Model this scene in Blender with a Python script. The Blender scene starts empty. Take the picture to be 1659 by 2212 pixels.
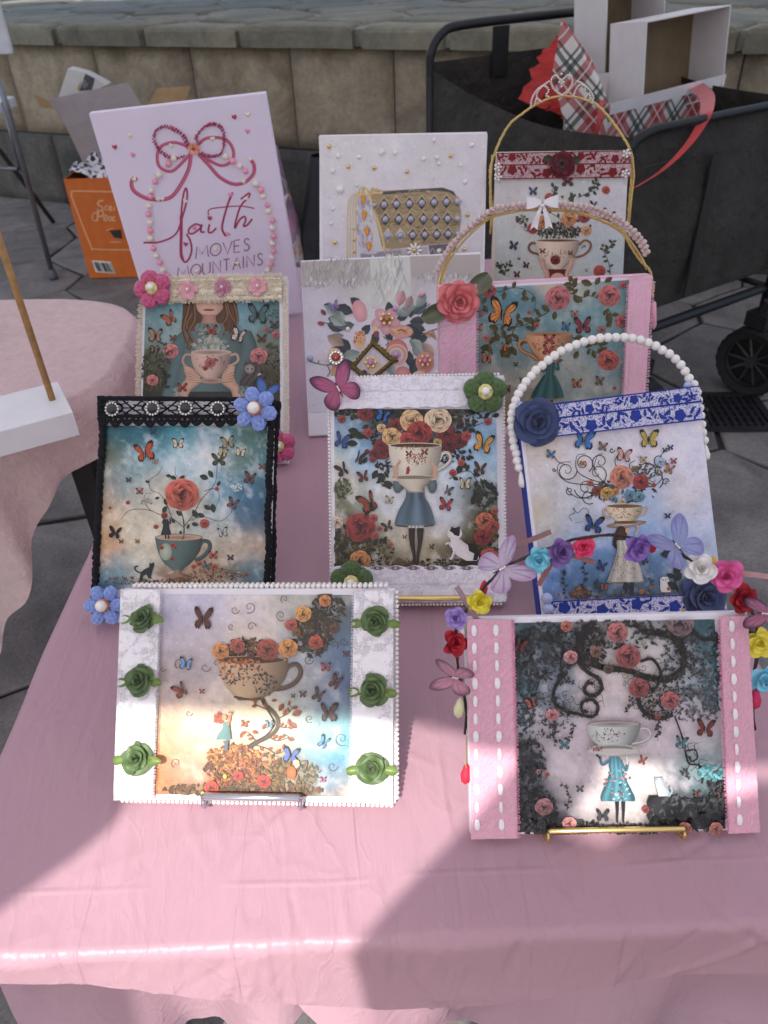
import bpy, bmesh, math, random
import numpy as np
from mathutils import Vector, Matrix
R_ = math.radians
random.seed(7)
scn = bpy.context.scene
COL = scn.collection

# ------------------------------------------------------------------ camera
CAM_H, PITCH, ROLL = 1.38, R_(37.0), R_(2.5)
FPX, PCX, PCY = 1661.0, 829.5, 1106.0            # lens in units of a 1659 x 2212 picture
c_f = np.array([0, math.cos(PITCH), -math.sin(PITCH)])
_u0 = np.array([0, math.sin(PITCH), math.cos(PITCH)]); _r0 = np.array([1.0, 0, 0])
c_r = _r0*math.cos(ROLL) - _u0*math.sin(ROLL)
c_u = _u0*math.cos(ROLL) + _r0*math.sin(ROLL)
c_o = np.array([0, 0, CAM_H])
cd = bpy.data.cameras.new('camera'); cam = bpy.data.objects.new('camera', cd); COL.objects.link(cam)
cd.sensor_fit = 'VERTICAL'; cd.sensor_height = 24.0; cd.lens = FPX/2212*24.0
cd.clip_start = 0.02; cd.clip_end = 200
M = Matrix(((c_r[0], c_u[0], -c_f[0], 0), (c_r[1], c_u[1], -c_f[1], 0), (c_r[2], c_u[2], -c_f[2], CAM_H), (0, 0, 0, 1)))
cam.matrix_world = M
cd.dof.use_dof = True; cd.dof.focus_distance = 0.86; cd.dof.aperture_fstop = 6.3
scn.camera = cam
# ------------------------------------------------------------------ world and sun
SUN_EL, SUN_AZ = R_(48.0), R_(17.6)              # light travels forward (+y), a little to the right
sund = np.array([math.sin(SUN_AZ)*math.cos(SUN_EL), math.cos(SUN_AZ)*math.cos(SUN_EL), -math.sin(SUN_EL)])
w = bpy.data.worlds.new('World'); scn.world = w; w.use_nodes = True
nt = w.node_tree; bg = nt.nodes['Background']
sky = nt.nodes.new('ShaderNodeTexSky'); sky.sky_type = 'NISHITA'; sky.sun_disc = False
sky.sun_elevation = SUN_EL; sky.sun_rotation = math.pi + SUN_AZ; sky.air_density = 1.0; sky.dust_density = 2.0
nt.links.new(sky.outputs[0], bg.inputs[0]); bg.inputs[1].default_value = 0.15
sl = bpy.data.lights.new('sun', 'SUN'); sl.energy = 3.0; sl.angle = R_(0.5); sl.color = (1.0, .95, .88)
so = bpy.data.objects.new('sun', sl); COL.objects.link(so)
so.rotation_euler = Vector(sund).to_track_quat('-Z', 'Y').to_euler()
scn.view_settings.view_transform = 'Standard'; scn.view_settings.look = 'None'
scn.view_settings.exposure = 0.70; scn.view_settings.gamma = 1.0; scn.view_settings.use_curve_mapping = False

# ------------------------------------------------------------------ pixel helpers
def ray(x, y): return c_f + c_r*(x-PCX)/FPX - c_u*(y-PCY)/FPX
def at_z(x, y, z): d = ray(x, y); return c_o + d*((z-CAM_H)/d[2])
def at_y(x, y, Y): d = ray(x, y); return c_o + d*(Y/d[1])
KSC = 1659/3024
def crop(ox, oy, s): return lambda x, y: ((ox+x/s)*KSC, (oy+y/s)*KSC)

# ------------------------------------------------------------------ colour and materials
def l1(c):
    c = c/255.0
    return c/12.92 if c <= .04045 else ((c+.055)/1.055)**2.4
def S(r, g, b): return (l1(r), l1(g), l1(b))
MATS = {}
def mat(name, col, rough=.55, metal=0.0, var=.12, vscale=18, bump=.0, bscale=250, spec=.5, sheen=0.0, trans=0.0, coat=0.0, gtrans=0.0, hue=None):
    if name in MATS: return MATS[name]
    m = bpy.data.materials.new(name); m.use_nodes = True; n = m.node_tree.nodes; L = m.node_tree.links
    b = n['Principled BSDF']; out = n['Material Output']
    tc = n.new('ShaderNodeTexCoord')
    nz = n.new('ShaderNodeTexNoise'); nz.inputs['Scale'].default_value = vscale; nz.inputs['Detail'].default_value = 5
    L.new(tc.outputs['Object'], nz.inputs['Vector'])
    mx = n.new('ShaderNodeMix'); mx.data_type = 'RGBA'
    c2 = hue if hue else tuple(max(0, c*(1-var*1.6)) for c in col)
    c1 = col if hue else tuple(min(1, c*(1+var)) for c in col)
    mx.inputs[6].default_value = (*c1, 1); mx.inputs[7].default_value = (*c2, 1)
    mr = n.new('ShaderNodeMapRange'); mr.inputs[1].default_value = .3; mr.inputs[2].default_value = .7
    L.new(nz.outputs[0], mr.inputs[0]); L.new(mr.outputs[0], mx.inputs[0]); L.new(mx.outputs[2], b.inputs['Base Color'])
    b.inputs['Roughness'].default_value = rough; b.inputs['Metallic'].default_value = metal
    b.inputs['Specular IOR Level'].default_value = spec
    if sheen: b.inputs['Sheen Weight'].default_value = sheen
    if coat: b.inputs['Coat Weight'].default_value = coat; b.inputs['Coat Roughness'].default_value = .08
    if gtrans: b.inputs['Transmission Weight'].default_value = gtrans
    if bump:
        n2 = n.new('ShaderNodeTexNoise'); n2.inputs['Scale'].default_value = bscale; n2.inputs['Detail'].default_value = 4
        L.new(tc.outputs['Object'], n2.inputs['Vector'])
        bp = n.new('ShaderNodeBump'); bp.inputs['Strength'].default_value = bump; bp.inputs['Distance'].default_value = .6/bscale
        L.new(n2.outputs[0], bp.inputs['Height']); L.new(bp.outputs[0], b.inputs['Normal'])
    if trans:
        t = n.new('ShaderNodeBsdfTranslucent'); L.new(mx.outputs[2], t.inputs[0])
        ms = n.new('ShaderNodeMixShader'); ms.inputs[0].default_value = trans
        L.new(b.outputs[0], ms.inputs[1]); L.new(t.outputs[0], ms.inputs[2]); L.new(ms.outputs[0], out.inputs[0])
    MATS[name] = m
    return m

def vcol_mat(name, rough=.42, grain=.10, gscale=900, trans=0.0, bump=.05, spec=.45):
    """colour from the mesh's own paint attribute, with paper grain"""
    if name in MATS: return MATS[name]
    m = bpy.data.materials.new(name); m.use_nodes = True; n = m.node_tree.nodes; L = m.node_tree.links
    b = n['Principled BSDF']; at = n.new('ShaderNodeAttribute'); at.attribute_name = 'paint'
    tc = n.new('ShaderNodeTexCoord'); nz = n.new('ShaderNodeTexNoise'); nz.inputs['Scale'].default_value = gscale; nz.inputs['Detail'].default_value = 6
    nz.inputs['Roughness'].default_value = .65
    L.new(tc.outputs['Object'], nz.inputs['Vector'])
    mr = n.new('ShaderNodeMapRange'); mr.inputs[1].default_value = .25; mr.inputs[2].default_value = .75
    mr.inputs[3].default_value = 1-grain*1.5; mr.inputs[4].default_value = 1+grain
    L.new(nz.outputs[0], mr.inputs[0])
    mu = n.new('ShaderNodeVectorMath'); mu.operation = 'SCALE'
    L.new(at.outputs['Color'], mu.inputs[0]); L.new(mr.outputs[0], mu.inputs['Scale']); L.new(mu.outputs[0], b.inputs['Base Color'])
    b.inputs['Roughness'].default_value = rough; b.inputs['Specular IOR Level'].default_value = spec
    if bump:
        bp = n.new('ShaderNodeBump'); bp.inputs['Strength'].default_value = bump; bp.inputs['Distance'].default_value = .0004
        L.new(nz.outputs[0], bp.inputs['Height']); L.new(bp.outputs[0], b.inputs['Normal'])
    if trans:
        t = n.new('ShaderNodeBsdfTranslucent'); L.new(mu.outputs[0], t.inputs[0])
        ms = n.new('ShaderNodeMixShader'); ms.inputs[0].default_value = trans
        L.new(b.outputs[0], ms.inputs[1]); L.new(t.outputs[0], ms.inputs[2]); L.new(ms.outputs[0], n['Material Output'].inputs[0])
    MATS[name] = m
    return m

# ------------------------------------------------------------------ mesh building
class MB:
    def __init__(s): s.v = []; s.f = []; s.c = None
    def add(s, vs, fs):
        o = len(s.v); s.v += [tuple(map(float, p)) for p in vs]; s.f += [tuple(i+o for i in f) for f in fs]; return o
    def box(s, x0, x1, y0, y1, z0, z1):
        s.add([(x0,y0,z0),(x1,y0,z0),(x1,y1,z0),(x0,y1,z0),(x0,y0,z1),(x1,y0,z1),(x1,y1,z1),(x0,y1,z1)],
              [(0,3,2,1),(4,5,6,7),(0,1,5,4),(1,2,6,5),(2,3,7,6),(3,0,4,7)])
    def grid(s, P):
        """P: list of rows of points"""
        nr, nc = len(P), len(P[0])
        s.add([p for row in P for p in row], [(i*nc+j, i*nc+j+1, (i+1)*nc+j+1, (i+1)*nc+j) for i in range(nr-1) for j in range(nc-1)])
    def tube(s, pts, r, n=6, closed=False, cap=True):
        pts = [Vector(p) for p in pts]; m = len(pts)
        if m < 2: return
        rr = r if isinstance(r, (list, tuple)) else [r]*m
        up = None; vs = []
        for i in range(m):
            a = pts[(i-1) % m] if (closed or i > 0) else pts[i]; b = pts[(i+1) % m] if (closed or i < m-1) else pts[i]
            t = (b-a)
            if t.length < 1e-9: t = Vector((0, 0, 1))
            t.normalize()
            if up is None:
                up = t.orthogonal().normalized()
            else:
                up = (up - t*up.dot(t))
                up = up.normalized() if up.length > 1e-6 else t.orthogonal().normalized()
            sd = t.cross(up)
            for k in range(n):
                an = 2*math.pi*k/n
                vs.append(pts[i] + up*(rr[i]*math.cos(an)) + sd*(rr[i]*math.sin(an)))
        fs = []
        for i in range(m if closed else m-1):
            j = (i+1) % m
            for k in range(n):
                k2 = (k+1) % n
                fs.append((i*n+k, i*n+k2, j*n+k2, j*n+k))
        if cap and not closed:
            fs.append(tuple(range(n))[::-1]); fs.append(tuple((m-1)*n+k for k in range(n)))
        s.add(vs, fs)
    def disc(s, c, r, n=12, z=None): ...
    def lathe(s, prof, n=16, c=(0,0,0)):
        vs = []; m = len(prof)
        for r, z in prof:
            for k in range(n):
                a = 2*math.pi*k/n; vs.append((c[0]+r*math.cos(a), c[1]+r*math.sin(a), c[2]+z))
        s.add(vs, [(i*n+k, i*n+(k+1) % n, (i+1)*n+(k+1) % n, (i+1)*n+k) for i in range(m-1) for k in range(n)])
    def mesh(s, name, smooth=False):
        me = bpy.data.meshes.new(name); me.from_pydata(s.v, [], s.f)
        if s.c is not None:
            a = me.color_attributes.new('paint', 'FLOAT_COLOR', 'POINT')
            arr = np.ones((len(s.v), 4), np.float32); arr[:, :3] = np.array(s.c, np.float32)[:, :3]
            a.data.foreach_set('color', arr.ravel())
        if smooth: me.polygons.foreach_set('use_smooth', [True]*len(me.polygons))
        me.update(); return me
def fixn(me):
    b = bmesh.new(); b.from_mesh(me); bmesh.ops.recalc_face_normals(b, faces=b.faces); b.to_mesh(me); b.free(); return me
def link(name, me, m=None, parent=None, loc=None, rot=None, sc=None, mw=None):
    o = bpy.data.objects.new(name, me); COL.objects.link(o)
    if m and me is not None and len(me.materials) == 0: me.materials.append(m)
    if parent: o.parent = parent
    if mw is not None: o.matrix_local = mw
    else:
        if loc is not None: o.location = loc
        if rot is not None: o.rotation_euler = rot
        if sc is not None: o.scale = sc if isinstance(sc, (tuple, list)) else (sc, sc, sc)
    return o
def build(mb, name, m, parent=None, smooth=False, fix=False, bev=0, **k):
    me = mb.mesh(name, smooth)
    if fix: fixn(me)
    if bev:
        b = bmesh.new(); b.from_mesh(me)
        bmesh.ops.bevel(b, geom=list(b.edges), offset=bev, segments=2, affect='EDGES', profile=.6); b.to_mesh(me); b.free()
    return link(name, me, m, parent, **k)
def tag(o, label=None, cat=None, group=None, kind=None):
    if label: o['label'] = label
    if cat: o['category'] = cat
    if group: o['group'] = group
    if kind: o['kind'] = kind
    return o
def empty(name, mw, label, cat, group=None):
    o = bpy.data.objects.new(name, None); COL.objects.link(o); o.matrix_world = mw; o.empty_display_size = .05
    return tag(o, label, cat, group)
def catmull(pts, n=6, closed=False):
    P = np.array(pts, float); m = len(P); out = []
    rng = range(m) if closed else range(m-1)
    for i in rng:
        p1, p2 = P[i], P[(i+1) % m]
        p0 = P[(i-1) % m] if (closed or i > 0) else 2*p1-p2
        p3 = P[(i+2) % m] if (closed or i < m-2) else 2*p2-p1
        for k in range(n):
            t = k/n
            out.append(.5*((2*p1)+(-p0+p2)*t+(2*p0-5*p1+4*p2-p3)*t*t+(-p0+3*p1-3*p2+p3)*t**3))
    if not closed: out.append(P[-1])
    return np.array(out)
# value noise
_rs = np.random.RandomState(11); _NT = _rs.rand(64, 64)
def vnoise(x, y, seed=0):
    x = np.asarray(x, float)+seed*17.31; y = np.asarray(y, float)+seed*9.77
    i = np.floor(x).astype(int); j = np.floor(y).astype(int); fx = x-i; fy = y-j
    fx = fx*fx*(3-2*fx); fy = fy*fy*(3-2*fy)
    a = _NT[i % 64, j % 64]; b = _NT[(i+1) % 64, j % 64]; c = _NT[i % 64, (j+1) % 64]; d = _NT[(i+1) % 64, (j+1) % 64]
    return (a*(1-fx)+b*fx)*(1-fy)+(c*(1-fx)+d*fx)*fy
def fbm(x, y, seed=0, oct=5, gain=.55):
    s = 0; a = 1; t = 0
    for k in range(oct):
        s = s+a*vnoise(x*2**k, y*2**k, seed+k*3); t += a; a *= gain
    return s/t

# ------------------------------------------------------------------ shared small pieces
def sphere_mesh(name, m, nu=12, nv=8):
    mb = MB(); vs = [(0, 0, -1)]
    for j in range(1, nv):
        t = math.pi*j/nv
        for k in range(nu): a = 2*math.pi*k/nu; vs.append((math.sin(t)*math.cos(a), math.sin(t)*math.sin(a), -math.cos(t)))
    vs.append((0, 0, 1)); fs = []
    for k in range(nu): fs.append((0, 1+(k+1) % nu, 1+k))
    for j in range(nv-2):
        for k in range(nu): fs.append((1+j*nu+k, 1+j*nu+(k+1) % nu, 1+(j+1)*nu+(k+1) % nu, 1+(j+1)*nu+k))
    last = len(vs)-1
    for k in range(nu): fs.append((last, 1+(nv-2)*nu+k, 1+(nv-2)*nu+(k+1) % nu))
    mb.add(vs, fs); me = mb.mesh(name, True); me.materials.append(m); return me
PEARL = mat('pearl_white', S(246, 242, 236), .13, var=.02, coat=.6, spec=.6)
PEARLB = mat('pearl_blue', S(176, 190, 226), .2, var=.02, coat=.6)
PEARLG = mat('pearl_grey', S(178, 182, 196), .18, metal=.25, var=.02, coat=.6)
PEARLP = mat('pearl_pink', S(240, 160, 182), .2, var=.02, coat=.6)
PEARLC = mat('pearl_cream', S(238, 226, 206), .25, var=.03, coat=.4)
PEARLL = mat('pearl_lilac', S(205, 170, 214), .2, var=.02, coat=.5)
GOLD = mat('gold_metal', S(236, 212, 142), .28, metal=1.0, var=.05)
GOLDW = mat('gold_wire', S(222, 184, 124), .36, metal=.9, var=.08)
SILVER = mat('silver_metal', S(196, 196, 204), .16, metal=1.0, var=.05)
CRYST = mat('rhinestone', S(232, 226, 216), .06, metal=.55, var=.25, vscale=900, coat=.8)
def pearl_m(m, _c={}):
    if m.name not in _c: _c[m.name] = sphere_mesh('pearl', m)
    return _c[m.name]
def gem_m(m, _c={}):
    """faceted bead"""
    if m.name not in _c:
        mb = MB(); mb.lathe([(0.02, -.8), (.7, -.6), (1, 0), (.7, .6), (.02, .8)], 8); me = mb.mesh('bead'); me.materials.append(m); _c[m.name] = me
    return _c[m.name]
def pearl(parent, x, y, z, r, m=PEARL, name='pearl', flat=1.0):
    return link(name, pearl_m(m), None, parent, loc=(x, y, z), sc=(r, r, r*flat))
# ================================================================== the setting
def stone_mat(name, a, b, scale=6, bump=.6, bscale=60, rough=.85, speck=.25):
    m = bpy.data.materials.new(name); m.use_nodes = True; n = m.node_tree.nodes; L = m.node_tree.links
    bs = n['Principled BSDF']; bs.inputs['Roughness'].default_value = rough
    tc = n.new('ShaderNodeTexCoord'); oi = n.new('ShaderNodeObjectInfo')
    ad = n.new('ShaderNodeVectorMath'); ad.operation = 'MULTIPLY_ADD'
    L.new(oi.outputs['Random'], ad.inputs[0]); ad.inputs[1].default_value = (13, 7, 5); L.new(tc.outputs['Object'], ad.inputs[2])
    nz = n.new('ShaderNodeTexNoise'); nz.inputs['Scale'].default_value = scale; nz.inputs['Detail'].default_value = 9; nz.inputs['Roughness'].default_value = .62; nz.inputs['Distortion'].default_value = .8
    L.new(ad.outputs[0], nz.inputs['Vector'])
    n2 = n.new('ShaderNodeTexNoise'); n2.inputs['Scale'].default_value = bscale; n2.inputs['Detail'].default_value = 8; n2.inputs['Roughness'].default_value = .7
    L.new(ad.outputs[0], n2.inputs['Vector'])
    rp = n.new('ShaderNodeMapRange'); rp.inputs[1].default_value = .32; rp.inputs[2].default_value = .68; L.new(nz.outputs[0], rp.inputs[0])
    mx = n.new('ShaderNodeMix'); mx.data_type = 'RGBA'; mx.inputs[6].default_value = (*a, 1); mx.inputs[7].default_value = (*b, 1); L.new(rp.outputs[0], mx.inputs[0])
    r2 = n.new('ShaderNodeMapRange'); r2.inputs[1].default_value = .3; r2.inputs[2].default_value = .7; r2.inputs[3].default_value = 1-speck; r2.inputs[4].default_value = 1+speck; L.new(n2.outputs[0], r2.inputs[0])
    rr = n.new('ShaderNodeMapRange'); rr.inputs[3].default_value = .78; rr.inputs[4].default_value = 1.2; L.new(oi.outputs['Random'], rr.inputs[0])
    mm = n.new('ShaderNodeMath'); mm.operation = 'MULTIPLY'; L.new(r2.outputs[0], mm.inputs[0]); L.new(rr.outputs[0], mm.inputs[1])
    sc = n.new('ShaderNodeVectorMath'); sc.operation = 'SCALE'; L.new(mx.outputs[2], sc.inputs[0]); L.new(mm.outputs[0], sc.inputs['Scale']); L.new(sc.outputs[0], bs.inputs['Base Color'])
    ml = n.new('ShaderNodeMath'); ml.operation = 'ADD'; L.new(nz.outputs[0], ml.inputs[0]); L.new(n2.outputs[0], ml.inputs[1])
    bp = n.new('ShaderNodeBump'); bp.inputs['Strength'].default_value = bump; bp.inputs['Distance'].default_value = .012; L.new(ml.outputs[0], bp.inputs['Height']); L.new(bp.outputs[0], bs.inputs['Normal'])
    return m
FLAG = stone_mat('flagstone', S(142, 137, 132), S(104, 100, 98), 5, .35, 110, .8, .3)
GROUT = stone_mat('paving_grout', S(66, 63, 62), S(48, 46, 46), 20, .5, 160)
SAND = stone_mat('sandstone', S(176, 163, 140), S(130, 117, 98), 4.5, 1.0, 40, .85, .18)
KERB = stone_mat('dark_kerb_stone', S(100, 97, 91), S(68, 67, 64), 4, .9, 40)
CAPM = stone_mat('slate_cap', S(142, 136, 116), S(104, 104, 92), 3, .8, 30, .75, .18)
MORT = stone_mat('pale_mortar', S(164, 160, 146), S(132, 130, 120), 14, .6, 70)

mb = MB(); mb.add([(-60, -60, -.014), (60, -60, -.014), (60, 60, -.014), (-60, 60, -.014)], [(0, 1, 2, 3)])
ground = tag(build(mb, 'ground', GROUT), kind='structure')
def clip(poly, nx, ny, d):
    out = []; m = len(poly)
    for i in range(m):
        a, b = poly[i], poly[(i+1) % m]; da = a[0]*nx+a[1]*ny-d; db = b[0]*nx+b[1]*ny-d
        if da <= 0: out.append(a)
        if (da < 0 < db) or (db < 0 < da):
            t = da/(da-db); out.append((a[0]+(b[0]-a[0])*t, a[1]+(b[1]-a[1])*t))
    return out
def voronoi(x0, x1, y0, y1, cx, cy, jit, gap, rng, shift=True):
    seeds = []; r = 0; y = y0
    while y < y1+cy:
        x = x0 - (cx/2 if (shift and r % 2) else 0)
        while x < x1+cx:
            seeds.append((x+rng.uniform(-jit, jit)*cx, y+rng.uniform(-jit, jit)*cy)); x += cx
        y += cy; r += 1
    cells = []
    for i, s in enumerate(seeds):
        p = [(x0, y0), (x1, y0), (x1, y1), (x0, y1)]
        for j, q in enumerate(seeds):
            if i == j: continue
            dx, dy = q[0]-s[0], q[1]-s[1]; dl = math.hypot(dx, dy)
            if dl > 3*max(cx, cy): continue
            nx, ny = dx/dl, dy/dl
            p = clip(p, nx, ny, (s[0]+q[0])/2*nx+(s[1]+q[1])/2*ny-gap/2)
            if len(p) < 3: break
        if len(p) >= 3: cells.append(p)
    return cells
def slab(mb, p, z0, z1, ch, rng=None, rough=0.0):
    """stone of polygonal outline with a worn edge and a rough outline"""
    q = []
    m = len(p)
    for i in range(m):
        a, b = p[i], p[(i+1) % m]; L = math.hypot(b[0]-a[0], b[1]-a[1]); k = max(1, int(L/.12)) if rough else 1
        for j in range(k):
            t = j/k; jx = rng.uniform(-rough, rough) if rough else 0; jy = rng.uniform(-rough, rough) if rough else 0
            q.append((a[0]+(b[0]-a[0])*t+jx, a[1]+(b[1]-a[1])*t+jy))
    cx = sum(a[0] for a in q)/len(q); cy = sum(a[1] for a in q)/len(q); n = len(q)
    def ins(d):
        o = []
        for x, y in q:
            l = math.hypot(x-cx, y-cy) or 1; o.append((x-(x-cx)/l*d, y-(y-cy)/l*d))
        return o
    rings = [(q, z0), (q, z1-ch), (ins(ch*.5), z1-ch*.3), (ins(ch*1.6), z1)]
    vs = [(x, y, z) for rg, z in rings for x, y in rg]; fs = []
    for r in range(3):
        for i in range(n): fs.append((r*n+i, r*n+(i+1) % n, (r+1)*n+(i+1) % n, (r+1)*n+i))
    vs.append((cx, cy, z1)); c = len(vs)-1
    for i in range(n): fs.append((3*n+i, 3*n+(i+1) % n, c))
    mb.add(vs, fs)
rng = random.Random(3)
rot = R_(-14)
for p in voronoi(-4.2, 4.2, -1.6, 6.2, .74, .50, .20, .018, rng):
    q = [(x*math.cos(rot)-y*math.sin(rot), x*math.sin(rot)+y*math.cos(rot)) for x, y in p]
    cx = sum(a[0] for a in q)/len(q); cy = sum(a[1] for a in q)/len(q)
    if cy < -.6 or cy > 6.6 or abs(cx) > 3.2: continue
    mb = MB(); slab(mb, [(x-cx, y-cy) for x, y in q], -.013, rng.uniform(-.002, .002), .006, rng, .006)
    build(mb, 'flagstone', FLAG, ground, loc=(cx, cy, 0))
# drain grate set in the paving
GR = mat('cast_iron', S(46, 46, 50), .6, metal=.4, var=.2)
gp = at_z(1555, 888, 0.006)
gr = empty('drain_grate', Matrix.Translation((gp[0], gp[1], .006)) @ Matrix.Rotation(R_(-4), 4, 'Z'), 'dark iron drain grate set flush in the grey paving', 'drain')
mb = MB()
for a in (-1, 1):
    mb.box(-.15, .15, a*.12-.012, a*.12+.012, -.004, .004); mb.box(a*.15-.012, a*.15+.012, -.107, .107, -.0045, .0045)
build(mb, 'frame', GR, gr)
for k in range(11):
    mb = MB(); x = -.125+k*.025; mb.box(x-.006, x+.006, -.108, .108, -.006, .002); build(mb, 'bar', GR, gr)
for k in range(5):
    mb = MB(); y = -.08+k*.04; mb.box(-.138, .138, y-.005, y+.005, -.008, -.001); build(mb, 'bar', GR, gr)
mb = MB(); mb.add([(-.15, -.12, -.0045), (.15, -.12, -.0045), (.15, .12, -.0045), (-.15, .12, -.0045)], [(0, 1, 2, 3)]); build(mb, 'pit_shade', mat('shade_black', (.004, .004, .004), .9), gr)  # flat near-black sheet standing in for the shade under the bars

# ---- stone wall behind
WY = R_(-25); WB = at_z(0, 425, 0)
wallM = Matrix.Translation(Vector(WB)) @ Matrix.Rotation(WY, 4, 'Z')
wall = empty('stone_wall', wallM, 'long planter wall of tan stone blocks with a grey slate cap', 'wall')
wn = np.array([-math.sin(WY), math.cos(WY), 0]); we = np.array([math.cos(WY), math.sin(WY), 0])
def wallx(x, y):
    d = ray(x, y); t = ((WB-c_o) @ wn)/(d @ wn); return float((c_o+d*t-WB) @ we)
js = [wallx(*p) for p in [(37, 212), (202, 130), (415, 165), (632, 212), (850, 195)]]
js = [js[0]-1.75, js[0]-1.15, js[0]-.55]+js+[js[-1]+.5+.56*k for k in range(6)]
def rough_block(mb, x0, x1, y0, y1, z0, z1, rng, amp=.008, ch=.012):
    nx = max(4, int((x1-x0)/.07)); nz = max(4, int((z1-z0)/.07)); P = []
    for j in range(nz+1):
        row = []
        for i in range(nx+1):
            u = i/nx; v = j/nz; x = x0+(x1-x0)*u; z = z0+(z1-z0)*v
            e = min(u*(x1-x0), (1-u)*(x1-x0), v*(z1-z0), (1-v)*(z1-z0))
            y = y0 + (ch*(1-min(1, e/.02)) if e < .02 else 0) - rng.random()*amp*min(1, e/.05)
            row.append((x, y, z))
        P.append(row)
    mb.grid(P)
    a = nx+1; base = len(mb.v)-(nx+1)*(nz+1)
    idx = [base+i for i in range(nx+1)]+[base+j*a+nx for j in range(1, nz+1)]+[base+nz*a+i for i in range(nx-1, -1, -1)]+[base+j*a for j in range(nz-1, 0, -1)]
    o = len(mb.v); mb.v += [(mb.v[i][0], y1, mb.v[i][2]) for i in idx]; m = len(idx)
    mb.f += [(idx[(k+1) % m], idx[k], o+k, o+(k+1) % m) for k in range(m)]
for a, b in zip(js[:-1], js[1:]):
    mb = MB(); rough_block(mb, a+.004, b-.004, 0, .2, .432, .918, rng, .020); build(mb, 'stone_block', SAND, wall, smooth=True)
x = js[0]
while x < js[-1]:
    mb = MB(); rough_block(mb, x+.004, x+.97, -.012, .2, -.01, .422, rng, .006); build(mb, 'kerb_block', KERB, wall, smooth=True); x += .975
mb = MB(); mb.box(js[0], js[-1], .018, .24, -.01, .93); build(mb, 'mortar_core', GROUT, wall)
mb = MB(); mb.box(js[0], js[-1], -.045, 3.0, .93, 1.004); build(mb, 'cap_bed', MORT, wall)
for p in voronoi(js[0], js[-1], -.085, 3.0, .62, .46, .3, .05, rng):
    cx = sum(a[0] for a in p)/len(p); cy = sum(a[1] for a in p)/len(p)
    mb = MB(); fr = min(a[1] for a in p) < -.05
    slab(mb, [(x-cx, y-cy) for x, y in p], -.075 if fr else -.02, .02+rng.uniform(-.004, .006), .022, rng, .012)
    build(mb, 'cap_stone', CAPM, wall, loc=(cx, cy, 1.0), smooth=False)

# ---- market canopy overhead: it shades the stall; the sun comes in under its front edge
CY0, CZ = -.80, 2.30
canvasM = mat('canopy_fabric', S(236, 232, 236), .8, var=.04, trans=.34)
can = empty('market_canopy', Matrix.Translation((0, 2.0, 0)), 'unseen white fabric market canopy over the stall with added shade sheets in front', 'canopy')
CX0, CX1, CY1 = -3.7, 3.3, 6.4
mb = MB()
P = []
for j in range(9):
    y = CY0+(CY1-CY0)*j/8
    P.append([(x, y-2.0, CZ+.5*(1-abs(j-4)/4)*(1-abs(i-4)/4)) for i, x in enumerate([CX0+(CX1-CX0)*k/8 for k in range(9)])])
mb.grid(P); build(mb, 'roof', canvasM, can)
for x in (CX0+.03, CX1-.03):
    for y in (CY0+.03, 4.4 if x < 0 else 2.3):
        mb = MB(); mb.box(x-.02, x+.02, y-.02-2, y+.02-2, 0, CZ-.005); build(mb, 'pole', mat('canopy_pole', S(210, 210, 212), .4, metal=.6), can)
def back(p, Y=CY0):
    p = np.array(p); t = (p[1]-Y)/sund[1]; q = p-sund*t; return float(q[0]), float(q[2])
TZ = .742
PN = dict(
 faith=(-0.3099, 1.5402, 0.7404, 0.0042, -0.014, 0.0633, 0.3184, 0.411),
 purse=(0.0445, 1.3411, 0.7410, -0.0838, 0.5474, -0.0065, 0.309, 0.4011),
 tiara=(0.3382, 1.4122, 0.7544, -0.1461, 0.1652, 0.004, 0.2351, 0.3087),
 flower=(0.0356, 1.0565, 0.7440, 0.0422, 0.8198, -0.0111, 0.3001, 0.3015),
 pinklace=(0.241, 0.995, 0.767, 0.0472, 0.2727, -0.0085, 0.3025, 0.2234),
 cream=(-0.2535, 0.9823, 0.745, -0.0903, 0.637, 0.0119, 0.2235, 0.2811),
 black=(-0.2422, 0.6421, 0.7447, -0.1074, 0.6615, -0.0018, 0.2093, 0.2625),
 center=(0.0356, 0.6557, 0.7495, -0.0549, 0.6436, 0.0023, 0.205, 0.2656),
 blue=(0.275, 0.6127, 0.7504, 0.1304, 0.6025, 0.0088, 0.2075, 0.2515),
 green=(-0.1302, 0.4062, 0.7481, -0.078, 0.7535, 0.0098, 0.2596, 0.195),
 pink=(0.1874, 0.3622, 0.7458, -0.0114, 0.6738, -0.0127, 0.2484, 0.1897))
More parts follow.
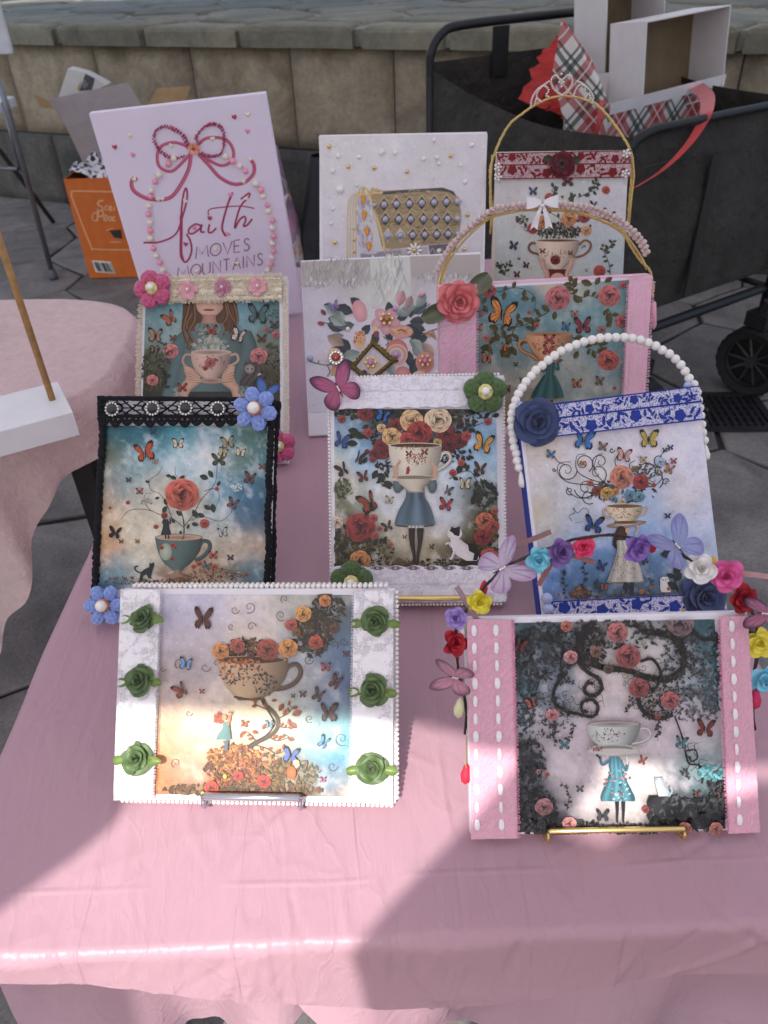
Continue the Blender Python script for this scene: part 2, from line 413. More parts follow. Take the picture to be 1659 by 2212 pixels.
class Panel:
    def __init__(s, k):
        x, y, z, yaw, lean, roll, s.w, s.h = PN[k]
        ax = np.array([math.cos(yaw), math.sin(yaw), 0]); bk = np.array([-math.sin(yaw), math.cos(yaw), 0])
        up = math.cos(lean)*np.array([0, 0, 1.])+math.sin(lean)*bk
        s.a = ax*math.cos(roll)+up*math.sin(roll); s.b = -ax*math.sin(roll)+up*math.cos(roll); s.n = np.cross(s.a, s.b)
        s.o = np.array([x, y, z]); s.lean = lean; s.yaw = yaw
        s.M = Matrix([[s.a[i], s.b[i], s.n[i], s.o[i]] for i in range(3)]+[[0, 0, 0, 1]])
    def loc(s, px, py, z=0.0):
        d = ray(px, py); o = s.o+s.n*z; t = ((o-c_o) @ s.n)/(d @ s.n); q = c_o+d*t-s.o
        return float(q @ s.a), float(q @ s.b)
    def locs(s, P, z=0.0):
        P = np.asarray(P, float); D = c_f[None]+np.outer((P[:, 0]-PCX)/FPX, c_r)-np.outer((P[:, 1]-PCY)/FPX, c_u)
        o = s.o+s.n*z; t = ((o-c_o) @ s.n)/(D @ s.n); Q = c_o+D*t[:, None]-s.o
        return np.stack([Q @ s.a, Q @ s.b], 1)
    def world(s, x, y, z=0): return s.o+s.a*x+s.b*y+s.n*z
PANELS = {k: Panel(k) for k in PN}
def onp(k, x, y):
    p = PANELS[k]; return p.world(*p.loc(x, y))
tb = lambda x, y: at_z(x, y, TZ)
# outline of the sunlit opening, traced back along the sun to the canopy's front edge
left_edge = [back(p) for p in [at_y(60, 2200, .30), tb(-60, 2030), tb(0, 1955), tb(150, 1848), tb(225, 1790), tb(262, 1752), onp('green', 262, 1712), onp('green', 250, 1670), onp('green', 240, 1600), onp('green', 236, 1490)]]
right_edge = [back(p) for p in [at_y(950, 2212, .31), at_y(938, 2180, .30), at_y(795, 2136, .287), tb(738, 2095), tb(737, 2060), tb(770, 2005), tb(829, 1938), tb(1000, 1757), onp('pink', 1112, 1624)]]
wedge = [back(p) for p in [onp('pink', 1204, 1775), onp('pink', 1283, 1667), onp('pink', 1336, 1600), onp('pink', 1548, 1612), onp('pink', 1640, 1625), onp('pink', 1640, 1678), onp('pink', 1420, 1740), onp('pink', 1300, 1800)]]
SHEETS = []  # added unseen sheets whose outlines shape the shadow edges
def shade_sheet(name, pts, label):
    """cloth hanging in the canopy's front plane, slightly waved"""
    pts = [(x, z) for x, z in pts]
    bm = bmesh.new()
    SHEETS.append(1); vs = [bm.verts.new((x, CY0-2.0-.006*len(SHEETS), z)) for x, z in pts]; bm.faces.new(vs); bm.normal_update(); bmesh.ops.triangulate(bm, faces=bm.faces[:], ngon_method='EAR_CLIP')
    pass
    me = bpy.data.meshes.new(name); bm.to_mesh(me); bm.free()
    o = link(name, me, canvasM, can); o['label'] = label; return o
ztop = CZ+.05
le = left_edge
shade_sheet('shade_sheet', [(CX0, .9), (le[0][0]-.05, .9)]+le+[(le[-1][0]+.03, ztop), (CX0, ztop)], 'unseen front sheet added to shade the left')
re_ = right_edge
shade_sheet('shade_sheet', [(CX1, .9), (re_[0][0]+.02, .9)]+re_+[(re_[-1][0]+.02, ztop), (wedge[2][0]-.005, ztop)]+[wedge[1], wedge[0], wedge[7], wedge[6], wedge[5], (CX1, wedge[5][1])], 'unseen front sheet added to shade the right')  # added sheet; its outline shapes the diagonal shadow and the lit wedge
va = [back(p) for p in [onp('green', 236, 1496), onp('green', 560, 1510), onp('green', 800, 1528), onp('pink', 1050, 1588), onp('pink', 1340, 1612), onp('pink', 1545, 1628), onp('pink', 1650, 1634)]]
shade_sheet('shade_strip', [(CX0, ztop), (CX0, va[0][1]+.02)]+[(x, z) for x, z in va]+[(CX1, va[-1][1]-.05), (CX1, ztop)], 'unseen front strip added to shade the upper part')  # added strip that cuts the sunlight off along its sloping lower edge
print('VA', va); print('WEDGE', wedge); print('L', left_edge); print('R', right_edge)

# ---- table and its plastic cloth
TX0, TX1, TY0, TY1, TT = -.385, .385, .290, 1.845, .738
TBL = mat('table_plastic', S(214, 212, 206), .5)
tab = empty('folding_table', Matrix.Translation((0, 1.06, 0)), 'long folding table under the pink plastic tablecloth', 'table')
mb = MB(); mb.box(TX0+.002, TX1-.002, TY0+.002-1.06, TY1-.002-1.06, TT-.04, TT-.002); build(mb, 'tabletop', TBL, tab, bev=.006)
for sx in (-.3, .3):
    for sy in (.5, 1.62):
        mb = MB(); mb.tube([(sx, sy-1.06, TT-.04), (sx*1.05, sy-1.06+(.04 if sy > 1 else -.04), 0)], .0125, 8); build(mb, 'leg', mat('table_leg', S(110, 110, 114), .45, metal=.7), tab, smooth=True)

def cloth_mat():
    m = bpy.data.materials.new('pink_plastic_cloth'); m.use_nodes = True; n = m.node_tree.nodes; L = m.node_tree.links
    b = n['Principled BSDF']; tc = n.new('ShaderNodeTexCoord'); sp = n.new('ShaderNodeSeparateXYZ'); L.new(tc.outputs['Object'], sp.inputs[0])
    nz = n.new('ShaderNodeTexNoise'); nz.inputs['Scale'].default_value = 5; nz.inputs['Detail'].default_value = 6; L.new(tc.outputs['Object'], nz.inputs['Vector'])
    mx = n.new('ShaderNodeMix'); mx.data_type = 'RGBA'; mx.inputs[6].default_value = (*S(214, 174, 187), 1); mx.inputs[7].default_value = (*S(204, 164, 178), 1)
    L.new(nz.outputs[0], mx.inputs[0]); L.new(mx.outputs[2], b.inputs['Base Color'])
    b.inputs['Roughness'].default_value = .38; b.inputs['Specular IOR Level'].default_value = .5
    # folding creases: thin lines along and across the sheet, wandering a little
    def crease(axis, pos, wob, wid):
        nn = n.new('ShaderNodeTexNoise'); nn.inputs['Scale'].default_value = 4.0; nn.inputs['Detail'].default_value = 2; L.new(tc.outputs['Object'], nn.inputs['Vector'])
        a = n.new('ShaderNodeMath'); a.operation = 'MULTIPLY_ADD'; L.new(nn.outputs[0], a.inputs[0]); a.inputs[1].default_value = wob; L.new(sp.outputs[axis], a.inputs[2])
        s = n.new('ShaderNodeMath'); s.operation = 'SUBTRACT'; L.new(a.outputs[0], s.inputs[0]); s.inputs[1].default_value = pos+wob*.5
        ab = n.new('ShaderNodeMath'); ab.operation = 'ABSOLUTE'; L.new(s.outputs[0], ab.inputs[0])
        mr = n.new('ShaderNodeMapRange'); mr.interpolation_type = 'SMOOTHSTEP'; mr.inputs[1].default_value = 0; mr.inputs[2].default_value = wid; mr.inputs[3].default_value = 1; mr.inputs[4].default_value = 0
        L.new(ab.outputs[0], mr.inputs[0]); return mr.outputs[0]
    tot = None
    for a in [(0, -.262, .006, .0025), (0, -.19, .012, .002), (0, -.135, .03, .0018), (0, .045, .02, .004), (0, .10, .02, .003), (0, .175, .004, .0035), (0, -.03, .05, .002), (1, .335, .02, .004), (0, .31, .01, .003)]:
        o = crease(*a)
        if tot is None: tot = o
        else:
            ad = n.new('ShaderNodeMath'); L.new(tot, ad.inputs[0]); L.new(o, ad.inputs[1]); tot = ad.outputs[0]
    n3 = n.new('ShaderNodeTexNoise'); n3.inputs['Scale'].default_value = 26; n3.inputs['Detail'].default_value = 3; n3.inputs['Distortion'].default_value = 1.6
    mp = n.new('ShaderNodeMapping'); mp.inputs['Scale'].default_value = (1.6, .5, 1); L.new(tc.outputs['Object'], mp.inputs[0]); L.new(mp.outputs[0], n3.inputs['Vector'])
    nm = n.new('ShaderNodeTexNoise'); nm.inputs['Scale'].default_value = 9; nm.inputs['Detail'].default_value = 2; L.new(tc.outputs['Object'], nm.inputs['Vector'])
    rm = n.new('ShaderNodeMapRange'); rm.inputs[1].default_value = .42; rm.inputs[2].default_value = .62; L.new(nm.outputs[0], rm.inputs[0])
    mk = n.new('ShaderNodeMath'); mk.operation = 'MULTIPLY'; L.new(tot, mk.inputs[0]); L.new(rm.outputs[0], mk.inputs[1]); tot = mk.outputs[0]
    ma = n.new('ShaderNodeMath'); ma.operation = 'MULTIPLY_ADD'; L.new(n3.outputs[0], ma.inputs[0]); ma.inputs[1].default_value = 2.2; L.new(tot, ma.inputs[2])
    # crumpled network of fine sharp creases
    for sc_, dist, wd, am in ((9, .5, .016, 1.1), (21, .8, .02, .6)):
        nd = n.new('ShaderNodeTexNoise'); nd.inputs['Scale'].default_value = sc_*.8; nd.inputs['Detail'].default_value = 3; L.new(tc.outputs['Object'], nd.inputs['Vector'])
        vm = n.new('ShaderNodeVectorMath'); vm.operation = 'MULTIPLY_ADD'; L.new(nd.outputs['Color'], vm.inputs[0]); vm.inputs[1].default_value = (.06*dist, .06*dist, 0); L.new(tc.outputs['Object'], vm.inputs[2])
        m2 = n.new('ShaderNodeMapping'); m2.inputs['Scale'].default_value = (1, .42, .42); L.new(vm.outputs[0], m2.inputs[0])
        vo = n.new('ShaderNodeTexVoronoi'); vo.feature = 'DISTANCE_TO_EDGE'; vo.inputs['Scale'].default_value = sc_; L.new(m2.outputs[0], vo.inputs['Vector'])
        mr = n.new('ShaderNodeMapRange'); mr.inputs[1].default_value = 0; mr.inputs[2].default_value = wd*2.2; mr.inputs[3].default_value = am; mr.inputs[4].default_value = 0; L.new(vo.outputs[0], mr.inputs[0])
        mq = n.new('ShaderNodeMath'); mq.operation = 'MULTIPLY'; L.new(mr.outputs[0], mq.inputs[0]); L.new(nm.outputs[0], mq.inputs[1])
        a2 = n.new('ShaderNodeMath'); L.new(ma.outputs[0], a2.inputs[0]); L.new(mq.outputs[0], a2.inputs[1]); ma = a2
    bp = n.new('ShaderNodeBump'); bp.inputs['Strength'].default_value = .7; bp.inputs['Distance'].default_value = .0012; L.new(ma.outputs[0], bp.inputs['Height']); L.new(bp.outputs[0], b.inputs['Normal'])
    t = n.new('ShaderNodeBsdfTranslucent'); L.new(mx.outputs[2], t.inputs[0])
    ms = n.new('ShaderNodeMixShader'); ms.inputs[0].default_value = .3
    L.new(b.outputs[0], ms.inputs[1]); L.new(t.outputs[0], ms.inputs[2]); L.new(ms.outputs[0], n['Material Output'].inputs[0])
    return m
CLOTH = cloth_mat()
RB = .009
def drop(e):
    q = RB*math.pi/2
    if e < q: return RB*math.sin(e/RB), RB*(1-math.cos(e/RB))
    return RB, RB+e-q
def hemE(s):
    xs = [-.62, -.36, -.27, -.22, -.02, .12, .25, .36, .62]; es = [.03, .03, .040, .048, .098, .088, .074, .066, .066]
    return float(np.interp(s, xs, es))
_wr = random.Random(21); RID = []
for k in range(190):
    near = k < 140
    x0 = _wr.uniform(TX0, TX1); y0 = _wr.uniform(TY0-.11, .66) if near else _wr.uniform(.4, 1.8)
    an = R_(90+_wr.gauss(0, 24)) if _wr.random() < .72 else R_(_wr.uniform(0, 180))
    RID.append((x0, y0, math.cos(an), math.sin(an), _wr.uniform(.02, .11), _wr.uniform(.0016, .0046), _wr.choice([1, 1, -1])*_wr.uniform(.0004, .0017), _wr.uniform(-3, 3)))
for x0 in (-.262, -.135, .175, .045): RID.append((x0, .45, .04, 1, .35, .0022, .0011, .1))
RID = np.array(RID)
def hgt(s, q):
    dx = s-RID[:, 0]; dy = q-RID[:, 1]; al = dx*RID[:, 2]+dy*RID[:, 3]; ac = -dx*RID[:, 3]+dy*RID[:, 2]+RID[:, 7]*al*al
    return float(np.sum(RID[:, 6]*np.exp(-(ac/RID[:, 5])**2)*np.clip(1-(al/RID[:, 4])**2, 0, 1)**2))+.0030*max(0, float(fbm(s*7, q*3.2, 2, 3))-.42)*2+.0009*(float(fbm(s*38, q*16, 3, 3))-.5)
def cpos(s, t01):
    # t01 in [-1,0]: front overhang fraction; [0,1] along the top; [1,2] rear overhang
    ex = max(0, TX0-s, s-TX1); sg = -1 if s < 0 else 1
    if t01 < 0: ey = -t01*hemE(s); ty = TY0
    elif t01 > 1: ey = (t01-1)*.2; ty = TY1
    else: ey = 0; ty = TY0+(TY1-TY0)*t01
    x = min(max(s, TX0), TX1); z = TT+.002; y = ty
    fb = -1 if t01 < 0 else 1
    q = ty+fb*ey if ey else ty
    if ex > 0 and ey == 0:
        o, d = drop(ex); wv = .5+.5*math.sin(ty*19+sg)*math.sin(ty*7.3); x += sg*(o+d*(.10+.22*wv)+hgt(s, q)*2); z -= d*.97
    elif ey > 0 and ex == 0:
        o, d = drop(ey); wv = .5+.5*math.sin(s*17+1)*math.sin(s*6.1); h = hgt(s, q); y = ty+fb*(o*.9+d*(.08+.16*wv)+h*2.2*min(1, d/.01)); z += max(-.0012, h)*max(0, 1-d/.012)-d*.98-(.0030*float(fbm(s*6, 3, 8, 3)) if fb < 0 else 0)
    elif ex > 0:
        e = math.hypot(ex, ey); o, d = drop(e); ux, uy = ex/e, ey/e; k = o+d*.22
        x += sg*ux*k; y = ty+fb*uy*k; z -= d*.96
    else:
        z += max(-.0012, hgt(s, q))
        z -= .0030*math.exp(-((y-TY0)/.05)**2)*float(fbm(s*6, 3, 8, 3))
    return (x, y, z)
ss = [TX0-.26+.02*k for k in range(13)]+[TX0-.012, TX0-.006]+[TX0+(TX1-TX0)*k/210 for k in range(211)]+[TX1+.006, TX1+.012]+[TX1+.02+.02*k for k in range(13)]
ts = [-1+k/24 for k in range(20)]+[-.18, -.14, -.1, -.07, -.04, -.015]+[k*.0016 for k in range(200)]+[.32+k*.008 for k in range(86)]+[1.02+.1*k for k in range(10)]
mb = MB(); mb.grid([[cpos(s, t) for s in ss] for t in ts])
cl = build(mb, 'tablecloth', CLOTH, smooth=True)
tag(cl, 'glossy pink plastic tablecloth spread over the long table', 'tablecloth')
# lower layer of the sheet hanging under the front hem
def skirt(x0, x1, y0, hem, seed):
    P = []
    for j in range(16):
        v = j/15; row = []
        for i in range(49):
            u = i/48; x = x0+(x1-x0)*u; zb = hem(x); z = TT-.006+(zb-TT+.006)*v
            y = y0+.026+.060*v*math.sin(x*27+seed+v*2)*(.3+.7*v)*.6-.03*v+.012*float(vnoise(x*30, v*6, seed))
            if seed == 1 and x < -.30: y -= (-.30-x)*.5*v
            row.append((x, y, z))
        P.append(row)
    mb = MB(); mb.grid(P); build(mb, 'hanging_fold', CLOTH, cl, smooth=True)
skirt(-.46, -.098, TY0+.105, lambda x: float(np.interp(x, [-.46, -.22, -.19, -.14, -.098], [.08, .25, .30, .325, .345])), 1)
skirt(-.112, .47, TY0+.022, lambda x: float(np.interp(x, [-.112, -.085, -.05, .0, .47], [.56, .535, .50, .40, .25])), 4)

# ---- neighbouring stall table under crinkled gauze
GAUZE = mat('pink_gauze', S(250, 220, 218), .95, var=.05, vscale=60, bump=1.0, bscale=150, sheen=.3, trans=.35)
GC = (-.97, 1.42); GA, GB_ = .47, .29
g_t = empty('display_table', Matrix.Translation((GC[0], GC[1], 0)), 'small neighbouring stall table covered with pale pink gauze', 'table')
def souter(th, a, b, p=3.4):
    c, s = math.cos(th), math.sin(th); r = (abs(c/a)**p+abs(s/b)**p)**(-1/p); return r*c, r*s
mb = MB(); n = 64
o = [souter(2*math.pi*k/n, GA-.012, GB_-.012) for k in range(n)]
mb.add([(x, y, .70) for x, y in o]+[(x, y, .735) for x, y in o], [tuple(range(n))[::-1], tuple(range(n, 2*n))]+[(k, (k+1) % n, n+(k+1) % n, n+k) for k in range(n)])
build(mb, 'tabletop', TBL, g_t)
BLK = mat('black_leg', S(26, 26, 30), .5, var=.2)
for sx, sy in ((.40, .17), (-.40, .17), (.40, -.17), (-.40, -.17)):
    mb = MB(); mb.box(sx-.022, sx+.022, sy-.022, sy+.022, 0, .70); build(mb, 'leg', BLK, g_t, bev=.004)
def gdrop(th):
    x, y = math.cos(th), math.sin(th)
    a = math.degrees(th) % 360
    # long at the front-left, short at the right corner
    return float(np.interp(a, [0, 60, 180, 225, 270, 288, 300, 308, 316, 326, 338, 360], [.13, .2, .35, .6, .62, .58, .48, .36, .24, .14, .10, .13]))
NTH = 340; rows = []
for k in range(44):
    r = (k+1)/44; row = []
    for i in range(NTH):
        th = 2*math.pi*i/NTH; x, y = souter(th, GA, GB_); x *= r; y *= r
        row.append((x, y, .7425+(.004*(float(fbm(x*9+5, y*9, 5, 4))-.35)+.007*abs(float(fbm(x*34+y*9, y*15, 6, 3))-.5))*(1 if r < .95 else .3)))
    rows.append(row)
for k in range(1, 33):
    v = k/32; row = []
    for i in range(NTH):
        th = 2*math.pi*i/NTH; x, y = souter(th, GA, GB_); D = gdrop(th); d = D*v; ln = math.hypot(x, y)
        fold = math.sin(th*13)*.5+math.sin(th*29+1.3)*.3+.4*(float(vnoise(th*7, v*2, 6))-.5)
        ofs = .012*math.sin(min(1, d/.03)*math.pi/2)+d*(.16+.16*fold)+.010*(abs(float(fbm(th*26, v*5, 3, 3))-.5)-.1)
        row.append((x+x/ln*ofs, y+y/ln*ofs, .742-d*.98-.012*(1-math.cos(min(1, d/.03)*math.pi/2))*0))
    rows.append(row)
mb = MB()
allv = [p for r in rows for p in r]; fs = []
for a in range(len(rows)-1):
    for i in range(NTH): fs.append((a*NTH+i, a*NTH+(i+1) % NTH, (a+1)*NTH+(i+1) % NTH, (a+1)*NTH+i))
allv.append((0, 0, .742)); c = len(allv)-1
for i in range(NTH): fs.append((c, i, (i+1) % NTH))
mb.add(allv, fs)
gz = build(mb, 'gauze_cloth', GAUZE, None, smooth=True, loc=(GC[0], GC[1], 0))
tag(gz, 'pale pink crinkled gauze cloth draped over the small neighbouring table', 'cloth')
# white block with dowel
ba = at_z(139, 820, .79); bb = at_z(157.6, 890, .79); bc = at_z(0, 932, .79)
ex_ = (bb-bc); ex_ /= np.linalg.norm(ex_); ey_ = np.array([-ex_[1], ex_[0], 0])
bw = float((ba-bb) @ ey_)
Mb = Matrix([[ex_[0], ey_[0], 0, bb[0]], [ex_[1], ey_[1], 0, bb[1]], [0, 0, 1, .7475], [0, 0, 0, 1]])
blk = empty('dowel_stand', Mb, 'white wooden block with a tan dowel on the pink gauze', 'stand')
mb = MB(); mb.box(-.34, 0, 0, bw, 0, .0425); build(mb, 'block', mat('white_paint', S(232, 230, 232), .5, var=.03, bump=.1), blk, bev=.0015)
dp = np.array(at_z(113, 863, .79)); dq = dp-bb; dx, dy = float(dq @ ex_), float(dq @ ey_)
mb = MB(); mb.tube([(dx, dy, .02), (dx, dy, .46)], .0055, 12); build(mb, 'dowel', mat('dowel_wood', S(176, 136, 84), .55, var=.15, vscale=90), blk, smooth=True)
# scalloped pale disc leaning beside it
sd0 = at_y(-30, 770, 1.46)
mb = MB(); n = 80
pr = [(.058*(1+.13*abs(math.sin(4*2*math.pi*k/n))))for k in range(n)]
mb.add([(pr[k]*math.cos(2*math.pi*k/n), -.003, pr[k]*math.sin(2*math.pi*k/n)) for k in range(n)]+[(pr[k]*math.cos(2*math.pi*k/n), .003, pr[k]*math.sin(2*math.pi*k/n)) for k in range(n)],
       [tuple(range(n)), tuple(range(n, 2*n))[::-1]]+[(k, n+k, n+(k+1) % n, (k+1) % n) for k in range(n)])
sdk = build(mb, 'scalloped_disc', mat('disc_white', S(206, 204, 210), .6, var=.05), None, loc=(sd0[0]-.03, 1.46, .742+.066), rot=(R_(-8), 0, 0))
tag(sdk, 'pale grey scalloped disc standing upright on the pink gauze', 'ornament')
# ---- folding wagon
WY2 = R_(31); WL = np.array([.70, 2.22, 0]); wX = np.array([math.cos(WY2), math.sin(WY2), 0]); wYv = np.array([-math.sin(WY2), math.cos(WY2), 0])
WFAB = mat('wagon_fabric', S(56, 53, 49), .9, var=.22, vscale=7, bump=.8, bscale=26)
WTUB = mat('wagon_tube', S(38, 38, 40), .45, metal=.3, var=.1)
RUB = mat('rubber', S(24, 24, 26), .75, var=.2)
wag = empty('folding_wagon', Matrix([[wX[0], wYv[0], 0, WL[0]], [wX[1], wYv[1], 0, WL[1]], [0, 0, 1, 0], [0, 0, 0, 1]]), 'black fabric folding wagon with tubular frame and spoked wheels', 'wagon')
WW, WD, Z0, ZN, ZF = .80, .92, .40, .92, 1.00
def sidep(p0, p1, z0, zt, sag, bow, n=30):
    P = []
    for j in range(21):
        v = j/20; row = []
        for i in range(n+1):
            u = i/n; zt_ = zt[0]+(zt[1]-zt[0])*u-sag*math.sin(math.pi*u); z = z0+(zt_-z0)*v
            k = bow*math.sin(math.pi*u)*math.sin(math.pi*min(1, v*.9+.1))+.045*(float(fbm(u*3.3, v*2.6, 3, 3))-.5)*math.sin(math.pi*u)
            nx, ny = (p1[1]-p0[1]), -(p1[0]-p0[0]); l = math.hypot(nx, ny)
            row.append((p0[0]+(p1[0]-p0[0])*u+nx/l*k, p0[1]+(p1[1]-p0[1])*u+ny/l*k, z))
        P.append(row)
    return P
for nm, a in (('near_panel', ((0, 0), (WW, 0), Z0, (ZN, ZN), .0, .03)), ('side_panel', ((0, WD), (0, 0), Z0, (ZF, ZN), .05, .03)), ('side_panel', ((WW, 0), (WW, WD), Z0, (ZN, ZF), .03, .03)), ('far_panel', ((WW, WD), (0, WD), Z0, (ZF+.02, ZF+.02), .0, .0))):
    mb = MB(); mb.grid(sidep(*a)); o = build(mb, 'fabric_panel', WFAB, wag, smooth=True)
mb = MB(); mb.tube([(u*WW, -.03*math.sin(math.pi*u)*0-.034, ZN-.075+.004*math.sin(u*9)) for u in np.linspace(.03, .97, 20)], .0025, 5); build(mb, 'stitched_seam', WFAB, wag)
mb = MB(); mb.box(.30, .335, -.047, -.040, Z0+.02, ZN-.08); build(mb, 'web_strap', mat('wagon_webbing', S(44, 42, 40), .8), wag)
mb = MB(); mb.box(0, WW, 0, WD, Z0-.012, Z0); build(mb, 'floor_panel', WFAB, wag)
def wt(name, pts, r=.013, m=WTUB): mb = MB(); mb.tube(catmull(pts, 6), r, 8); return build(mb, name, m, wag, smooth=True)
wt('top_rail', [(.02, -.004, ZN-.12), (.0, -.006, ZN-.03), (.06, -.008, ZN+.006), (.2, -.01, ZN+.012), (.6, -.01, ZN+.012), (WW, -.008, ZN+.01)])
wt('lower_rail', [(-.02, -.02, .335), (WW*.5, -.022, .335), (WW, -.02, .335)], .016)
wt('lower_rail', [(-.02, WD, .335), (WW, WD, .335)], .016)
wt('side_rail', [(0, 0, .33), (0, WD, .33)], .012)
wt('side_rail', [(WW, 0, .33), (WW, WD, .33)], .012)
wt('raised_frame', [(.0, WD, .60), (.0, WD+.004, ZF-.02), (.005, WD+.004, ZF+.05), (.05, WD+.006, ZF+.10), (.14, WD+.006, ZF+.118), (.5, WD+.006, ZF+.12), (WW, WD+.006, ZF+.12)], .015)
mb = MB(); mb.box(.26, .33, WD-.012, WD-.004, ZF-.05, ZF+.105); build(mb, 'web_strap', WTUB, wag)
for x, y in ((0, 0), (WW-.02, -.03), (0, WD), (WW, WD)):
    mb = MB(); mb.tube([(x, y, .27), (x, y, ZN-.03 if y < .5 else ZF-.02)], .015, 8); build(mb, 'post', WTUB, wag, smooth=True)
for k, (x, y, tz) in enumerate(((.665, -.115, 12), (.06, -.11, 20), (.06, WD+.05, 0), (WW-.1, WD+.05, 0))):
    r = .122
    wm = Matrix.Translation((x, y, r+.001)) @ Matrix.Rotation(R_(-31+28+tz), 4, 'Z')
    mb = MB(); n = 48; prof = []
    # tyre lathe about local x axis (wheel faces sideways)
    pr = [(r-.034, -.034), (r-.010, -.040), (r, -.028), (r, .028), (r-.010, .040), (r-.034, .034), (r-.034, -.034)]
    vs = []
    for i in range(n):
        an = 2*math.pi*i/n
        for rr, xx in pr:
            q = rr+(.003 if (rr == r and i % 2) else 0); vs.append((xx, q*math.cos(an), q*math.sin(an)))
    m = len(pr); mb.add(vs, [(i*m+j, i*m+j+1, ((i+1) % n)*m+j+1, ((i+1) % n)*m+j) for i in range(n) for j in range(m-1)])
    wh = build(mb, 'wheel', RUB, wag, mw=wm, fix=True)
    mb = MB(); mb.tube([(.006, 0, 0), (.012, 0, 0)], r-.03, 28); build(mb, 'wheel_disc', RUB, wh)
    mb = MB(); mb.tube([(-.034, 0, 0), (.034, 0, 0)], .017, 12); mb.tube([(-.034, 0, 0), (-.03, 0, 0)], .008, 8); build(mb, 'hub', mat('hub_plastic', S(58, 58, 62), .4), wh)
    mb = MB()
    mb.tube([(-.012, (r-.03)*math.cos(2*math.pi*i/32), (r-.03)*math.sin(2*math.pi*i/32)) for i in range(32)], .006, 6, closed=True); build(mb, 'rim', MATS['hub_plastic'], wh, smooth=True)
    for i in range(10):
        an = 2*math.pi*i/10; mb = MB(); mb.tube([(-.008, .015*math.cos(an), .015*math.sin(an)), (-.008, (r-.028)*math.cos(an), (r-.028)*math.sin(an))], .0045, 5); build(mb, 'spoke', MATS['hub_plastic'], wh)
    mb = MB(); mb.box(x-.035, x+.035, y-.03, y+.05, .25, .30); mb.tube([(x+.0, y+.03, .27), (x+.01, y+.01, .335)], .016, 8); build(mb, 'caster_fork', WTUB, wag)

# ---- plaid gift bag in the wagon with white boxes, red tissue and ribbons
def plaid_mat():
    m = bpy.data.materials.new('plaid_paper'); m.use_nodes = True; n = m.node_tree.nodes; L = m.node_tree.links
    b = n['Principled BSDF']; b.inputs['Roughness'].default_value = .5
    uv = n.new('ShaderNodeTexCoord'); mp = n.new('ShaderNodeMapping'); mp.inputs['Rotation'].default_value = (0, 0, R_(45)); L.new(uv.outputs['UV'], mp.inputs[0])
    sp = n.new('ShaderNodeSeparateXYZ'); L.new(mp.outputs[0], sp.inputs[0])
    def band(axis, period, lo, hi):
        a = n.new('ShaderNodeMath'); a.operation = 'MODULO'; L.new(sp.outputs[axis], a.inputs[0]); a.inputs[1].default_value = period
        ab = n.new('ShaderNodeMath'); ab.operation = 'ABSOLUTE'; L.new(a.outputs[0], ab.inputs[0])
        g = n.new('ShaderNodeMath'); g.operation = 'GREATER_THAN'; L.new(ab.outputs[0], g.inputs[0]); g.inputs[1].default_value = lo
        l = n.new('ShaderNodeMath'); l.operation = 'LESS_THAN'; L.new(ab.outputs[0], l.inputs[0]); l.inputs[1].default_value = hi
        mu = n.new('ShaderNodeMath'); mu.operation = 'MULTIPLY'; L.new(g.outputs[0], mu.inputs[0]); L.new(l.outputs[0], mu.inputs[1]); return mu.outputs[0]
    cur = (*S(226, 220, 214), 1); sock = None
    for ax, per, lo, hi, col, f in ((0, .13, .0, .045, S(172, 40, 44), .75), (1, .13, .0, .045, S(172, 40, 44), .75), (0, .13, .06, .075, S(40, 62, 54), .8), (1, .13, .06, .075, S(40, 62, 54), .8), (0, .13, .085, .093, S(40, 62, 54), .8), (1, .13, .085, .093, S(40, 62, 54), .8), (0, .13, .02, .025, S(232, 226, 220), .8), (1, .13, .02, .025, S(232, 226, 220), .8)):
        mx = n.new('ShaderNodeMix'); mx.data_type = 'RGBA'
        if sock is None: mx.inputs[6].default_value = cur
        else: L.new(sock, mx.inputs[6])
        mx.inputs[7].default_value = (*col, 1)
        fm = n.new('ShaderNodeMath'); fm.operation = 'MULTIPLY'; L.new(band(ax, per, lo, hi), fm.inputs[0]); fm.inputs[1].default_value = f
        L.new(fm.outputs[0], mx.inputs[0]); sock = mx.outputs[2]
    L.new(sock, b.inputs['Base Color']); return m
PLAID = plaid_mat()
NL = at_y(1318, 232, 2.66); NR = at_y(1567, 168, 2.98)
gx = (NR-NL); gx[2] = 0; glen = float(np.linalg.norm(gx)); gx /= glen; gy = np.array([-gx[1], gx[0], 0])
gz0 = .42; zr = float(NL[2]); zr2 = float(NR[2])
bag = empty('gift_bag', Matrix([[gx[0], gy[0], 0, NL[0]], [gx[1], gy[1], 0, NL[1]], [0, 0, 1, gz0], [0, 0, 0, 1]]), 'open red and green plaid gift bag standing in the wagon', 'gift bag')
def uvquad(name, pts, uvs, m, parent, th=0):
    me = bpy.data.meshes.new(name); me.from_pydata([tuple(map(float, p)) for p in pts], [], [tuple(range(len(pts)))])
    u = me.uv_layers.new(name='UVMap')
    for i, c in enumerate(uvs): u.data[i].uv = c
    return link(name, me, m, parent)
h0, h1, gd = zr-gz0, zr2-gz0, .17
uvquad('bag_panel', [(0, 0, 0), (glen, 0, 0), (glen, 0, h1), (0, 0, h0)], [(.5, .5), (.5+glen, .5), (.5+glen, .5+h1), (.5, .5+h0)], PLAID, bag)
uvquad('bag_panel', [(glen, 0, 0), (glen, gd, 0), (glen, gd, h1+.01), (glen, 0, h1)], [(.5, .5), (.5+gd, .5), (.5+gd, .5+h1), (.5, .5+h1)], PLAID, bag)
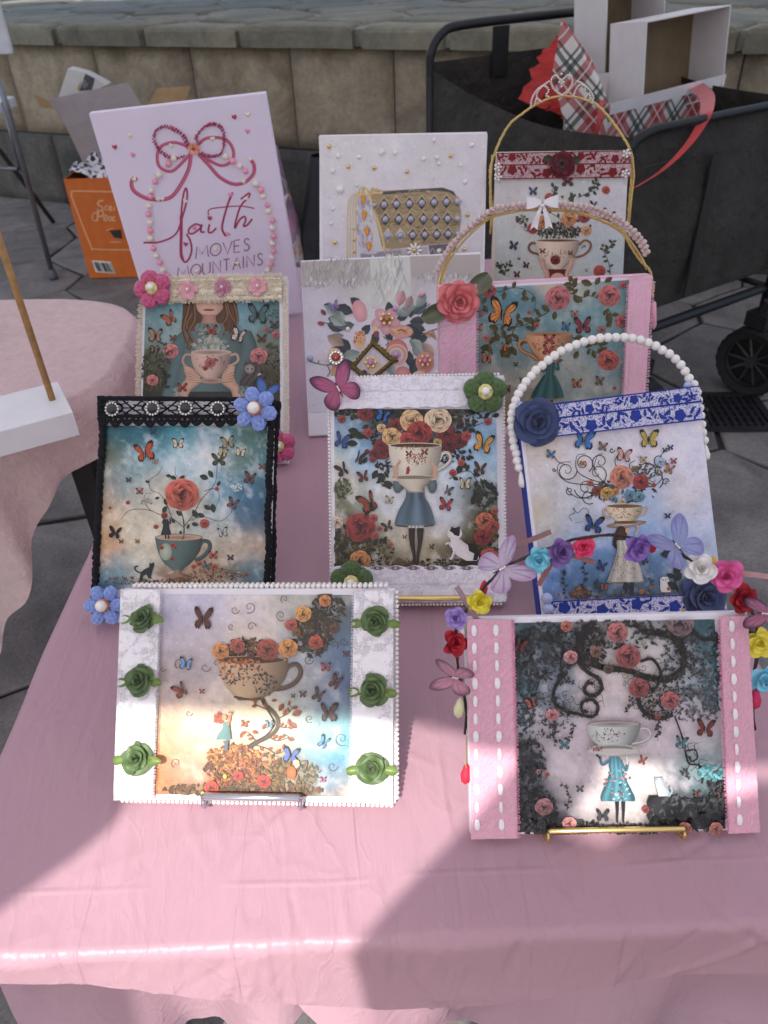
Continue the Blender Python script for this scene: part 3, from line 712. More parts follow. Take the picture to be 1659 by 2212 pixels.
# left gusset folded outwards into a tall peak
uvquad('bag_gusset', [(0, .0, .06), (0, .0, h0), (-.05, .05, h0+.13), (-.155, .09, h0+.245), (-.165, .10, h0+.10), (-.10, .05, h0-.12)], [(.5, .5), (.5, .8), (.55, .95), (.68, 1.06), (.7, .9), (.62, .68)], PLAID, bag)
WBOX = mat('white_card', S(226, 222, 222), .6, var=.03)
uvquad('bag_lining', [(.004, .004, h0-.06), (glen-.004, .004, h1-.06), (glen-.004, .004, h1-.002), (.004, .004, h0-.002)], [(0, 0)]*4, WBOX, bag)
uvquad('bag_lining', [(-.02, gd, 0), (glen, gd, 0), (glen, gd, h1+.03), (-.02, gd, h0+.07)], [(0, 0)]*4, WBOX, bag)
uvquad('bag_rim', [(0, -.001, h0-.022), (glen, -.001, h1-.022), (glen, -.001, h1+.012), (0, -.001, h0+.012)], [(0, 0)]*4, WBOX, bag)
RIB = mat('red_ribbon', S(196, 48, 50), .45, var=.1, sheen=.3)
def ribbon3(parent, pts, w, wdir, m, name='ribbon_handle', n=6):
    P = catmull(pts, n); mb = MB(); wd = np.array(wdir, float); wd /= np.linalg.norm(wd)
    ww = w if callable(w) else (lambda t: w)
    mb.grid([[p-wd*ww(i/(len(P)-1))/2, p+wd*ww(i/(len(P)-1))/2] for i, p in enumerate(P)])
    return build(mb, name, m, parent, smooth=True)
def bagloc(px, py, Y):
    p = at_y(px, py, Y)-NL; return (float(p @ gx), float(p @ gy), float(p[2]+NL[2]-gz0))
ribbon3(bag, [bagloc(1503, 185, 2.9), bagloc(1526, 206, 2.66), bagloc(1527, 238, 2.38), bagloc(1512, 275, 2.33), bagloc(1480, 320, 2.28), bagloc(1430, 368, 2.22), bagloc(1372, 405, 2.16)], lambda t: .058*(1-t)+.024*t, (1, -.3, .25), RIB)
ribbon3(bag, [bagloc(1300, 215, 2.66), bagloc(1297, 240, 2.62), bagloc(1290, 280, 2.6), bagloc(1283, 330, 2.6)], .022, (1, 0, 0), RIB)
RTIS = mat('red_tissue', S(206, 52, 48), .6, var=.15, vscale=30, trans=.35)
mb = MB(); rr = random.Random(5)
tp = [bagloc(x, y, Y) for x, y, Y in [(1196, 92, 2.98), (1238, 108, 2.98), (1226, 262, 2.72), (1128, 215, 2.74)]]
G_ = []
for j in range(15):
    row = []
    for i in range(13):
        u, v = i/12, j/14
        p = [tp[0][k]*(1-u)*(1-v)+tp[1][k]*u*(1-v)+tp[2][k]*u*v+tp[3][k]*(1-u)*v for k in range(3)]
        row.append((p[0]+rr.uniform(-.008, .008)-(.016*abs(math.sin(v*9)) if i == 0 else 0), p[1]-.05*math.sin(math.pi*u)+.06*(abs(float(fbm(u*5, v*6, 9, 3))-.5)*2)+rr.uniform(-.006, .006), p[2]+rr.uniform(-.006, .006)+(.02*math.sin(u*11) if j == 0 else 0)))
    G_.append(row)
mb.grid(G_)
build(mb, 'tissue_paper', RTIS, bag)
def open_box(name, c000, ex, ey, ez, wx, wy, wz, th, label, inner):
    """open box: back panel + four walls; opening faces -ey"""
    M_ = Matrix([[ex[i], ey[i], ez[i], c000[i]] for i in range(3)]+[[0, 0, 0, 1]])
    e = empty(name, M_, label, 'box')
    for nm, a in (('wall', (0, th, 0, wy, 0, wz)), ('wall', (wx-th, wx, 0, wy, 0, wz)), ('wall', (th, wx-th, 0, wy, wz-th, wz)), ('wall', (th, wx-th, 0, wy, 0, th))):
        mb = MB(); mb.box(*a); build(mb, nm, WBOX, e)
    mb = MB(); mb.box(th, wx-th, wy-th, wy-.0005, th, wz-th); build(mb, 'base', inner, e)
    return e
CARD = mat('grey_board', S(122, 104, 78), .8, var=.08)
# big box: front edge corners in the photo
f_tl = np.array(at_y(1397, 46, 2.78)); f_tr = np.array(at_y(1580, 10, 2.98))
ex = f_tr-f_tl; wx_ = float(np.linalg.norm(ex)); ex /= wx_
dn = np.array(at_y(1362, 214, 2.74))-f_tl; hz = float(np.linalg.norm(dn)); ez = -dn/hz; ez -= ex*(ez @ ex); ez /= np.linalg.norm(ez); ey = np.cross(ez, ex)
open_box('gift_box', f_tl-ez*hz*1.25, ex, ey, ez, wx_, .15, hz*1.25, .004, 'open white gift box standing on end in the plaid bag', CARD)
g_tl = np.array(at_y(1312, -30, 2.98)); 
open_box('gift_box', g_tl-ez*hz*1.45+ex*-.16*0, ex, ey, ez, wx_*.7, .15, hz*1.45, .004, 'tall narrow white box behind the open gift box', CARD)
# the second box shows its plain side towards the gift bag's peak

# ---- orange carton
ORG = mat('orange_card', S(206, 104, 34), .55, var=.06)
INK = mat('pale_print', S(232, 176, 130), .6, var=.05)
GREYC = mat('grey_card', S(150, 140, 140), .8, var=.06)
cb = crop(0, 200, 2.2114)
o_bl = at_z(*cb(785, 1985), 0); 
Yb = float(o_bl[1])
o_tl = np.array(at_y(*cb(497, 1120), Yb)); bh = float(o_tl[2])
bwid = .46
box = empty('orange_carton', Matrix.Translation((o_bl[0], Yb, .004)) @ Matrix.Rotation(R_(-3), 4, 'Z'), 'open orange cardboard carton with script lettering beside the stone wall', 'carton')
dxl = float(o_tl[0]-o_bl[0])
th = .004
mb = MB(); mb.box(0, bwid, 0, th, 0, bh-.004); build(mb, 'front_panel', ORG, box)
mb = MB(); mb.box(0, bwid, .32, .32+th, 0, bh-.004); build(mb, 'back_panel', GREYC, box)
for x in (0, bwid-th):
    mb = MB(); mb.box(x, x+th, th, .32, 0, bh-.004); build(mb, 'side_panel', ORG, box)
mb = MB(); mb.box(th, bwid-th, th, .32, .001, .006); build(mb, 'bottom_panel', GREYC, box)
def bxl(px, py, Y):
    p = at_y(px, py, Y); q = p-np.array([o_bl[0], Yb, .004]); c, s = math.cos(R_(3)), math.sin(R_(3)); return (float(q[0]*c-q[1]*s), float(q[0]*s+q[1]*c), float(q[2]))
def thick(name, pts, m, parent, th=.003, d=(0, 1, 0)):
    mb = MB(); n = len(pts); d = np.array(d)*th
    mb.add([tuple(p) for p in pts]+[tuple(np.array(p)+d) for p in pts], [tuple(range(n)), tuple(range(n, 2*n))[::-1]]+[(k, n+k, n+(k+1) % n, (k+1) % n) for k in range(n)])
    return build(mb, name, m, parent, fix=True)
YB = Yb+.33
thick('flap', [bxl(*cb(750, 1035), YB), bxl(*cb(950, 1000), YB), bxl(*cb(1290, 560), YB+.06), bxl(*cb(1230, 470), YB+.07), bxl(*cb(1110, 275), YB+.12), bxl(*cb(425, 425), YB+.12), bxl(*cb(575, 660), YB+.06)], GREYC, box)
BRN = mat('brown_card', S(150, 122, 84), .8, var=.1)
thick('flap', [bxl(*cb(290, 375), YB+.02), bxl(*cb(430, 440), YB+.05), bxl(*cb(470, 510), YB+.03), bxl(*cb(360, 490), YB)], BRN, box)
thick('flap', [bxl(*cb(1290, 470), YB+.1), bxl(*cb(1370, 325), YB+.2), bxl(*cb(1660, 310), YB+.2), bxl(*cb(1600, 470), YB+.1)], BRN, box)
# printed frame, lettering and barcode on the carton's front (thin raised ink)
def stroke(mb, pts, w, z0=.0, cv=True, n=6):
    P = catmull(pts, n) if cv else np.array(pts, float); m = len(P); vs = []
    for i in range(m):
        t = P[min(i+1, m-1)]-P[max(i-1, 0)]; l = math.hypot(*t[:2]) or 1; nx, ny = -t[1]/l*w/2, t[0]/l*w/2
        vs += [(P[i][0]+nx, P[i][1]+ny), (P[i][0]-nx, P[i][1]-ny)]
    return vs, [(2*i, 2*i+1, 2*i+3, 2*i+2) for i in range(m-1)]
mb = MB()
def cart(pts, w, cv=True):
    q = [(bxl(*cb(x, y), Yb-.001)[0], bxl(*cb(x, y), Yb-.001)[2]) for x, y in pts]
    vs, fs = stroke(mb, q, w, cv=cv); mb.add([(a, -.0015, b) for a, b in vs], fs)
cart([(1000, 1222), (660, 1220), (625, 1240), (640, 1310), (790, 1690), (830, 1725), (1200, 1725)], .006)
cart([(905, 1300), (870, 1305), (855, 1335), (885, 1350), (900, 1375), (870, 1390), (850, 1375)], .007)
cart([(945, 1345), (925, 1350), (920, 1375), (945, 1380)], .006); cart([(955, 1370), (975, 1362), (970, 1345), (955, 1360), (962, 1385), (985, 1378)], .006); cart([(1000, 1350), (1000, 1385)], .006)
cart([(830, 1400), (808, 1430), (812, 1470), (850, 1478)], .005); cart([(860, 1385), (855, 1440), (850, 1480)], .01); cart([(835, 1410), (880, 1385), (905, 1405), (890, 1435), (855, 1440)], .007)
cart([(905, 1460), (935, 1448), (930, 1425), (908, 1440), (912, 1475), (940, 1470)], .006); cart([(975, 1440), (955, 1440), (950, 1470), (972, 1470), (978, 1440), (982, 1475)], .006); cart([(1010, 1440), (992, 1448), (995, 1475), (1015, 1470)], .006)
cart([(930, 1560), (990, 1540)], .004, False); cart([(960, 1660), (1060, 1658)], .004, False)
build(mb, 'printed_lettering', INK, box)
def cquad(name, pts, m, e):
    return thick(name, [(bxl(*cb(x, y), Yb-.001)[0], -e, bxl(*cb(x, y), Yb-.001)[2]) for x, y in pts], m, box, .0008, (0, 1, 0))
cquad('barcode_label', [(800, 1822), (965, 1832), (1010, 1935), (835, 1925)], mat('label_white', S(216, 214, 208), .6), .002)
mb = MB()
for k in range(13):
    a = (822+k*11.5+rr.uniform(-2, 2), 1838+k*.6); b = (a[0]+36, a[1]+78)
    q = [(bxl(*cb(x, y), Yb-.001)[0], bxl(*cb(x, y), Yb-.001)[2]) for x, y in (a, b)]
    vs, fs = stroke(mb, q, rr.choice([.002, .003, .005]), cv=False); mb.add([(x, -.0035, z) for x, z in vs], fs)
build(mb, 'barcode_bars', mat('ink_black', S(40, 38, 40), .6), box)
cquad('printed_picture', [(955, 1560), (1060, 1550), (1070, 1630), (1000, 1620)], MATS['ink_black'], .002)
# black-and-white wrapping and a white packet in the carton
BW = bpy.data.materials.new('black_white_wrap'); BW.use_nodes = True
n_ = BW.node_tree.nodes; L_ = BW.node_tree.links; tcx = n_.new('ShaderNodeTexCoord'); vz = n_.new('ShaderNodeTexNoise'); vz.inputs['Scale'].default_value = 14; vz.inputs['Distortion'].default_value = 2
L_.new(tcx.outputs['Object'], vz.inputs['Vector']); cr = n_.new('ShaderNodeValToRGB'); cr.color_ramp.elements[0].position = .46; cr.color_ramp.elements[1].position = .5
cr.color_ramp.elements[0].color = (*S(28, 28, 34), 1); cr.color_ramp.elements[1].color = (*S(214, 212, 218), 1); L_.new(vz.outputs[0], cr.inputs[0]); L_.new(cr.outputs[0], n_['Principled BSDF'].inputs['Base Color'])
mb = MB(); P = []
for j in range(12):
    P.append([(.01+.44*i/23, .015+.295*j/11, bh-.06+.13*float(fbm(i*.5+3, j*.5, 8, 4))**1.2+(.05 if i < 5 else 0)*(1-abs(i-2)/3)) for i in range(24)])
mb.grid(P); wp = build(mb, 'wrapping_paper', BW); wp.matrix_world = box.matrix_world.copy()
tag(wp, 'crumpled black and white wrapping paper filling the orange carton', 'wrapping paper')
q0 = [at_y(*cb(x, y), YB+.10+Yb*0+.10) for x, y in [(510, 400), (590, 155), (745, 195), (930, 295), (700, 420)]]
cq = sum(q0)/5
pk = thick('paper_packet', [tuple(np.array(p)-cq) for p in q0], mat('packet_white', S(206, 204, 200), .6, var=.04), None, .09); pk.location = tuple(cq)
tag(pk, 'white printed packet with dark band leaning behind the orange carton', 'packet')
mb = MB()
q1 = [np.array(at_y(*cb(x, y), YB+.2))-cq-np.array([0, .002, 0]) for x, y in [(690, 350), (745, 197), (826, 240), (800, 340)]]
pb = thick('dark_band', [tuple(p) for p in q1], mat('packet_grey', S(78, 78, 84), .6), pk, .0015)
q1 = [np.array(at_y(*cb(x, y), YB+.2))-cq-np.array([0, .002, 0]) for x, y in [(672, 330), (700, 265), (706, 270), (690, 345)]]
thick('print_stripe', [tuple(p) for p in q1], mat('packet_ochre', S(196, 160, 96), .6), pk, .0015)
mb = MB(); q2 = []
for cx_, cy_ in ((735, 270), (752, 290), (738, 308)):
    pts = [(cx_+13*math.cos(t), cy_+13*math.sin(t)) for t in [2*math.pi*i/10 for i in range(11)]]
    q = [np.array(at_y(*cb(x, y), YB+.2))-cq for x, y in pts]; vs, fs = stroke(mb, [(p[0], p[2]) for p in q], .004, cv=False); mb.add([(a, -.005, b) for a, b in vs], fs)
build(mb, 'print_rings', mat('packet_white2', S(170, 168, 166), .6), pk)

# ---- patterned tote and black bag behind the canvases
def bag_mesh(pts_lo, pts_hi, depth, puff, seed, n=16):
    P = []
    for j in range(13):
        v = j/12; row = []
        for i in range(2*n):
            a = 2*math.pi*i/(2*n); ca, sa = math.cos(a), math.sin(a)
            lo, hi = pts_lo, pts_hi
            xl = lo[0]+(hi[0]-lo[0])*v; xr = lo[1]+(hi[1]-lo[1])*v; cx = (xl+xr)/2; hw = (xr-xl)/2
            pw = lambda t: math.copysign(abs(t)**.55, t)
            k = 1+.06*(float(vnoise(a*3, v*4, seed))-.5)*2
            d = depth*(1-.55*v**3)
            row.append((cx+hw*pw(ca)*k, d*pw(sa)*k, v*lo[2]))
        P.append(row+[row[0]])
    mb = MB(); mb.grid(P); return mb
FLORAL = bpy.data.materials.new('floral_print'); FLORAL.use_nodes = True
n_ = FLORAL.node_tree.nodes; L_ = FLORAL.node_tree.links; tcx = n_.new('ShaderNodeTexCoord'); vz = n_.new('ShaderNodeTexNoise'); vz.inputs['Scale'].default_value = 7; vz.inputs['Detail'].default_value = 3
L_.new(tcx.outputs['Object'], vz.inputs['Vector']); cr = n_.new('ShaderNodeValToRGB'); e_ = cr.color_ramp.elements
e_[0].position = .36; e_[0].color = (*S(214, 128, 166), 1); e_[1].position = .46; e_[1].color = (*S(176, 148, 168), 1)
for p_, c_ in ((.55, S(150, 120, 146)), (.6, S(206, 196, 200)), (.66, S(170, 104, 66))): q = e_.new(p_); q.color = (*c_, 1)
L_.new(vz.outputs[0], cr.inputs[0]); L_.new(cr.outputs[0], n_['Principled BSDF'].inputs['Base Color']); n_['Principled BSDF'].inputs['Roughness'].default_value = .6
tb0 = at_z(600, 560, 0)
tl_ = bag_mesh((-.32, .16, .56), (-.30, .06), .1, 0, 4)
tote = build(tl_, 'tote_bag', FLORAL, smooth=True, loc=(float(at_z(648, 575, 0)[0])-.13, float(at_z(648, 575, 0)[1])+.12, 0))
tag(tote, 'pink floral patterned tote bag behind the script lettered canvas', 'bag')
ribbon3(tote, [(-.2, -.02, .55), (-.16, -.03, .66), (-.05, -.03, .66), (-.02, -.02, .55)], .02, (0, 1, 0), mat('tote_handle', S(214, 128, 166), .6), 'handle')
thick('paper_tag', [(.02, -.11, .33), (.11, -.11, .36), (.05, -.11, .25), (.01, -.11, .27)], MATS['label_white'], tote, .002)
bl_ = bag_mesh((-.2, .3, .50), (-.08, .25), .13, 0, 9)
bk_ = build(bl_, 'black_bag', mat('black_nylon', S(34, 34, 40), .7, var=.2), smooth=True, loc=(float(at_z(720, 585, 0)[0]), float(at_z(720, 585, 0)[1])+.25, 0))
tag(bk_, 'soft black bag standing beside the patterned tote near the wall', 'bag')
ribbon3(bk_, [(-.02, 0, .49), (.02, -.02, .58), (.12, -.02, .58), (.16, 0, .49)], .025, (0, 1, 0), MATS['black_nylon'], 'handle')

# ---- metal leg of a folding chair at the far left
CH = mat('chair_tube', S(128, 130, 136), .4, metal=.7, var=.08)
ft = at_z(*cb(468, 1985), 0); ch = empty('folding_chair', Matrix.Translation((ft[0], ft[1], 0)), 'grey tubular folding chair standing on the paving by the wall', 'chair')
def cl_(px, py, Y): p = at_y(px, py, Y); return (float(p[0]-ft[0]), float(p[1]-ft[1]), float(p[2]))
Yf = float(ft[1])
t1 = cl_(*cb(0, 190), Yf); t2 = cl_(*cb(70, 520), Yf)
mb = MB(); mb.tube([(0, 0, .02), t2, (t1[0]-.02, t1[1], t1[2]+.05)], .0135, 10); lg = build(mb, 'leg', CH, ch, smooth=True)
mb = MB(); mb.lathe([(.0, 0), (.024, 0), (.024, .02), (.018, .05), (.0, .052)], 14); build(mb, 'rubber_foot', mat('grey_rubber', S(92, 94, 100), .7), lg, smooth=True)
f2 = at_z(*cb(465, 1500), 0)
t3 = cl_(*cb(0, 870), Yf+.5)
mb = MB(); mb.tube([(f2[0]-ft[0], f2[1]-ft[1], 0.01), t3, (t3[0]-.3, t3[1]-.1, t3[2]+.25)], .0135, 10); build(mb, 'leg', mat('chair_dark', S(62, 54, 52), .6), ch, smooth=True)
mb = MB(); mb.tube([cl_(*cb(150, 1030), Yf), cl_(*cb(-120, 1010), Yf+.1)], .009, 8); mb.tube([cl_(*cb(20, 450), Yf), cl_(*cb(180, 1040), Yf+.02)], .009, 8); build(mb, 'crossbar', CH, ch, smooth=True)
s0 = cl_(*cb(0, 560), Yf)
mb = MB(); mb.box(s0[0]-.56, s0[0]-.075, s0[1]-.02, s0[1]+.42, s0[2]-.03, s0[2]+.02); build(mb, 'seat', mat('chair_seat', S(206, 208, 214), .5), ch, bev=.012)
mb = MB(); mb.box(s0[0]-.46, s0[0]-.02, s0[1]+.40, s0[1]+.43, s0[2]+.2, s0[2]+.46); build(mb, 'backrest', MATS['chair_seat'], ch, bev=.01)
mb = MB(); mb.tube([(s0[0]-.45, 0, .02), (s0[0]-.45+t2[0]-0, 0, t2[2]), (s0[0]-.45+t1[0], 0, t1[2])], .0135, 10); build(mb, 'leg', CH, ch, smooth=True)
# ================================================================== painting and trimming tools
PRINT = vcol_mat('printed_paper', .38, .09, 700)
CANVAS = mat('white_canvas', S(238, 234, 240), .75, var=.02, bump=.25, bscale=1400)
def C3(c): return np.array(S(*c))
class Art:
    """flat printed picture: coloured shapes laid on one another like layers of ink"""
    def __init__(s, P, cr, z=.0006):
        s.gam = .26; s.P = P; s.cr = cr; s.v = []; s.c = []; s.f = []; s.z = z; s.r = random.Random(hash(len(PN))+int(P.w*1e5)); s.box = None
    def mp(s, pts):
        pts = np.asarray(pts, float)
        if s.box is not None:
            pts = np.stack([np.clip(pts[:, 0], s.box[0], s.box[2]), np.clip(pts[:, 1], s.box[1], s.box[3])], 1)
        X, Y = s.cr(pts[:, 0], pts[:, 1]); return s.P.locs(np.stack([X, Y], 1))
    def raw(s, pts, cols, faces, dz=1e-5):
        q = s.mp(pts); o = len(s.v)
        s.v += [(float(a), float(b), s.z) for a, b in q]
        cols = np.asarray(cols, float)
        if cols.ndim == 1: cols = np.repeat(cols[None], len(q), 0)
        s.c += [tuple(c) for c in cols]; s.f += [tuple(i+o for i in f) for f in faces]; s.z += dz*.28
    def bg(s, q4, ctrl, sig=130, nx=132, ny=132, amp=.3, nsc=90, cloud=None, seed=1, pw=1.0):
        A = np.array(q4, float); u = np.linspace(0, 1, nx); v = np.linspace(0, 1, ny); U, V = np.meshgrid(u, v)
        W = [(1-U)*(1-V), U*(1-V), U*V, (1-U)*V]
        X = sum(w_*a[0] for w_, a in zip(W, A)); Y = sum(w_*a[1] for w_, a in zip(W, A))
        wx = X+70*(fbm(X/nsc*.6, Y/nsc*.6, seed+20, 4)-.5)*2; wy = Y+70*(fbm(X/nsc*.6, Y/nsc*.6, seed+31, 4)-.5)*2
        num = np.zeros((ny, nx, 3)); den = np.zeros((ny, nx))+1e-9
        for cx, cy, c in ctrl:
            k = np.exp(-((wx-cx)**2+(wy-cy)**2)/(2*sig*sig))+1e-6; num += k[..., None]*C3(c); den += k
        col = num/den[..., None]
        f = fbm(X/nsc, Y/nsc, seed, 6, .6); f2 = fbm(X/nsc*2.7+9, Y/nsc*2.7, seed+5, 5, .65)
        col = col*(1+amp*((f-.5)*1.6+(f2-.5)*1.3))[..., None]
        if cloud:
            k = np.clip((f-.52)*4.2, 0, 1)[..., None]*cloud[1]; col = col*(1-k)+C3(cloud[0])*k
        col = np.clip(col*1.10, .004, .86)
        s.raw(np.stack([X.ravel(), Y.ravel()], 1), col.reshape(-1, 3), [(i*nx+j, (i+1)*nx+j, (i+1)*nx+j+1, i*nx+j+1) for i in range(ny-1) for j in range(nx-1)], 4e-5)
        R = random.Random(seed)
        for _ in range(650):           # loose brush strokes picked up from the wash below
            i, j = R.randrange(3, ny-3), R.randrange(3, nx-3); c = col[i, j]*R.uniform(.78, 1.26); l = nsc*R.uniform(.10, .42); wd = l*R.uniform(.2, .5); a = R.random()*6.283
            ca, sa = math.cos(a), math.sin(a); x, y = X[i, j], Y[i, j]
            s.raw([(x+l*p*ca-wd*o*sa, y+l*p*sa+wd*o*ca) for p, o in ((-.5, 0), (-.15, -.5), (.25, -.35), (.5, 0), (.25, .35), (-.15, .5))], np.clip(np.array([col[i, j], c, c, col[i, j], c, c]), .004, .86), [(0, 1, 2, 3, 4, 5)], 2.5e-6)
    def fan(s, pts, edge, ctr, c=None, dz=1e-5):
        pts = np.asarray(pts, float); n = len(pts); c = pts.mean(0) if c is None else np.array(c, float)
        e = np.asarray(edge, float)
        if e.ndim == 1: e = np.repeat(e[None], n, 0)
        s.raw(np.vstack([pts, c]), np.vstack([e, ctr]), [(i, (i+1) % n, n) for i in range(n)], dz)
    def poly(s, pts, col, dz=1e-5):
        s.raw(pts, C3(col) if not isinstance(col, np.ndarray) else col, [tuple(range(len(pts)))], dz)
    def ell(s, cx, cy, rx, ry, col, ctr=None, rot=0, n=20, dz=1e-5):
        t = np.linspace(0, 2*math.pi, n, endpoint=False); x = rx*np.cos(t); y = ry*np.sin(t); r = math.radians(rot)
        s.fan(np.stack([cx+x*math.cos(r)-y*math.sin(r), cy+x*math.sin(r)+y*math.cos(r)], 1), C3(col), C3(ctr or col), (cx, cy), dz)
    def line(s, pts, w, col, taper=0, cv=True, n=7, dz=1e-5, flat=False):
        P = catmull(pts, n) if cv and len(pts) > 2 else np.array(pts, float); m = len(P); vs = []
        for i in range(m):
            t = P[min(i+1, m-1)]-P[max(i-1, 0)]; l = math.hypot(*t) or 1; k = i/(m-1)
            ww = w*(1-taper*k)/2 if taper >= 0 else w*(1+taper*(1-k))/2
            vs += [(P[i][0]-t[1]/l*ww, P[i][1]+t[0]/l*ww), (P[i][0]+t[1]/l*ww, P[i][1]-t[0]/l*ww)]
        c = C3(col); cols = np.array([c if flat else (c*1.25 if i % 2 == 0 else c*.72) for i in range(len(vs))])
        s.raw(vs, cols, [(2*i, 2*i+1, 2*i+3, 2*i+2) for i in range(m-1)], dz)
    def spiral(s, cx, cy, r, turns, w, col, a0=0, sg=1):
        s.line([(cx+r*(1-t)*math.cos(a0+sg*t*turns*2*math.pi), cy+r*(1-t)*math.sin(a0+sg*t*turns*2*math.pi)) for t in np.linspace(0, .92, int(12*turns)+3)], w, col, .5, cv=False)
    def patch(s, rows, colf, nc=14, dz=1e-5):
        """rows of (y, xl, xr); colf(u in -1..1, v 0..1) gives colour"""
        ys = np.array([r[0] for r in rows], float); k = np.linspace(0, len(rows)-1, (len(rows)-1)*4+1)
        Y = np.interp(k, range(len(rows)), ys); XL = catmull([(i, r[1]) for i, r in enumerate(rows)], 4)[:, 1]; XR = catmull([(i, r[2]) for i, r in enumerate(rows)], 4)[:, 1]
        pts = []; cols = []; nr = len(k)
        for i in range(nr):
            for j in range(nc):
                u = j/(nc-1); pts.append((XL[i]+(XR[i]-XL[i])*u, Y[i])); cols.append(np.clip(colf(2*u-1, i/(nr-1)), .003, .9))
        s.raw(pts, cols, [(i*nc+j, (i+1)*nc+j, (i+1)*nc+j+1, i*nc+j+1) for i in range(nr-1) for j in range(nc-1)], dz)
    def rose(s, cx, cy, r, col, rot=None):
        c = C3(col); R = s.r; a0 = R.random()*6.28 if rot is None else rot
        for lay, (n, rad, sz, br) in enumerate(((6, .60, .50, .95), (5, .44, .46, .88), (5, .28, .40, .95), (3, .13, .30, .85))):
            for i in range(n):
                a = a0+lay*.7+2*math.pi*i/n+R.uniform(-.15, .15); px, py = cx+rad*r*math.cos(a), cy+rad*r*.92*math.sin(a)
                t = np.linspace(0, 2*math.pi, 12, endpoint=False); ra = sz*r*R.uniform(.9, 1.1); rt = ra*1.15
                x = ra*.8*np.cos(t); y = rt*np.sin(t)
                pts = np.stack([px+x*math.cos(a)-y*math.sin(a), py+x*math.sin(a)+y*math.cos(a)], 1)
                d = np.cos(t); li = 1+.18*(-math.sin(a)-.3*math.cos(a))
                k = br*(.50+.52*np.clip(d, -1, 1)+.14*(d > .8))*li*R.uniform(.92, 1.08)
                s.fan(pts, np.clip(c[None]*k[:, None]+np.array([.03, .02, .015])*np.clip(d, 0, 1)[:, None], .003, .95), c*br*.36*li, (px-.35*ra*math.cos(a), py-.35*ra*math.sin(a)), 7e-6)
        for k in range(2): s.spiral(cx, cy, r*(.24-.09*k), 1.2, r*.05, tuple(int(v*.42) for v in col), a0+k*2)
    def leaf(s, x, y, l, a, col):
        a = math.radians(a); c, sn = math.cos(a), math.sin(a); w = .30*l
        sh = [(0, 0), (.25, -.75), (.55, -1), (.8, -.6), (1, 0)]; lo = [(.8, .6), (.55, 1), (.25, .75)]
        f = lambda p: (x+l*p[0]*c-w*p[1]*sn, y+l*p[0]*sn+w*p[1]*c)
        b = C3(col)
        s.raw([f(p) for p in sh]+[f((.5, 0))], np.array([b*.7, b*1.1, b*1.25, b*1.1, b*.8, b*.8]), [(0, 1, 5), (1, 2, 5), (2, 3, 5), (3, 4, 5)], 0)
        s.raw([f(p) for p in [(1, 0)]+lo+[(0, 0)]]+[f((.5, 0))], np.array([b*.6, b*.6, b*.65, b*.6, b*.5, b*.8]), [(0, 1, 5), (1, 2, 5), (2, 3, 5), (3, 4, 5)], 8e-6)
    def bfly(s, cx, cy, z, rot, col, l=1.0, r=1.0, edge=(34, 24, 24)):
        """wings drawn with a dark margin; l and r foreshorten either side"""
        a = math.radians(rot); ca, sa = math.cos(a), math.sin(a)
        fore = [(0.04, .02), (.2, -.5), (.55, -.92), (.92, -1.0), (1.0, -.78), (.84, -.42), (.5, -.05)]
        hind = [(.04, 0), (.45, -.04), (.78, .12), (.86, .42), (.7, .7), (.5, .62), (.36, .74), (.18, .4)]
        c = C3(col); e = C3(edge)
        for sg, k in ((-1, l), (1, r)):
            for w in (hind, fore):
                tr = lambda P: [(cx+z*(sg*k*x*ca-y*sa), cy+z*(sg*k*x*sa+y*ca)) for x, y in P]
                s.poly(tr(w), e, 7e-6)
                m = np.array(w); q = m[0]+(m-m[0])*.80+np.array([.04, 0 if w is hind else .02])
                s.fan(tr(q), np.clip(np.array([c*(.75 if i % 2 else 1.15) for i in range(len(q))]), 0, .9), c*1.2, tr([q.mean(0)])[0], 7e-6)
                for i in range(1, len(q)-1, 2): s.line([tr([q[0]])[0], tr([q[i]])[0]], z*.03, edge, 0, False, dz=6e-6)
        s.line([(cx-z*.3*-sa*-1, cy-z*.32*ca), (cx-z*.4*sa*1, cy+z*.4*ca)], z*.10, edge, .3, False)
    def dabs(s, n, ell, size, pal, ang=None, asp=.45, seed=0):
        R = random.Random(seed+n); cx, cy, rx, ry = ell
        for _ in range(n):
            t = R.random()*6.283; q = math.sqrt(R.random()); x = cx+rx*q*math.cos(t); y = cy+ry*q*math.sin(t)
            a = R.random()*6.283 if ang is None else math.radians(ang)+R.uniform(-.5, .5); l = size*R.uniform(.5, 1.4); w = l*asp
            c = C3(R.choice(pal))*R.uniform(.75, 1.25); ca, sa = math.cos(a), math.sin(a)
            pts = [(x+l*p*ca-w*o*sa, y+l*p*sa+w*o*ca) for p, o in ((-.5, 0), (-.1, -.5), (.5, 0), (-.1, .5))]
            s.raw(pts, np.clip(np.array([c*.8, c*1.15, c, c*.8]), .003, .9), [(0, 1, 2, 3)], 4e-6)
    def twig(s, pts, w, col, leafc, ll, n=6, seed=0):
        s.line(pts, w, col, .6); P = catmull(pts, 8); R = random.Random(seed)
        for k in range(n):
            i = int((k+.7)/n*(len(P)-2)); t = P[i+1]-P[i]; a = math.degrees(math.atan2(t[1], t[0])); s.leaf(P[i][0], P[i][1], ll*R.uniform(.7, 1.2), a+R.choice([-1, 1])*R.uniform(35, 75), leafc)
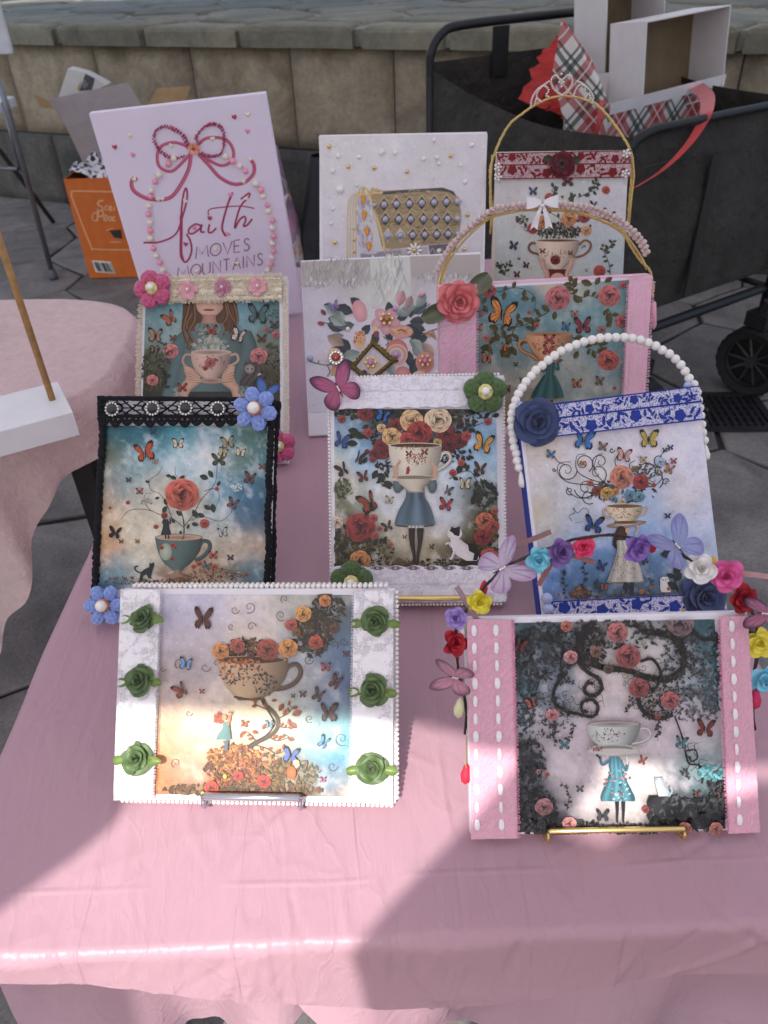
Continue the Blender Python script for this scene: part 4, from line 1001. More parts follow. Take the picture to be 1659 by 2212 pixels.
    def cup(s, rim, rows, col, inner, handle=None, hw=20, hcol=None, lit=-.3, rimcol=None, nofill=False):
        """rim=(cx,cy,rx,ry); rows downwards from the rim"""
        c = C3(col); cx, cy, rx, ry = rim
        if handle:
            s.line(handle, hw*1.25, tuple(int(v*.55) for v in (hcol or col))); s.line(handle, hw, hcol or col)
        sh = lambda u, v: c*(.48+.62*math.cos((u-lit)*1.25)*(1-.18*v)+.10*math.exp(-((u-lit+.15)/.12)**2))
        s.patch(rows, sh)
        s.ell(cx, cy, rx, ry, rimcol or tuple(min(255, int(v*1.1)) for v in col)); s.ell(cx, cy+ry*.06, rx*.955, ry*.84, inner, tuple(int(v*.75) for v in inner))
    def done(s, parent, name='print'):
        mb = MB(); mb.v = s.v; mb.f = s.f; ca = np.array(s.c); lu = ca.mean(1, keepdims=True)+1e-4
        mb.c = np.clip(ca*(np.minimum(1.15, (lu/.42))**s.gam), .002, .88)   # printing contrast
        return build(mb, name, PRINT, parent)
def shade(c, f): return tuple(int(min(255, max(0, v*f))) for v in c)

def make_canvas(k, label, th=.016, m=None, round_=.0018):
    P = PANELS[k]; e = empty('decorated_canvas', P.M, label, 'picture')
    mb = MB(); mb.box(-P.w/2, P.w/2, 0, P.h, -th, 0); build(mb, 'canvas', m or CANVAS, e, bev=round_)
    P.e = e; P.th = th; return P, e
def easel(k, m, label, x=.28, lip=None, gap=.004, bar=False, name='display_easel', rr=.0021):
    """bent wire stand carrying one canvas"""
    P = PANELS[k]; th = P.th; e = empty(name, P.M.copy(), label, 'easel'); xs = P.w*x; zb = -th-.0045; top = P.h*.62
    lipz = .004 if lip is None else lip
    for sgn in (-1, 1):
        mb = MB(); mb.tube(catmull([(sgn*xs*.35, top, zb), (sgn*xs, .03, zb), (sgn*xs, -.0022, zb), (sgn*xs, -.0026, -th*.5), (sgn*xs, -.0024, lipz), (sgn*xs, .006, lipz+.003)], 5), rr, 6); build(mb, 'upright', m, e, smooth=True)
    if bar:
        mb = MB(); mb.tube([(-xs, .006, lipz+.003), (-xs*.97, .0075, lipz+.004), (xs*.97, .0075, lipz+.004), (xs, .006, lipz+.003)], rr*1.5, 8); build(mb, 'front_bar', m, e, smooth=True)
    mb = MB(); mb.tube([(-xs*.36, top, zb-.001), (xs*.36, top, zb-.001)], rr, 6); build(mb, 'top_bar', m, e, smooth=True)
    tw = P.world(0, top, zb-.004); ft = np.array([tw[0]-P.a[1]*0, tw[1]+.09+.12*math.sin(P.lean), TZ+.003]) - 0
    q = ft-P.o; fl = (float(q @ P.a), float(q @ P.b), float(q @ P.n))
    mb = MB(); mb.tube([(-.0, top-.004, zb-.005), fl], rr, 6); build(mb, 'rear_leg', m, e, smooth=True)
    return e

def bil(c4, u, v):
    a, b, c, d = c4
    return tuple(a[i]*(1-u)*(1-v)+b[i]*u*(1-v)+c[i]*u*v+d[i]*(1-u)*v for i in (0, 1))
def loc4(P, cr, pts, z=0): return [P.loc(*cr(x, y), z) for x, y in pts]
def lace_mat(name, thread, ground, kind, scale=420, bump=.5):
    m = bpy.data.materials.new(name); m.use_nodes = True; n = m.node_tree.nodes; L = m.node_tree.links; b = n['Principled BSDF']; b.inputs['Roughness'].default_value = .8
    tc = n.new('ShaderNodeTexCoord')
    if kind == 'net':
        v = n.new('ShaderNodeTexVoronoi'); v.feature = 'DISTANCE_TO_EDGE'; v.inputs['Scale'].default_value = scale; v.inputs['Randomness'].default_value = .35
        L.new(tc.outputs['Object'], v.inputs['Vector']); f = n.new('ShaderNodeMapRange'); f.inputs[1].default_value = .015; f.inputs[2].default_value = .06; L.new(v.outputs[0], f.inputs[0]); fac = f.outputs[0]
    else:
        # dense floral lace: knotted clusters with open net between
        v = n.new('ShaderNodeTexVoronoi'); v.feature = 'DISTANCE_TO_EDGE'; v.inputs['Scale'].default_value = scale; v.inputs['Randomness'].default_value = .6
        L.new(tc.outputs['Object'], v.inputs['Vector'])
        f = n.new('ShaderNodeMapRange'); f.inputs[1].default_value = .06; f.inputs[2].default_value = .22; L.new(v.outputs[0], f.inputs[0])
        nz = n.new('ShaderNodeTexNoise'); nz.inputs['Scale'].default_value = scale*.22; nz.inputs['Detail'].default_value = 2; nz.inputs['Distortion'].default_value = 1.2; L.new(tc.outputs['Object'], nz.inputs['Vector'])
        g = n.new('ShaderNodeMapRange'); g.inputs[1].default_value = .46; g.inputs[2].default_value = .56; L.new(nz.outputs[0], g.inputs[0])
        mm = n.new('ShaderNodeMath'); mm.operation = 'MULTIPLY'; L.new(f.outputs[0], mm.inputs[0]); L.new(g.outputs[0], mm.inputs[1]); fac = mm.outputs[0]
    mx = n.new('ShaderNodeMix'); mx.data_type = 'RGBA'; mx.inputs[6].default_value = (*thread, 1); mx.inputs[7].default_value = (*ground, 1); L.new(fac, mx.inputs[0]); L.new(mx.outputs[2], b.inputs['Base Color'])
    iv = n.new('ShaderNodeMath'); iv.operation = 'SUBTRACT'; iv.inputs[0].default_value = 1; L.new(fac, iv.inputs[1])
    bp = n.new('ShaderNodeBump'); bp.inputs['Strength'].default_value = bump; bp.inputs['Distance'].default_value = .0008; L.new(iv.outputs[0], bp.inputs['Height']); L.new(bp.outputs[0], b.inputs['Normal'])
    return m
def strip(e, c4, z, m, name='lace_strip', nu=60, nv=6, sc0=0, sc1=0, per=10, wav=.0003, th=.0007):
    """ribbon of trim; u runs c4[0]->c4[1]; sc0/sc1 scallop its two long edges (fraction of width)"""
    mb = MB(); top = []
    R = random.Random(int(abs(c4[0][0])*1e6)); 
    for j in range(nv+1):
        row = []
        for i in range(nu+1):
            u = i/nu; v = j/nv; s = abs(math.sin(math.pi*u*per)); vv = v
            if sc0: vv = vv+(1-v)*sc0*(1-s)
            if sc1: vv = vv-v*sc1*(1-s)
            x, y = bil(c4, u, vv); row.append((x, y, z+wav*(R.random()-.3)))
        top.append(row)
    mb.grid([r[::-1] for r in top]); mb.grid([[(x, y, z-th) for x, y, _ in r] for r in top])
    return build(mb, name, m, e, smooth=False)
def thread_loops(e, pts, step, ln, w, r, m, name='picot_edge', side=1, jit=.2, z=.0, seed=1):
    """row of small thread loops along a local polyline"""
    P = np.array(pts, float); d = np.r_[0, np.cumsum(np.hypot(*np.diff(P[:, :2], axis=0).T))]; R = random.Random(seed); mb = MB(); s = 0
    while s < d[-1]:
        x = np.interp(s, d, P[:, 0]); y = np.interp(s, d, P[:, 1]); i = min(len(P)-2, np.searchsorted(d, s, 'right')-1); t = P[i+1][:2]-P[i][:2]; t = t/np.hypot(*t); nn = np.array([-t[1], t[0]])*side
        L = ln*R.uniform(1-jit, 1+jit); sk = R.uniform(-.3, .3)*L
        q = []
        for k in range(9):
            a = math.pi*2*k/8-math.pi/2; q.append((x+t[0]*(w*math.cos(a))+(nn[0]*L+t[0]*sk)*(.5+.5*math.sin(a)), y+t[1]*(w*math.cos(a))+(nn[1]*L+t[1]*sk)*(.5+.5*math.sin(a)), z+r+R.uniform(0, r)))
        mb.tube(q, r, 4, cap=False); s += step
    return build(mb, name, m, e, smooth=True)
def seed_row(e, pts, step, r, m, name='pearl_trim', z=0.0):
    P = np.array(pts, float); d = np.r_[0, np.cumsum(np.hypot(*np.diff(P[:, :2], axis=0).T))]; out = []; s = step/2
    while s < d[-1]:
        out.append((float(np.interp(s, d, P[:, 0])), float(np.interp(s, d, P[:, 1])))); s += step
    for x, y in out: pearl(e, x, y, z+r*.6+random.uniform(-.1, .1)*r, r*random.uniform(.95, 1.05), m)
def motif(e, c4, z, m, n, name='lace_motif', seed=0):
    """floral figures woven into a net lace"""
    mb = MB(); R = random.Random(seed); zz = [z]
    W = math.dist(c4[0], c4[1]); Hh = math.dist(c4[0], c4[3])
    def put(u, v, r, kind, a=0):
        x, y = bil(c4, u, v); t = np.linspace(0, 2*math.pi, 20, endpoint=False)
        rr = r*(.72+.28*np.abs(np.cos(2.5*t+a))) if kind == 'f' else None
        if kind == 'f': pts = [(x+q*math.cos(k), y+q*math.sin(k), zz[0]) for q, k in zip(rr, t)]
        else: pts = [(x+r*1.5*math.cos(k)*math.cos(a)-r*.6*math.sin(k)*math.sin(a), y+r*1.5*math.cos(k)*math.sin(a)+r*.6*math.sin(k)*math.cos(a), zz[0]) for k in t[::2]]
        mb.add(pts, [tuple(range(len(pts)))]); zz[0] += 6e-6
    for i in range(n):
        u = (i+.5+R.uniform(-.04, .04))/n; v = .5+(.12 if i % 2 else -.12); du = Hh/W
        put(u, v, Hh*.36, 'f', R.random())
        for s in (-1, 1):
            for k, (a, b) in enumerate(((.62, .1), (.85, -.2), (.95, .22), (1.15, .02), (1.3, -.12), (1.45, .18), (1.6, -.05))):
                if abs(a*du) < .52/n*1.0: put(u+s*a*du*.85, v+b*(1 if i % 2 else -1), Hh*R.uniform(.10, .17), 'l', R.random()*3)
    for v in (.035, .965):
        for dv in (-.03, .03):
            p = [(*bil(c4, u, v+dv), zz[0]) for u in np.linspace(0, 1, 2)]; 
        a, b, c, d = bil(c4, 0, v-.035), bil(c4, 1, v-.035), bil(c4, 1, v+.035), bil(c4, 0, v+.035)
        mb.add([(*a, zz[0]), (*d, zz[0]), (*c, zz[0]), (*b, zz[0])], [(0, 1, 2, 3)]); zz[0] += 6e-6
    return build(mb, name, m, e)
# ---- flowers
def petal_mesh(name, L, W, cup=.25, curl=.3, tip=.12, nu=9, nv=8, th=.0):
    mb = MB(); P = []
    for j in range(nv+1):
        v = j/nv; row = []
        for i in range(nu+1):
            u = 2*i/nu-1; wd = W*(math.sin(math.pi*(.13+.72*v))**.6)
            x = u*wd; z = cup*L*(u*u)*(.4+.6*v)-curl*L*max(0, v-.55)**2*3+tip*L*(1-abs(u))*max(0, v-.8)*.5
            y = L*v-(.10*L*u*u*v)
            row.append((x, y, z))
        P.append(row)
    mb.grid(P); return mb
def rose3d(e, x, y, z, R, m, layers, name, petal_name='petal', rot=0, seed=1, joined=False, tilt=(0, 0), centre=True):
    """layered rose; layers = (count, start radius, length, half width, tilt from the axis in degrees, lift)"""
    rnd = random.Random(seed)
    mb = MB()
    # spiral heart
    if centre:
        P = []
        for k in range(40):
            t = k/39; a = t*2.6*2*math.pi; rr = R*(.03+.20*t); P.append([(rr*math.cos(a), rr*math.sin(a), R*(.20)), (rr*1.15*math.cos(a), rr*1.15*math.sin(a), R*(.56-.14*t))])
        mb.grid(P)
    mb.lathe([(R*.02, R*.26), (R*.24, R*.22), (R*.3, 0)], 12)
    base = build(mb, name, m, e, smooth=True, loc=(x, y, z), rot=(R_(tilt[0]), R_(tilt[1]), rot))
    jm = MB()
    for li, (n, r0, ln, hw, tl, lift) in enumerate(layers):
        pm = petal_mesh(petal_name, R*ln, R*hw, .22, .35)
        me = None if joined else pm.mesh(petal_name, True); tj = 9 if not joined else 5
        if me: me.materials.append(m)
        for i in range(n):
            a = 2*math.pi*i/n+li*.63+rnd.uniform(-.12, .12); M_ = Matrix.Rotation(a, 4, 'Z') @ Matrix.Translation((0, R*r0, R*lift)) @ Matrix.Rotation(R_(90-tl+rnd.uniform(-tj, tj)), 4, 'X') @ Matrix.Rotation(R_(rnd.uniform(-14, 14)), 4, 'Y') @ Matrix.Diagonal((rnd.uniform(.85, 1.15), rnd.uniform(.85, 1.12), 1, 1))
            if joined: jm.add([M_ @ Vector(v) for v in pm.v], pm.f)
            else: link(petal_name, me, None, base, mw=M_)
    if joined:
        mb2 = MB(); mb2.v = [tuple(v.co) for v in base.data.vertices]; mb2.f = [tuple(p.vertices) for p in base.data.polygons]; mb2.add(jm.v, jm.f)
        base.data = mb2.mesh(name, True); base.data.materials.append(m)
    return base
L_FULL = [(5, .34, .74, .56, 76, .06), (5, .26, .60, .48, 56, .10), (4, .17, .50, .38, 34, .14), (3, .10, .42, .28, 14, .18)]
L_FLAT = [(5, .36, .70, .62, 82, .05), (5, .30, .52, .56, 66, .12), (4, .20, .44, .46, 42, .16), (3, .10, .36, .30, 18, .20)]
def yarn_mat(name, c): return mat(name, c, .95, var=.22, vscale=260, bump=1.0, bscale=900, sheen=.4)
def yarn_petal(name, L, W, T, m):
    mb = MB(); P = []; nv = 14; nu = 28
    for j in range(nv+1):
        v = j/nv; r = math.sin(math.pi*min(1, .04+.93*v))**.62; row = []
        for i in range(nu+1):
            a = 2*math.pi*i/nu; k = 1+.15*math.cos(9*a+2.4*v)+.07*math.sin(16*v+3*a)
            row.append((W*r*k*math.cos(a)*(.6+.4*v), L*v, T*r*k*math.sin(a)+T*.3))
        P.append(row)
    mb.grid(P); me = mb.mesh(name, True); me.materials.append(m); return me
def yarn_flower(e, x, y, z, R, n, m, cm, pm=PEARL, a0=0.0, pr=.2, name='yarn_flower', ctr=.3):
    mb = MB()
    for k in range(5):
        a = k*1.26; mb.tube([(R*ctr*.55*math.cos(a+t)*(1-.2*abs(t)), R*ctr*.55*math.sin(a+t), R*(.30+.08*math.sin(k))) for t in (-1.2, -.6, 0, .6, 1.2)], R*ctr*.42, 8)
    base = build(mb, name, cm, e, smooth=True, loc=(x, y, z), rot=(0, 0, a0))
    me = yarn_petal('petal', R*.84, R*(2.55/n if n < 6 else .36), R*.24, m)
    for i in range(n):
        a = 2*math.pi*i/n; link('petal', me, None, base, mw=Matrix.Rotation(a, 4, 'Z') @ Matrix.Translation((0, R*.14, 0)) @ Matrix.Rotation(R_(6), 4, 'X'))
    if pm: link('pearl', pearl_m(pm), None, base, loc=(0, 0, R*(.34+ctr*.45)), sc=R*pr)
    return base
def wing_butterfly(e, mw, size, cols, m, name='butterfly', fold=25, seed=0, gem=True):
    """fabric butterfly; cols=(base, edge, vein); four wing sheets with veins printed on"""
    body = MB(); body.tube([(0, -.42*size, size*.05), (0, 0, size*.07), (0, .3*size, size*.05)], [size*.02, size*.045, size*.02], 6)
    b = build(body, name, mat('butterfly_body', S(60, 50, 60), .5), e, smooth=True, mw=mw)
    fore = [(.02, .04), (.12, .5), (.5, .92), (.92, 1.0), (1.0, .74), (.86, .38), (.5, .04)]
    hind = [(.02, 0), (.45, .02), (.82, -.14), (.88, -.5), (.62, -.82), (.3, -.7), (.1, -.3)]
    bc, ec, vc = (C3(c) for c in cols)
    for sg in (-1, 1):
        for w in (fore, hind):
            o = catmull(w, 4, True); c = np.array([.05, .02]); mb = MB(); vs = []; cs = []; rings = 7; n = len(o)
            for j in range(rings+1):
                t = j/rings
                for q in o:
                    p = c+(q-c)*t; d = np.hypot(*p)
                    f = math.radians(fold); xx = p[0]*math.cos(f)*sg; zz = p[0]*math.sin(f)+.06*math.sin(d*4)
                    ang = math.atan2(q[1], q[0]); vein = (math.sin(ang*13+2)**2 > .93)
                    k = max(0, (t-.68)/.32); col = bc*(1-k)+ec*k
                    if vein and .15 < t < .98: col = col*.45+vc*.55
                    vs.append((xx*size, p[1]*size, zz*size)); cs.append(col)
            mb.add(vs, [(j*n+i, j*n+(i+1) % n, (j+1)*n+(i+1) % n, (j+1)*n+i) for j in range(rings) for i in range(n)]); mb.c = cs
            build(mb, 'wing', m, b, smooth=True)
    if gem:
        for k in (-1, 0, 1): link('rhinestone', gem_m(CRYST), None, b, loc=(0, k*size*.1, size*.1), sc=size*.06)
    return b
WING = vcol_mat('wing_fabric', .6, .10, 500, trans=.5)
# ================================================================== the pictures on the table
PAPER = mat('photo_paper_white', S(236, 232, 238), .45, var=.02)
def paper(e, c4, z=.0003, m=PAPER, name='paper_border'):
    mb = MB(); q = [(x, y, z) for x, y in c4]; mb.add(q, [(3, 2, 1, 0)]); return build(mb, name, m, e)

# ---------------------------------------------------------------- black crochet lace, rose in a teal cup
k6 = crop(340, 1500, 2.07375)
P, e = make_canvas('black', 'picture of a rose in a teal teacup, edged in black crochet lace')
A = Art(P, k6); A.gam = .34; A.box = (106, 366, 1478, 1700)
A.bg([(148, 366), (1478, 366), (1474, 1700), (104, 1700)], [(200,420,(60,118,128)),(450,420,(48,122,138)),(800,440,(70,150,165)),(1100,420,(58,136,152)),(1400,430,(82,128,116)),(200,650,(112,120,92)),(400,700,(140,172,178)),(800,650,(172,195,200)),(1000,560,(206,208,208)),(1250,600,(112,140,128)),(1420,680,(66,126,140)),(250,850,(150,172,182)),(500,900,(190,186,170)),(800,950,(178,174,160)),(1150,850,(118,160,176)),(1350,950,(62,112,145)),(170,900,(184,162,132)),(150,1100,(204,172,132)),(400,1150,(206,196,176)),(1100,1150,(170,186,186)),(1350,1150,(64,110,138)),(150,1350,(212,164,124)),(450,1350,(206,196,170)),(1150,1300,(192,180,160)),(1350,1350,(212,182,152)),(200,1550,(128,160,172)),(450,1550,(190,190,176)),(1000,1560,(188,162,132)),(1350,1550,(108,150,166)),(130,1640,(66,120,142)),(700,1670,(136,88,50)),(1250,1650,(106,108,98))], 100, cloud=((226, 216, 210), .45), seed=1, amp=.35)
ST = (70, 76, 62); LF = (74, 84, 58)
for p, w in (([(797,1290),(800,1200),(792,1120),(768,1040)],11),([(800,1185),(870,1100),(940,970),(1050,840),(1072,690)],6),([(797,1195),(700,1120),(610,1095),(500,1052),(360,1055),(285,1130)],5),([(700,1120),(660,1010),(600,920),(530,890),(520,810),(590,760),(622,690)],5),([(840,1140),(960,1110),(1090,1145),(1170,1090),(1200,1040)],4),([(610,1095),(520,1050),(475,980),(490,920),(540,920)],4),([(960,900),(1050,880),(1090,950),(1050,1040)],4),([(760,800),(730,760),(728,705)],4),([(1150,860),(1200,800),(1195,750),(1160,750),(1155,790)],3),([(410,770),(440,760),(455,790)],3)): A.line(p, w, ST, .4)
for x, y, l, a in ((640,960,60,70),(660,1020,70,120),(735,1060,65,40),(870,1050,80,60),(905,1085,70,20),(960,1015,70,30),(1030,1000,80,80),(1000,800,80,200),(1035,790,70,240),(740,800,60,200),(760,810,60,320),(700,780,50,190),(825,1210,45,-70),(775,1220,40,100),(860,1165,60,10),(600,950,40,160),(700,1120,50,60),(1070,860,50,300),(520,830,40,200)): A.leaf(x, y, l, a, LF)
A.rose(785, 928, 146, (212, 104, 84), .4)
teal = (98, 124, 118)
A.cup((757,1276,194,29), [(1280,563,950),(1340,574,944),(1400,590,922),(1460,616,882),(1500,650,842),(1530,695,800),(1546,714,786)], teal, (206,166,138), [(925,1345),(955,1308),(1002,1318),(1008,1368),(965,1425),(890,1468)], 26, (80,108,108))
A.patch([(1544,718,778),(1570,714,782),(1590,652,850),(1600,640,864)], lambda u, v: C3((160,130,104))*(.5+.6*math.cos(u*1.3+.4)))
A.ell(650,1395,50,70,(150,165,150),(190,190,165)); 
for x, y, r in ((617,1360,20),(708,1342,20),(728,1356,16),(703,1450,18)): A.rose(x, y, r, (190,74,60))
A.line([(780,1290),(795,1285),(800,1260)],8,ST)
A.patch([(1128,634,672),(1165,630,678),(1200,626,682),(1256,610,698)], lambda u, v: C3((52,62,66))*(.7+.5*math.cos(u+.4)))
for p in ([(640,1140),(625,1160),(640,1120)],[(668,1150),(690,1160),(686,1120)]): A.line(p,11,(60,64,66))
A.line([(650,1256),(652,1290)],12,(70,54,44),cv=False); A.line([(672,1256),(676,1290)],12,(70,54,44),cv=False)
A.rose(640,1100,28,(168,66,52))
A.poly([(440,1600),(448,1560),(480,1535),(516,1520),(520,1480),(535,1492),(555,1478),(558,1510),(548,1535),(540,1560),(530,1600),(545,1614),(510,1612),(495,1580),(470,1590),(455,1645),(436,1648)],(52,54,62))
A.line([(446,1565),(410,1550),(400,1520),(428,1510)],11,(48,50,58))
for x, y, s, r, c, l, q in ((478,590,92,-14,(206,84,42),.8,1.0),(752,515,50,0,(236,200,170),1,1),(1160,508,60,-8,(172,152,112),1,.9),(1262,588,42,10,(240,202,164),1,1),(1085,650,62,0,(86,104,78),1,1),(1342,800,58,12,(142,72,46),1,.7),(438,905,32,0,(200,100,100),1,1),(240,1245,58,10,(50,44,48),1,.8),(1115,1240,46,-10,(186,194,190),.8,1),(1200,1005,52,20,(134,92,92),1,.8),(1038,1425,38,0,(206,86,80),1,1),(1180,1445,28,0,(70,70,92),1,1),(985,1510,36,20,(112,122,146),1,1),(548,420,26,0,(66,96,116),1,1),(1436,702,28,0,(164,94,74),1,1),(565,662,24,10,(200,150,140),1,1),(350,812,24,0,(90,96,90),1,1),(1120,590,44,20,(204,180,112),1,.8),(290,1312,20,0,(130,90,70),1,1),(422,1312,20,0,(190,110,80),1,1)): A.bfly(x, y, s, r, c, l, q)
for x, y, r in ((345,993,18),(573,1190,20),(970,1165,40),(1070,880,18),(200,1038,12),(880,1515,20),(925,1490,22),(1050,1520,26),(1310,1580,14),(240,1610,12),(382,1608,14)): A.rose(x, y, r, (198,84,68))
A.dabs(150, (1060,1590,260,62), 24, [(120,84,60),(160,110,80),(88,84,62),(190,120,90),(200,170,140)], seed=3); A.dabs(110, (700,1650,300,34), 30, [(134,88,50),(104,70,42),(170,120,70),(84,64,44)], seed=4); A.dabs(60, (330,1630,190,30), 22, [(110,130,130),(140,90,80),(90,100,90)], seed=5)
A.dabs(50, (500,985,50,30), 18, [(190,190,180),(120,130,120)], seed=6); A.dabs(40, (1235,870,50,35), 20, [(200,210,215)], seed=7)
A.done(e)
YB1 = mat('black_yarn', S(22, 21, 27), .95, var=.3, vscale=400, bump=.8, bscale=900)
def crochet(e, c4, z, m, n):
    mb = MB(); W = math.dist(c4[0], c4[1]); R = random.Random(9); g = lambda u, v, dz=0: (*bil(c4, u, v), z+dz)
    for v, r in ((.03, .0023), (.09, .0017), (.70, .0014), (.64, .0013)):
        mb.tube([g(u, v+R.uniform(-.012, .012), R.uniform(0, .0006)) for u in np.linspace(0, 1, 70)], r, 6)
    for i in range(n):
        uc = (i+.5)/n; du = .5/n
        for a in np.linspace(0, 2*math.pi, 10)[:-1]:
            x1, y1 = uc+du*.42*math.cos(a), .38+.16*math.sin(a); x2, y2 = uc+du*1.0*math.cos(a), .38+.33*math.sin(a)
            mb.tube([g(x1, y1), g((x1+x2)/2+R.uniform(-.006, .006), (y1+y2)/2, .0006), g(x2, y2)], R.uniform(.0007, .0011), 5)
        mb.tube([g(uc+du*.42*math.cos(a), .38+.16*math.sin(a), .0004) for a in np.linspace(0, 6.283, 22)], .0015, 6)
        for kk, vv in ((.0, .02), (1.0, .02)):
            for s in (-.45, .45): mb.tube([g((i+kk)/n, .4), g(max(0, min(1, (i+kk)/n+s*du*1.4)), .08)], .0010, 5); mb.tube([g((i+kk)/n, .4), g(max(0, min(1, (i+kk)/n+s*du*1.4)), .66)], .0010, 5)
        for s in range(3):
            u0 = (i+s/3)/n; u1 = (i+(s+1)/3)/n; dp = .96 if s != 1 else 1.02
            mb.tube([g(u0+(u1-u0)*t, .72+(dp-.72)*math.sin(math.pi*t)**.7) for t in np.linspace(0, 1, 11)], .0019, 6)
            mb.tube([g(u0+(u1-u0)*t, .72+(dp-.84)*math.sin(math.pi*t)**.7) for t in np.linspace(0, 1, 9)], .0012, 5)
            for q in (.3, .5, .7): mb.tube([g(u0+(u1-u0)*.5, .70), g(u0+(u1-u0)*q, .72+(dp-.74)*math.sin(math.pi*q)**.7)], .0010, 5)
    return build(mb, 'crochet_lace', m, e, smooth=True)
crochet(e, loc4(P, k6, [(118, 138), (1545, 150), (1535, 372), (122, 372)]), .0075, YB1, 5)
for side, pts in ((-1, [(128,150),(140,420),(132,640),(118,840),(106,1080),(95,1300),(84,1520),(76,1700),(70,1900)]), (1, [(1540,160),(1520,400),(1512,600),(1500,800),(1506,900),(1492,1100),(1500,1300),(1492,1500),(1486,1700)])):
    Q = catmull(loc4(P, k6, pts), 14); mb = MB(); R = random.Random(side+5)
    mb.tube([(x+R.uniform(-.0006, .0006)-.0005*side, y, .004+R.uniform(-.001, .001)) for x, y in Q], [.0030+.0014*abs(math.sin(i*.9))+R.uniform(0, .0006) for i in range(len(Q))], 7)
    mb.tube([(x+.003*side, y, -.006+R.uniform(-.001, .001)) for x, y in Q], [.0028+.001*abs(math.sin(i*.7)) for i in range(len(Q))], 6)
    build(mb, 'crochet_edge', YB1, e, smooth=True)
BGEM = mat('black_gem', S(14, 14, 20), .1, var=.1, coat=.8)
for x, y in ((214, 232), (543, 225), (812, 222), (1076, 228)):
    lx, ly = P.loc(*k6(x, y), .010); mb = MB(); mb.lathe([(.0, .0032), (.0034, .0030), (.0058, .0012), (.0062, 0)], 14)
    b = build(mb, 'rhinestone_button', BGEM, e, loc=(lx, ly, .0105))
    for i in range(13): a = 2*math.pi*i/13; link('rhinestone', gem_m(CRYST), None, b, loc=(.0074*math.cos(a), .0074*math.sin(a), .0012), sc=.00165)
YBLUE = yarn_mat('blue_yarn', S(138, 162, 226)); YOR = yarn_mat('orange_yarn', S(206, 122, 66))
for x, y, R0, a0 in ((1385, 232, 182, .25), (157, 1830, 175, .6)):
    lx, ly = P.loc(*k6(x, y), .012); r = R0/2.07375*KSC/FPX*.92; yarn_flower(e, lx, ly, .011, r, 6, YBLUE, YOR, PEARL, a0, .27, ctr=.34)
mb = MB(); bz = loc4(P, k6, [(1490, 90), (1520, 60)]);
wing_butterfly(e, Matrix.Translation((P.w/2-.012, P.h+.008, -.004)) @ Matrix.Rotation(R_(-20), 4, 'Z'), .016, ((110,150,214),(60,80,140),(70,90,160)), WING, gem=False)
easel('black', GOLDW, 'gold wire easel behind the black lace picture')

# ---------------------------------------------------------------- white lace, girl under a cup of roses
k8 = crop(1200, 1400, 1.95176)
P, e = make_canvas('center', 'picture of a girl under a big cup of roses, white lace and green yarn flowers')
paper(e, loc4(P, k8, [(200, 400), (1500, 395), (1512, 1640), (205, 1640)]))
A = Art(P, k8); A.gam = .40; A.box = (226, 412, 1492, 1632)
A.bg([(226, 412), (1470, 408), (1490, 1632), (234, 1632)], [(300,450,(120,150,180)),(500,440,(60,62,50)),(850,430,(60,55,45)),(1150,440,(70,72,58)),(1400,450,(150,178,204)),(300,600,(165,190,205)),(450,550,(110,140,165)),(1350,620,(150,185,214)),(260,720,(150,180,196)),(300,850,(210,205,190)),(450,780,(120,165,195)),(500,900,(150,185,205)),(1250,760,(160,195,220)),(1400,850,(170,200,222)),(600,1000,(215,215,210)),(1150,950,(190,210,226)),(350,1000,(205,200,180)),(280,1060,(96,104,66)),(1400,1000,(120,130,120)),(1000,1050,(215,214,214)),(450,1100,(180,182,170)),(650,1150,(205,210,215)),(1080,1180,(190,205,215)),(1300,1100,(90,100,84)),(300,1200,(112,110,66)),(700,1350,(214,206,190)),(1000,1300,(208,204,196)),(1150,1200,(200,205,210)),(500,1300,(150,150,120)),(1350,1300,(110,104,66)),(300,1400,(74,70,40)),(600,1450,(130,130,100)),(850,1450,(190,180,155)),(1000,1500,(170,160,120)),(1400,1500,(90,76,46)),(300,1590,(72,64,38)),(700,1590,(120,100,70)),(1100,1590,(86,68,46)),(1400,1600,(96,74,48))], 82, cloud=((228, 226, 228), .4), seed=6, amp=.3)
GR_ = [(58,62,40),(76,82,48),(44,48,36),(92,96,60),(60,54,36)]
A.dabs(150, (830,560,420,150), 52, GR_, seed=1); A.dabs(70, (420,450,200,50), 46, GR_, seed=2); A.dabs(80, (1150,470,230,70), 44, GR_, seed=3); A.dabs(60, (600,760,90,130), 40, [(70,40,34),(60,50,36),(96,44,40)], seed=8); A.dabs(60, (1110,720,90,120), 40, [(90,44,40),(60,50,36)], seed=9)
A.dabs(130, (300,1480,110,170), 50, [(96,92,46),(130,120,56),(70,64,34),(56,50,30)], seed=4); A.dabs(110, (520,1500,170,130), 40, [(96,92,46),(120,110,60),(64,58,34)], seed=5)
A.dabs(140, (1400,1400,100,230), 46, [(96,92,46),(140,120,60),(70,64,34),(120,90,40)], seed=6); A.dabs(60, (1390,1060,100,110), 46, [(60,66,52),(80,86,66)], seed=7); A.dabs(60, (300,1030,70,80), 36, [(90,98,66),(120,124,84)], seed=11); A.dabs(110, (1150,1590,330,32), 30, [(80,60,40),(60,50,34),(110,84,54)], seed=12); A.dabs(60, (760,1590,140,34), 24, [(150,90,60),(110,96,60),(80,80,50)], seed=13)
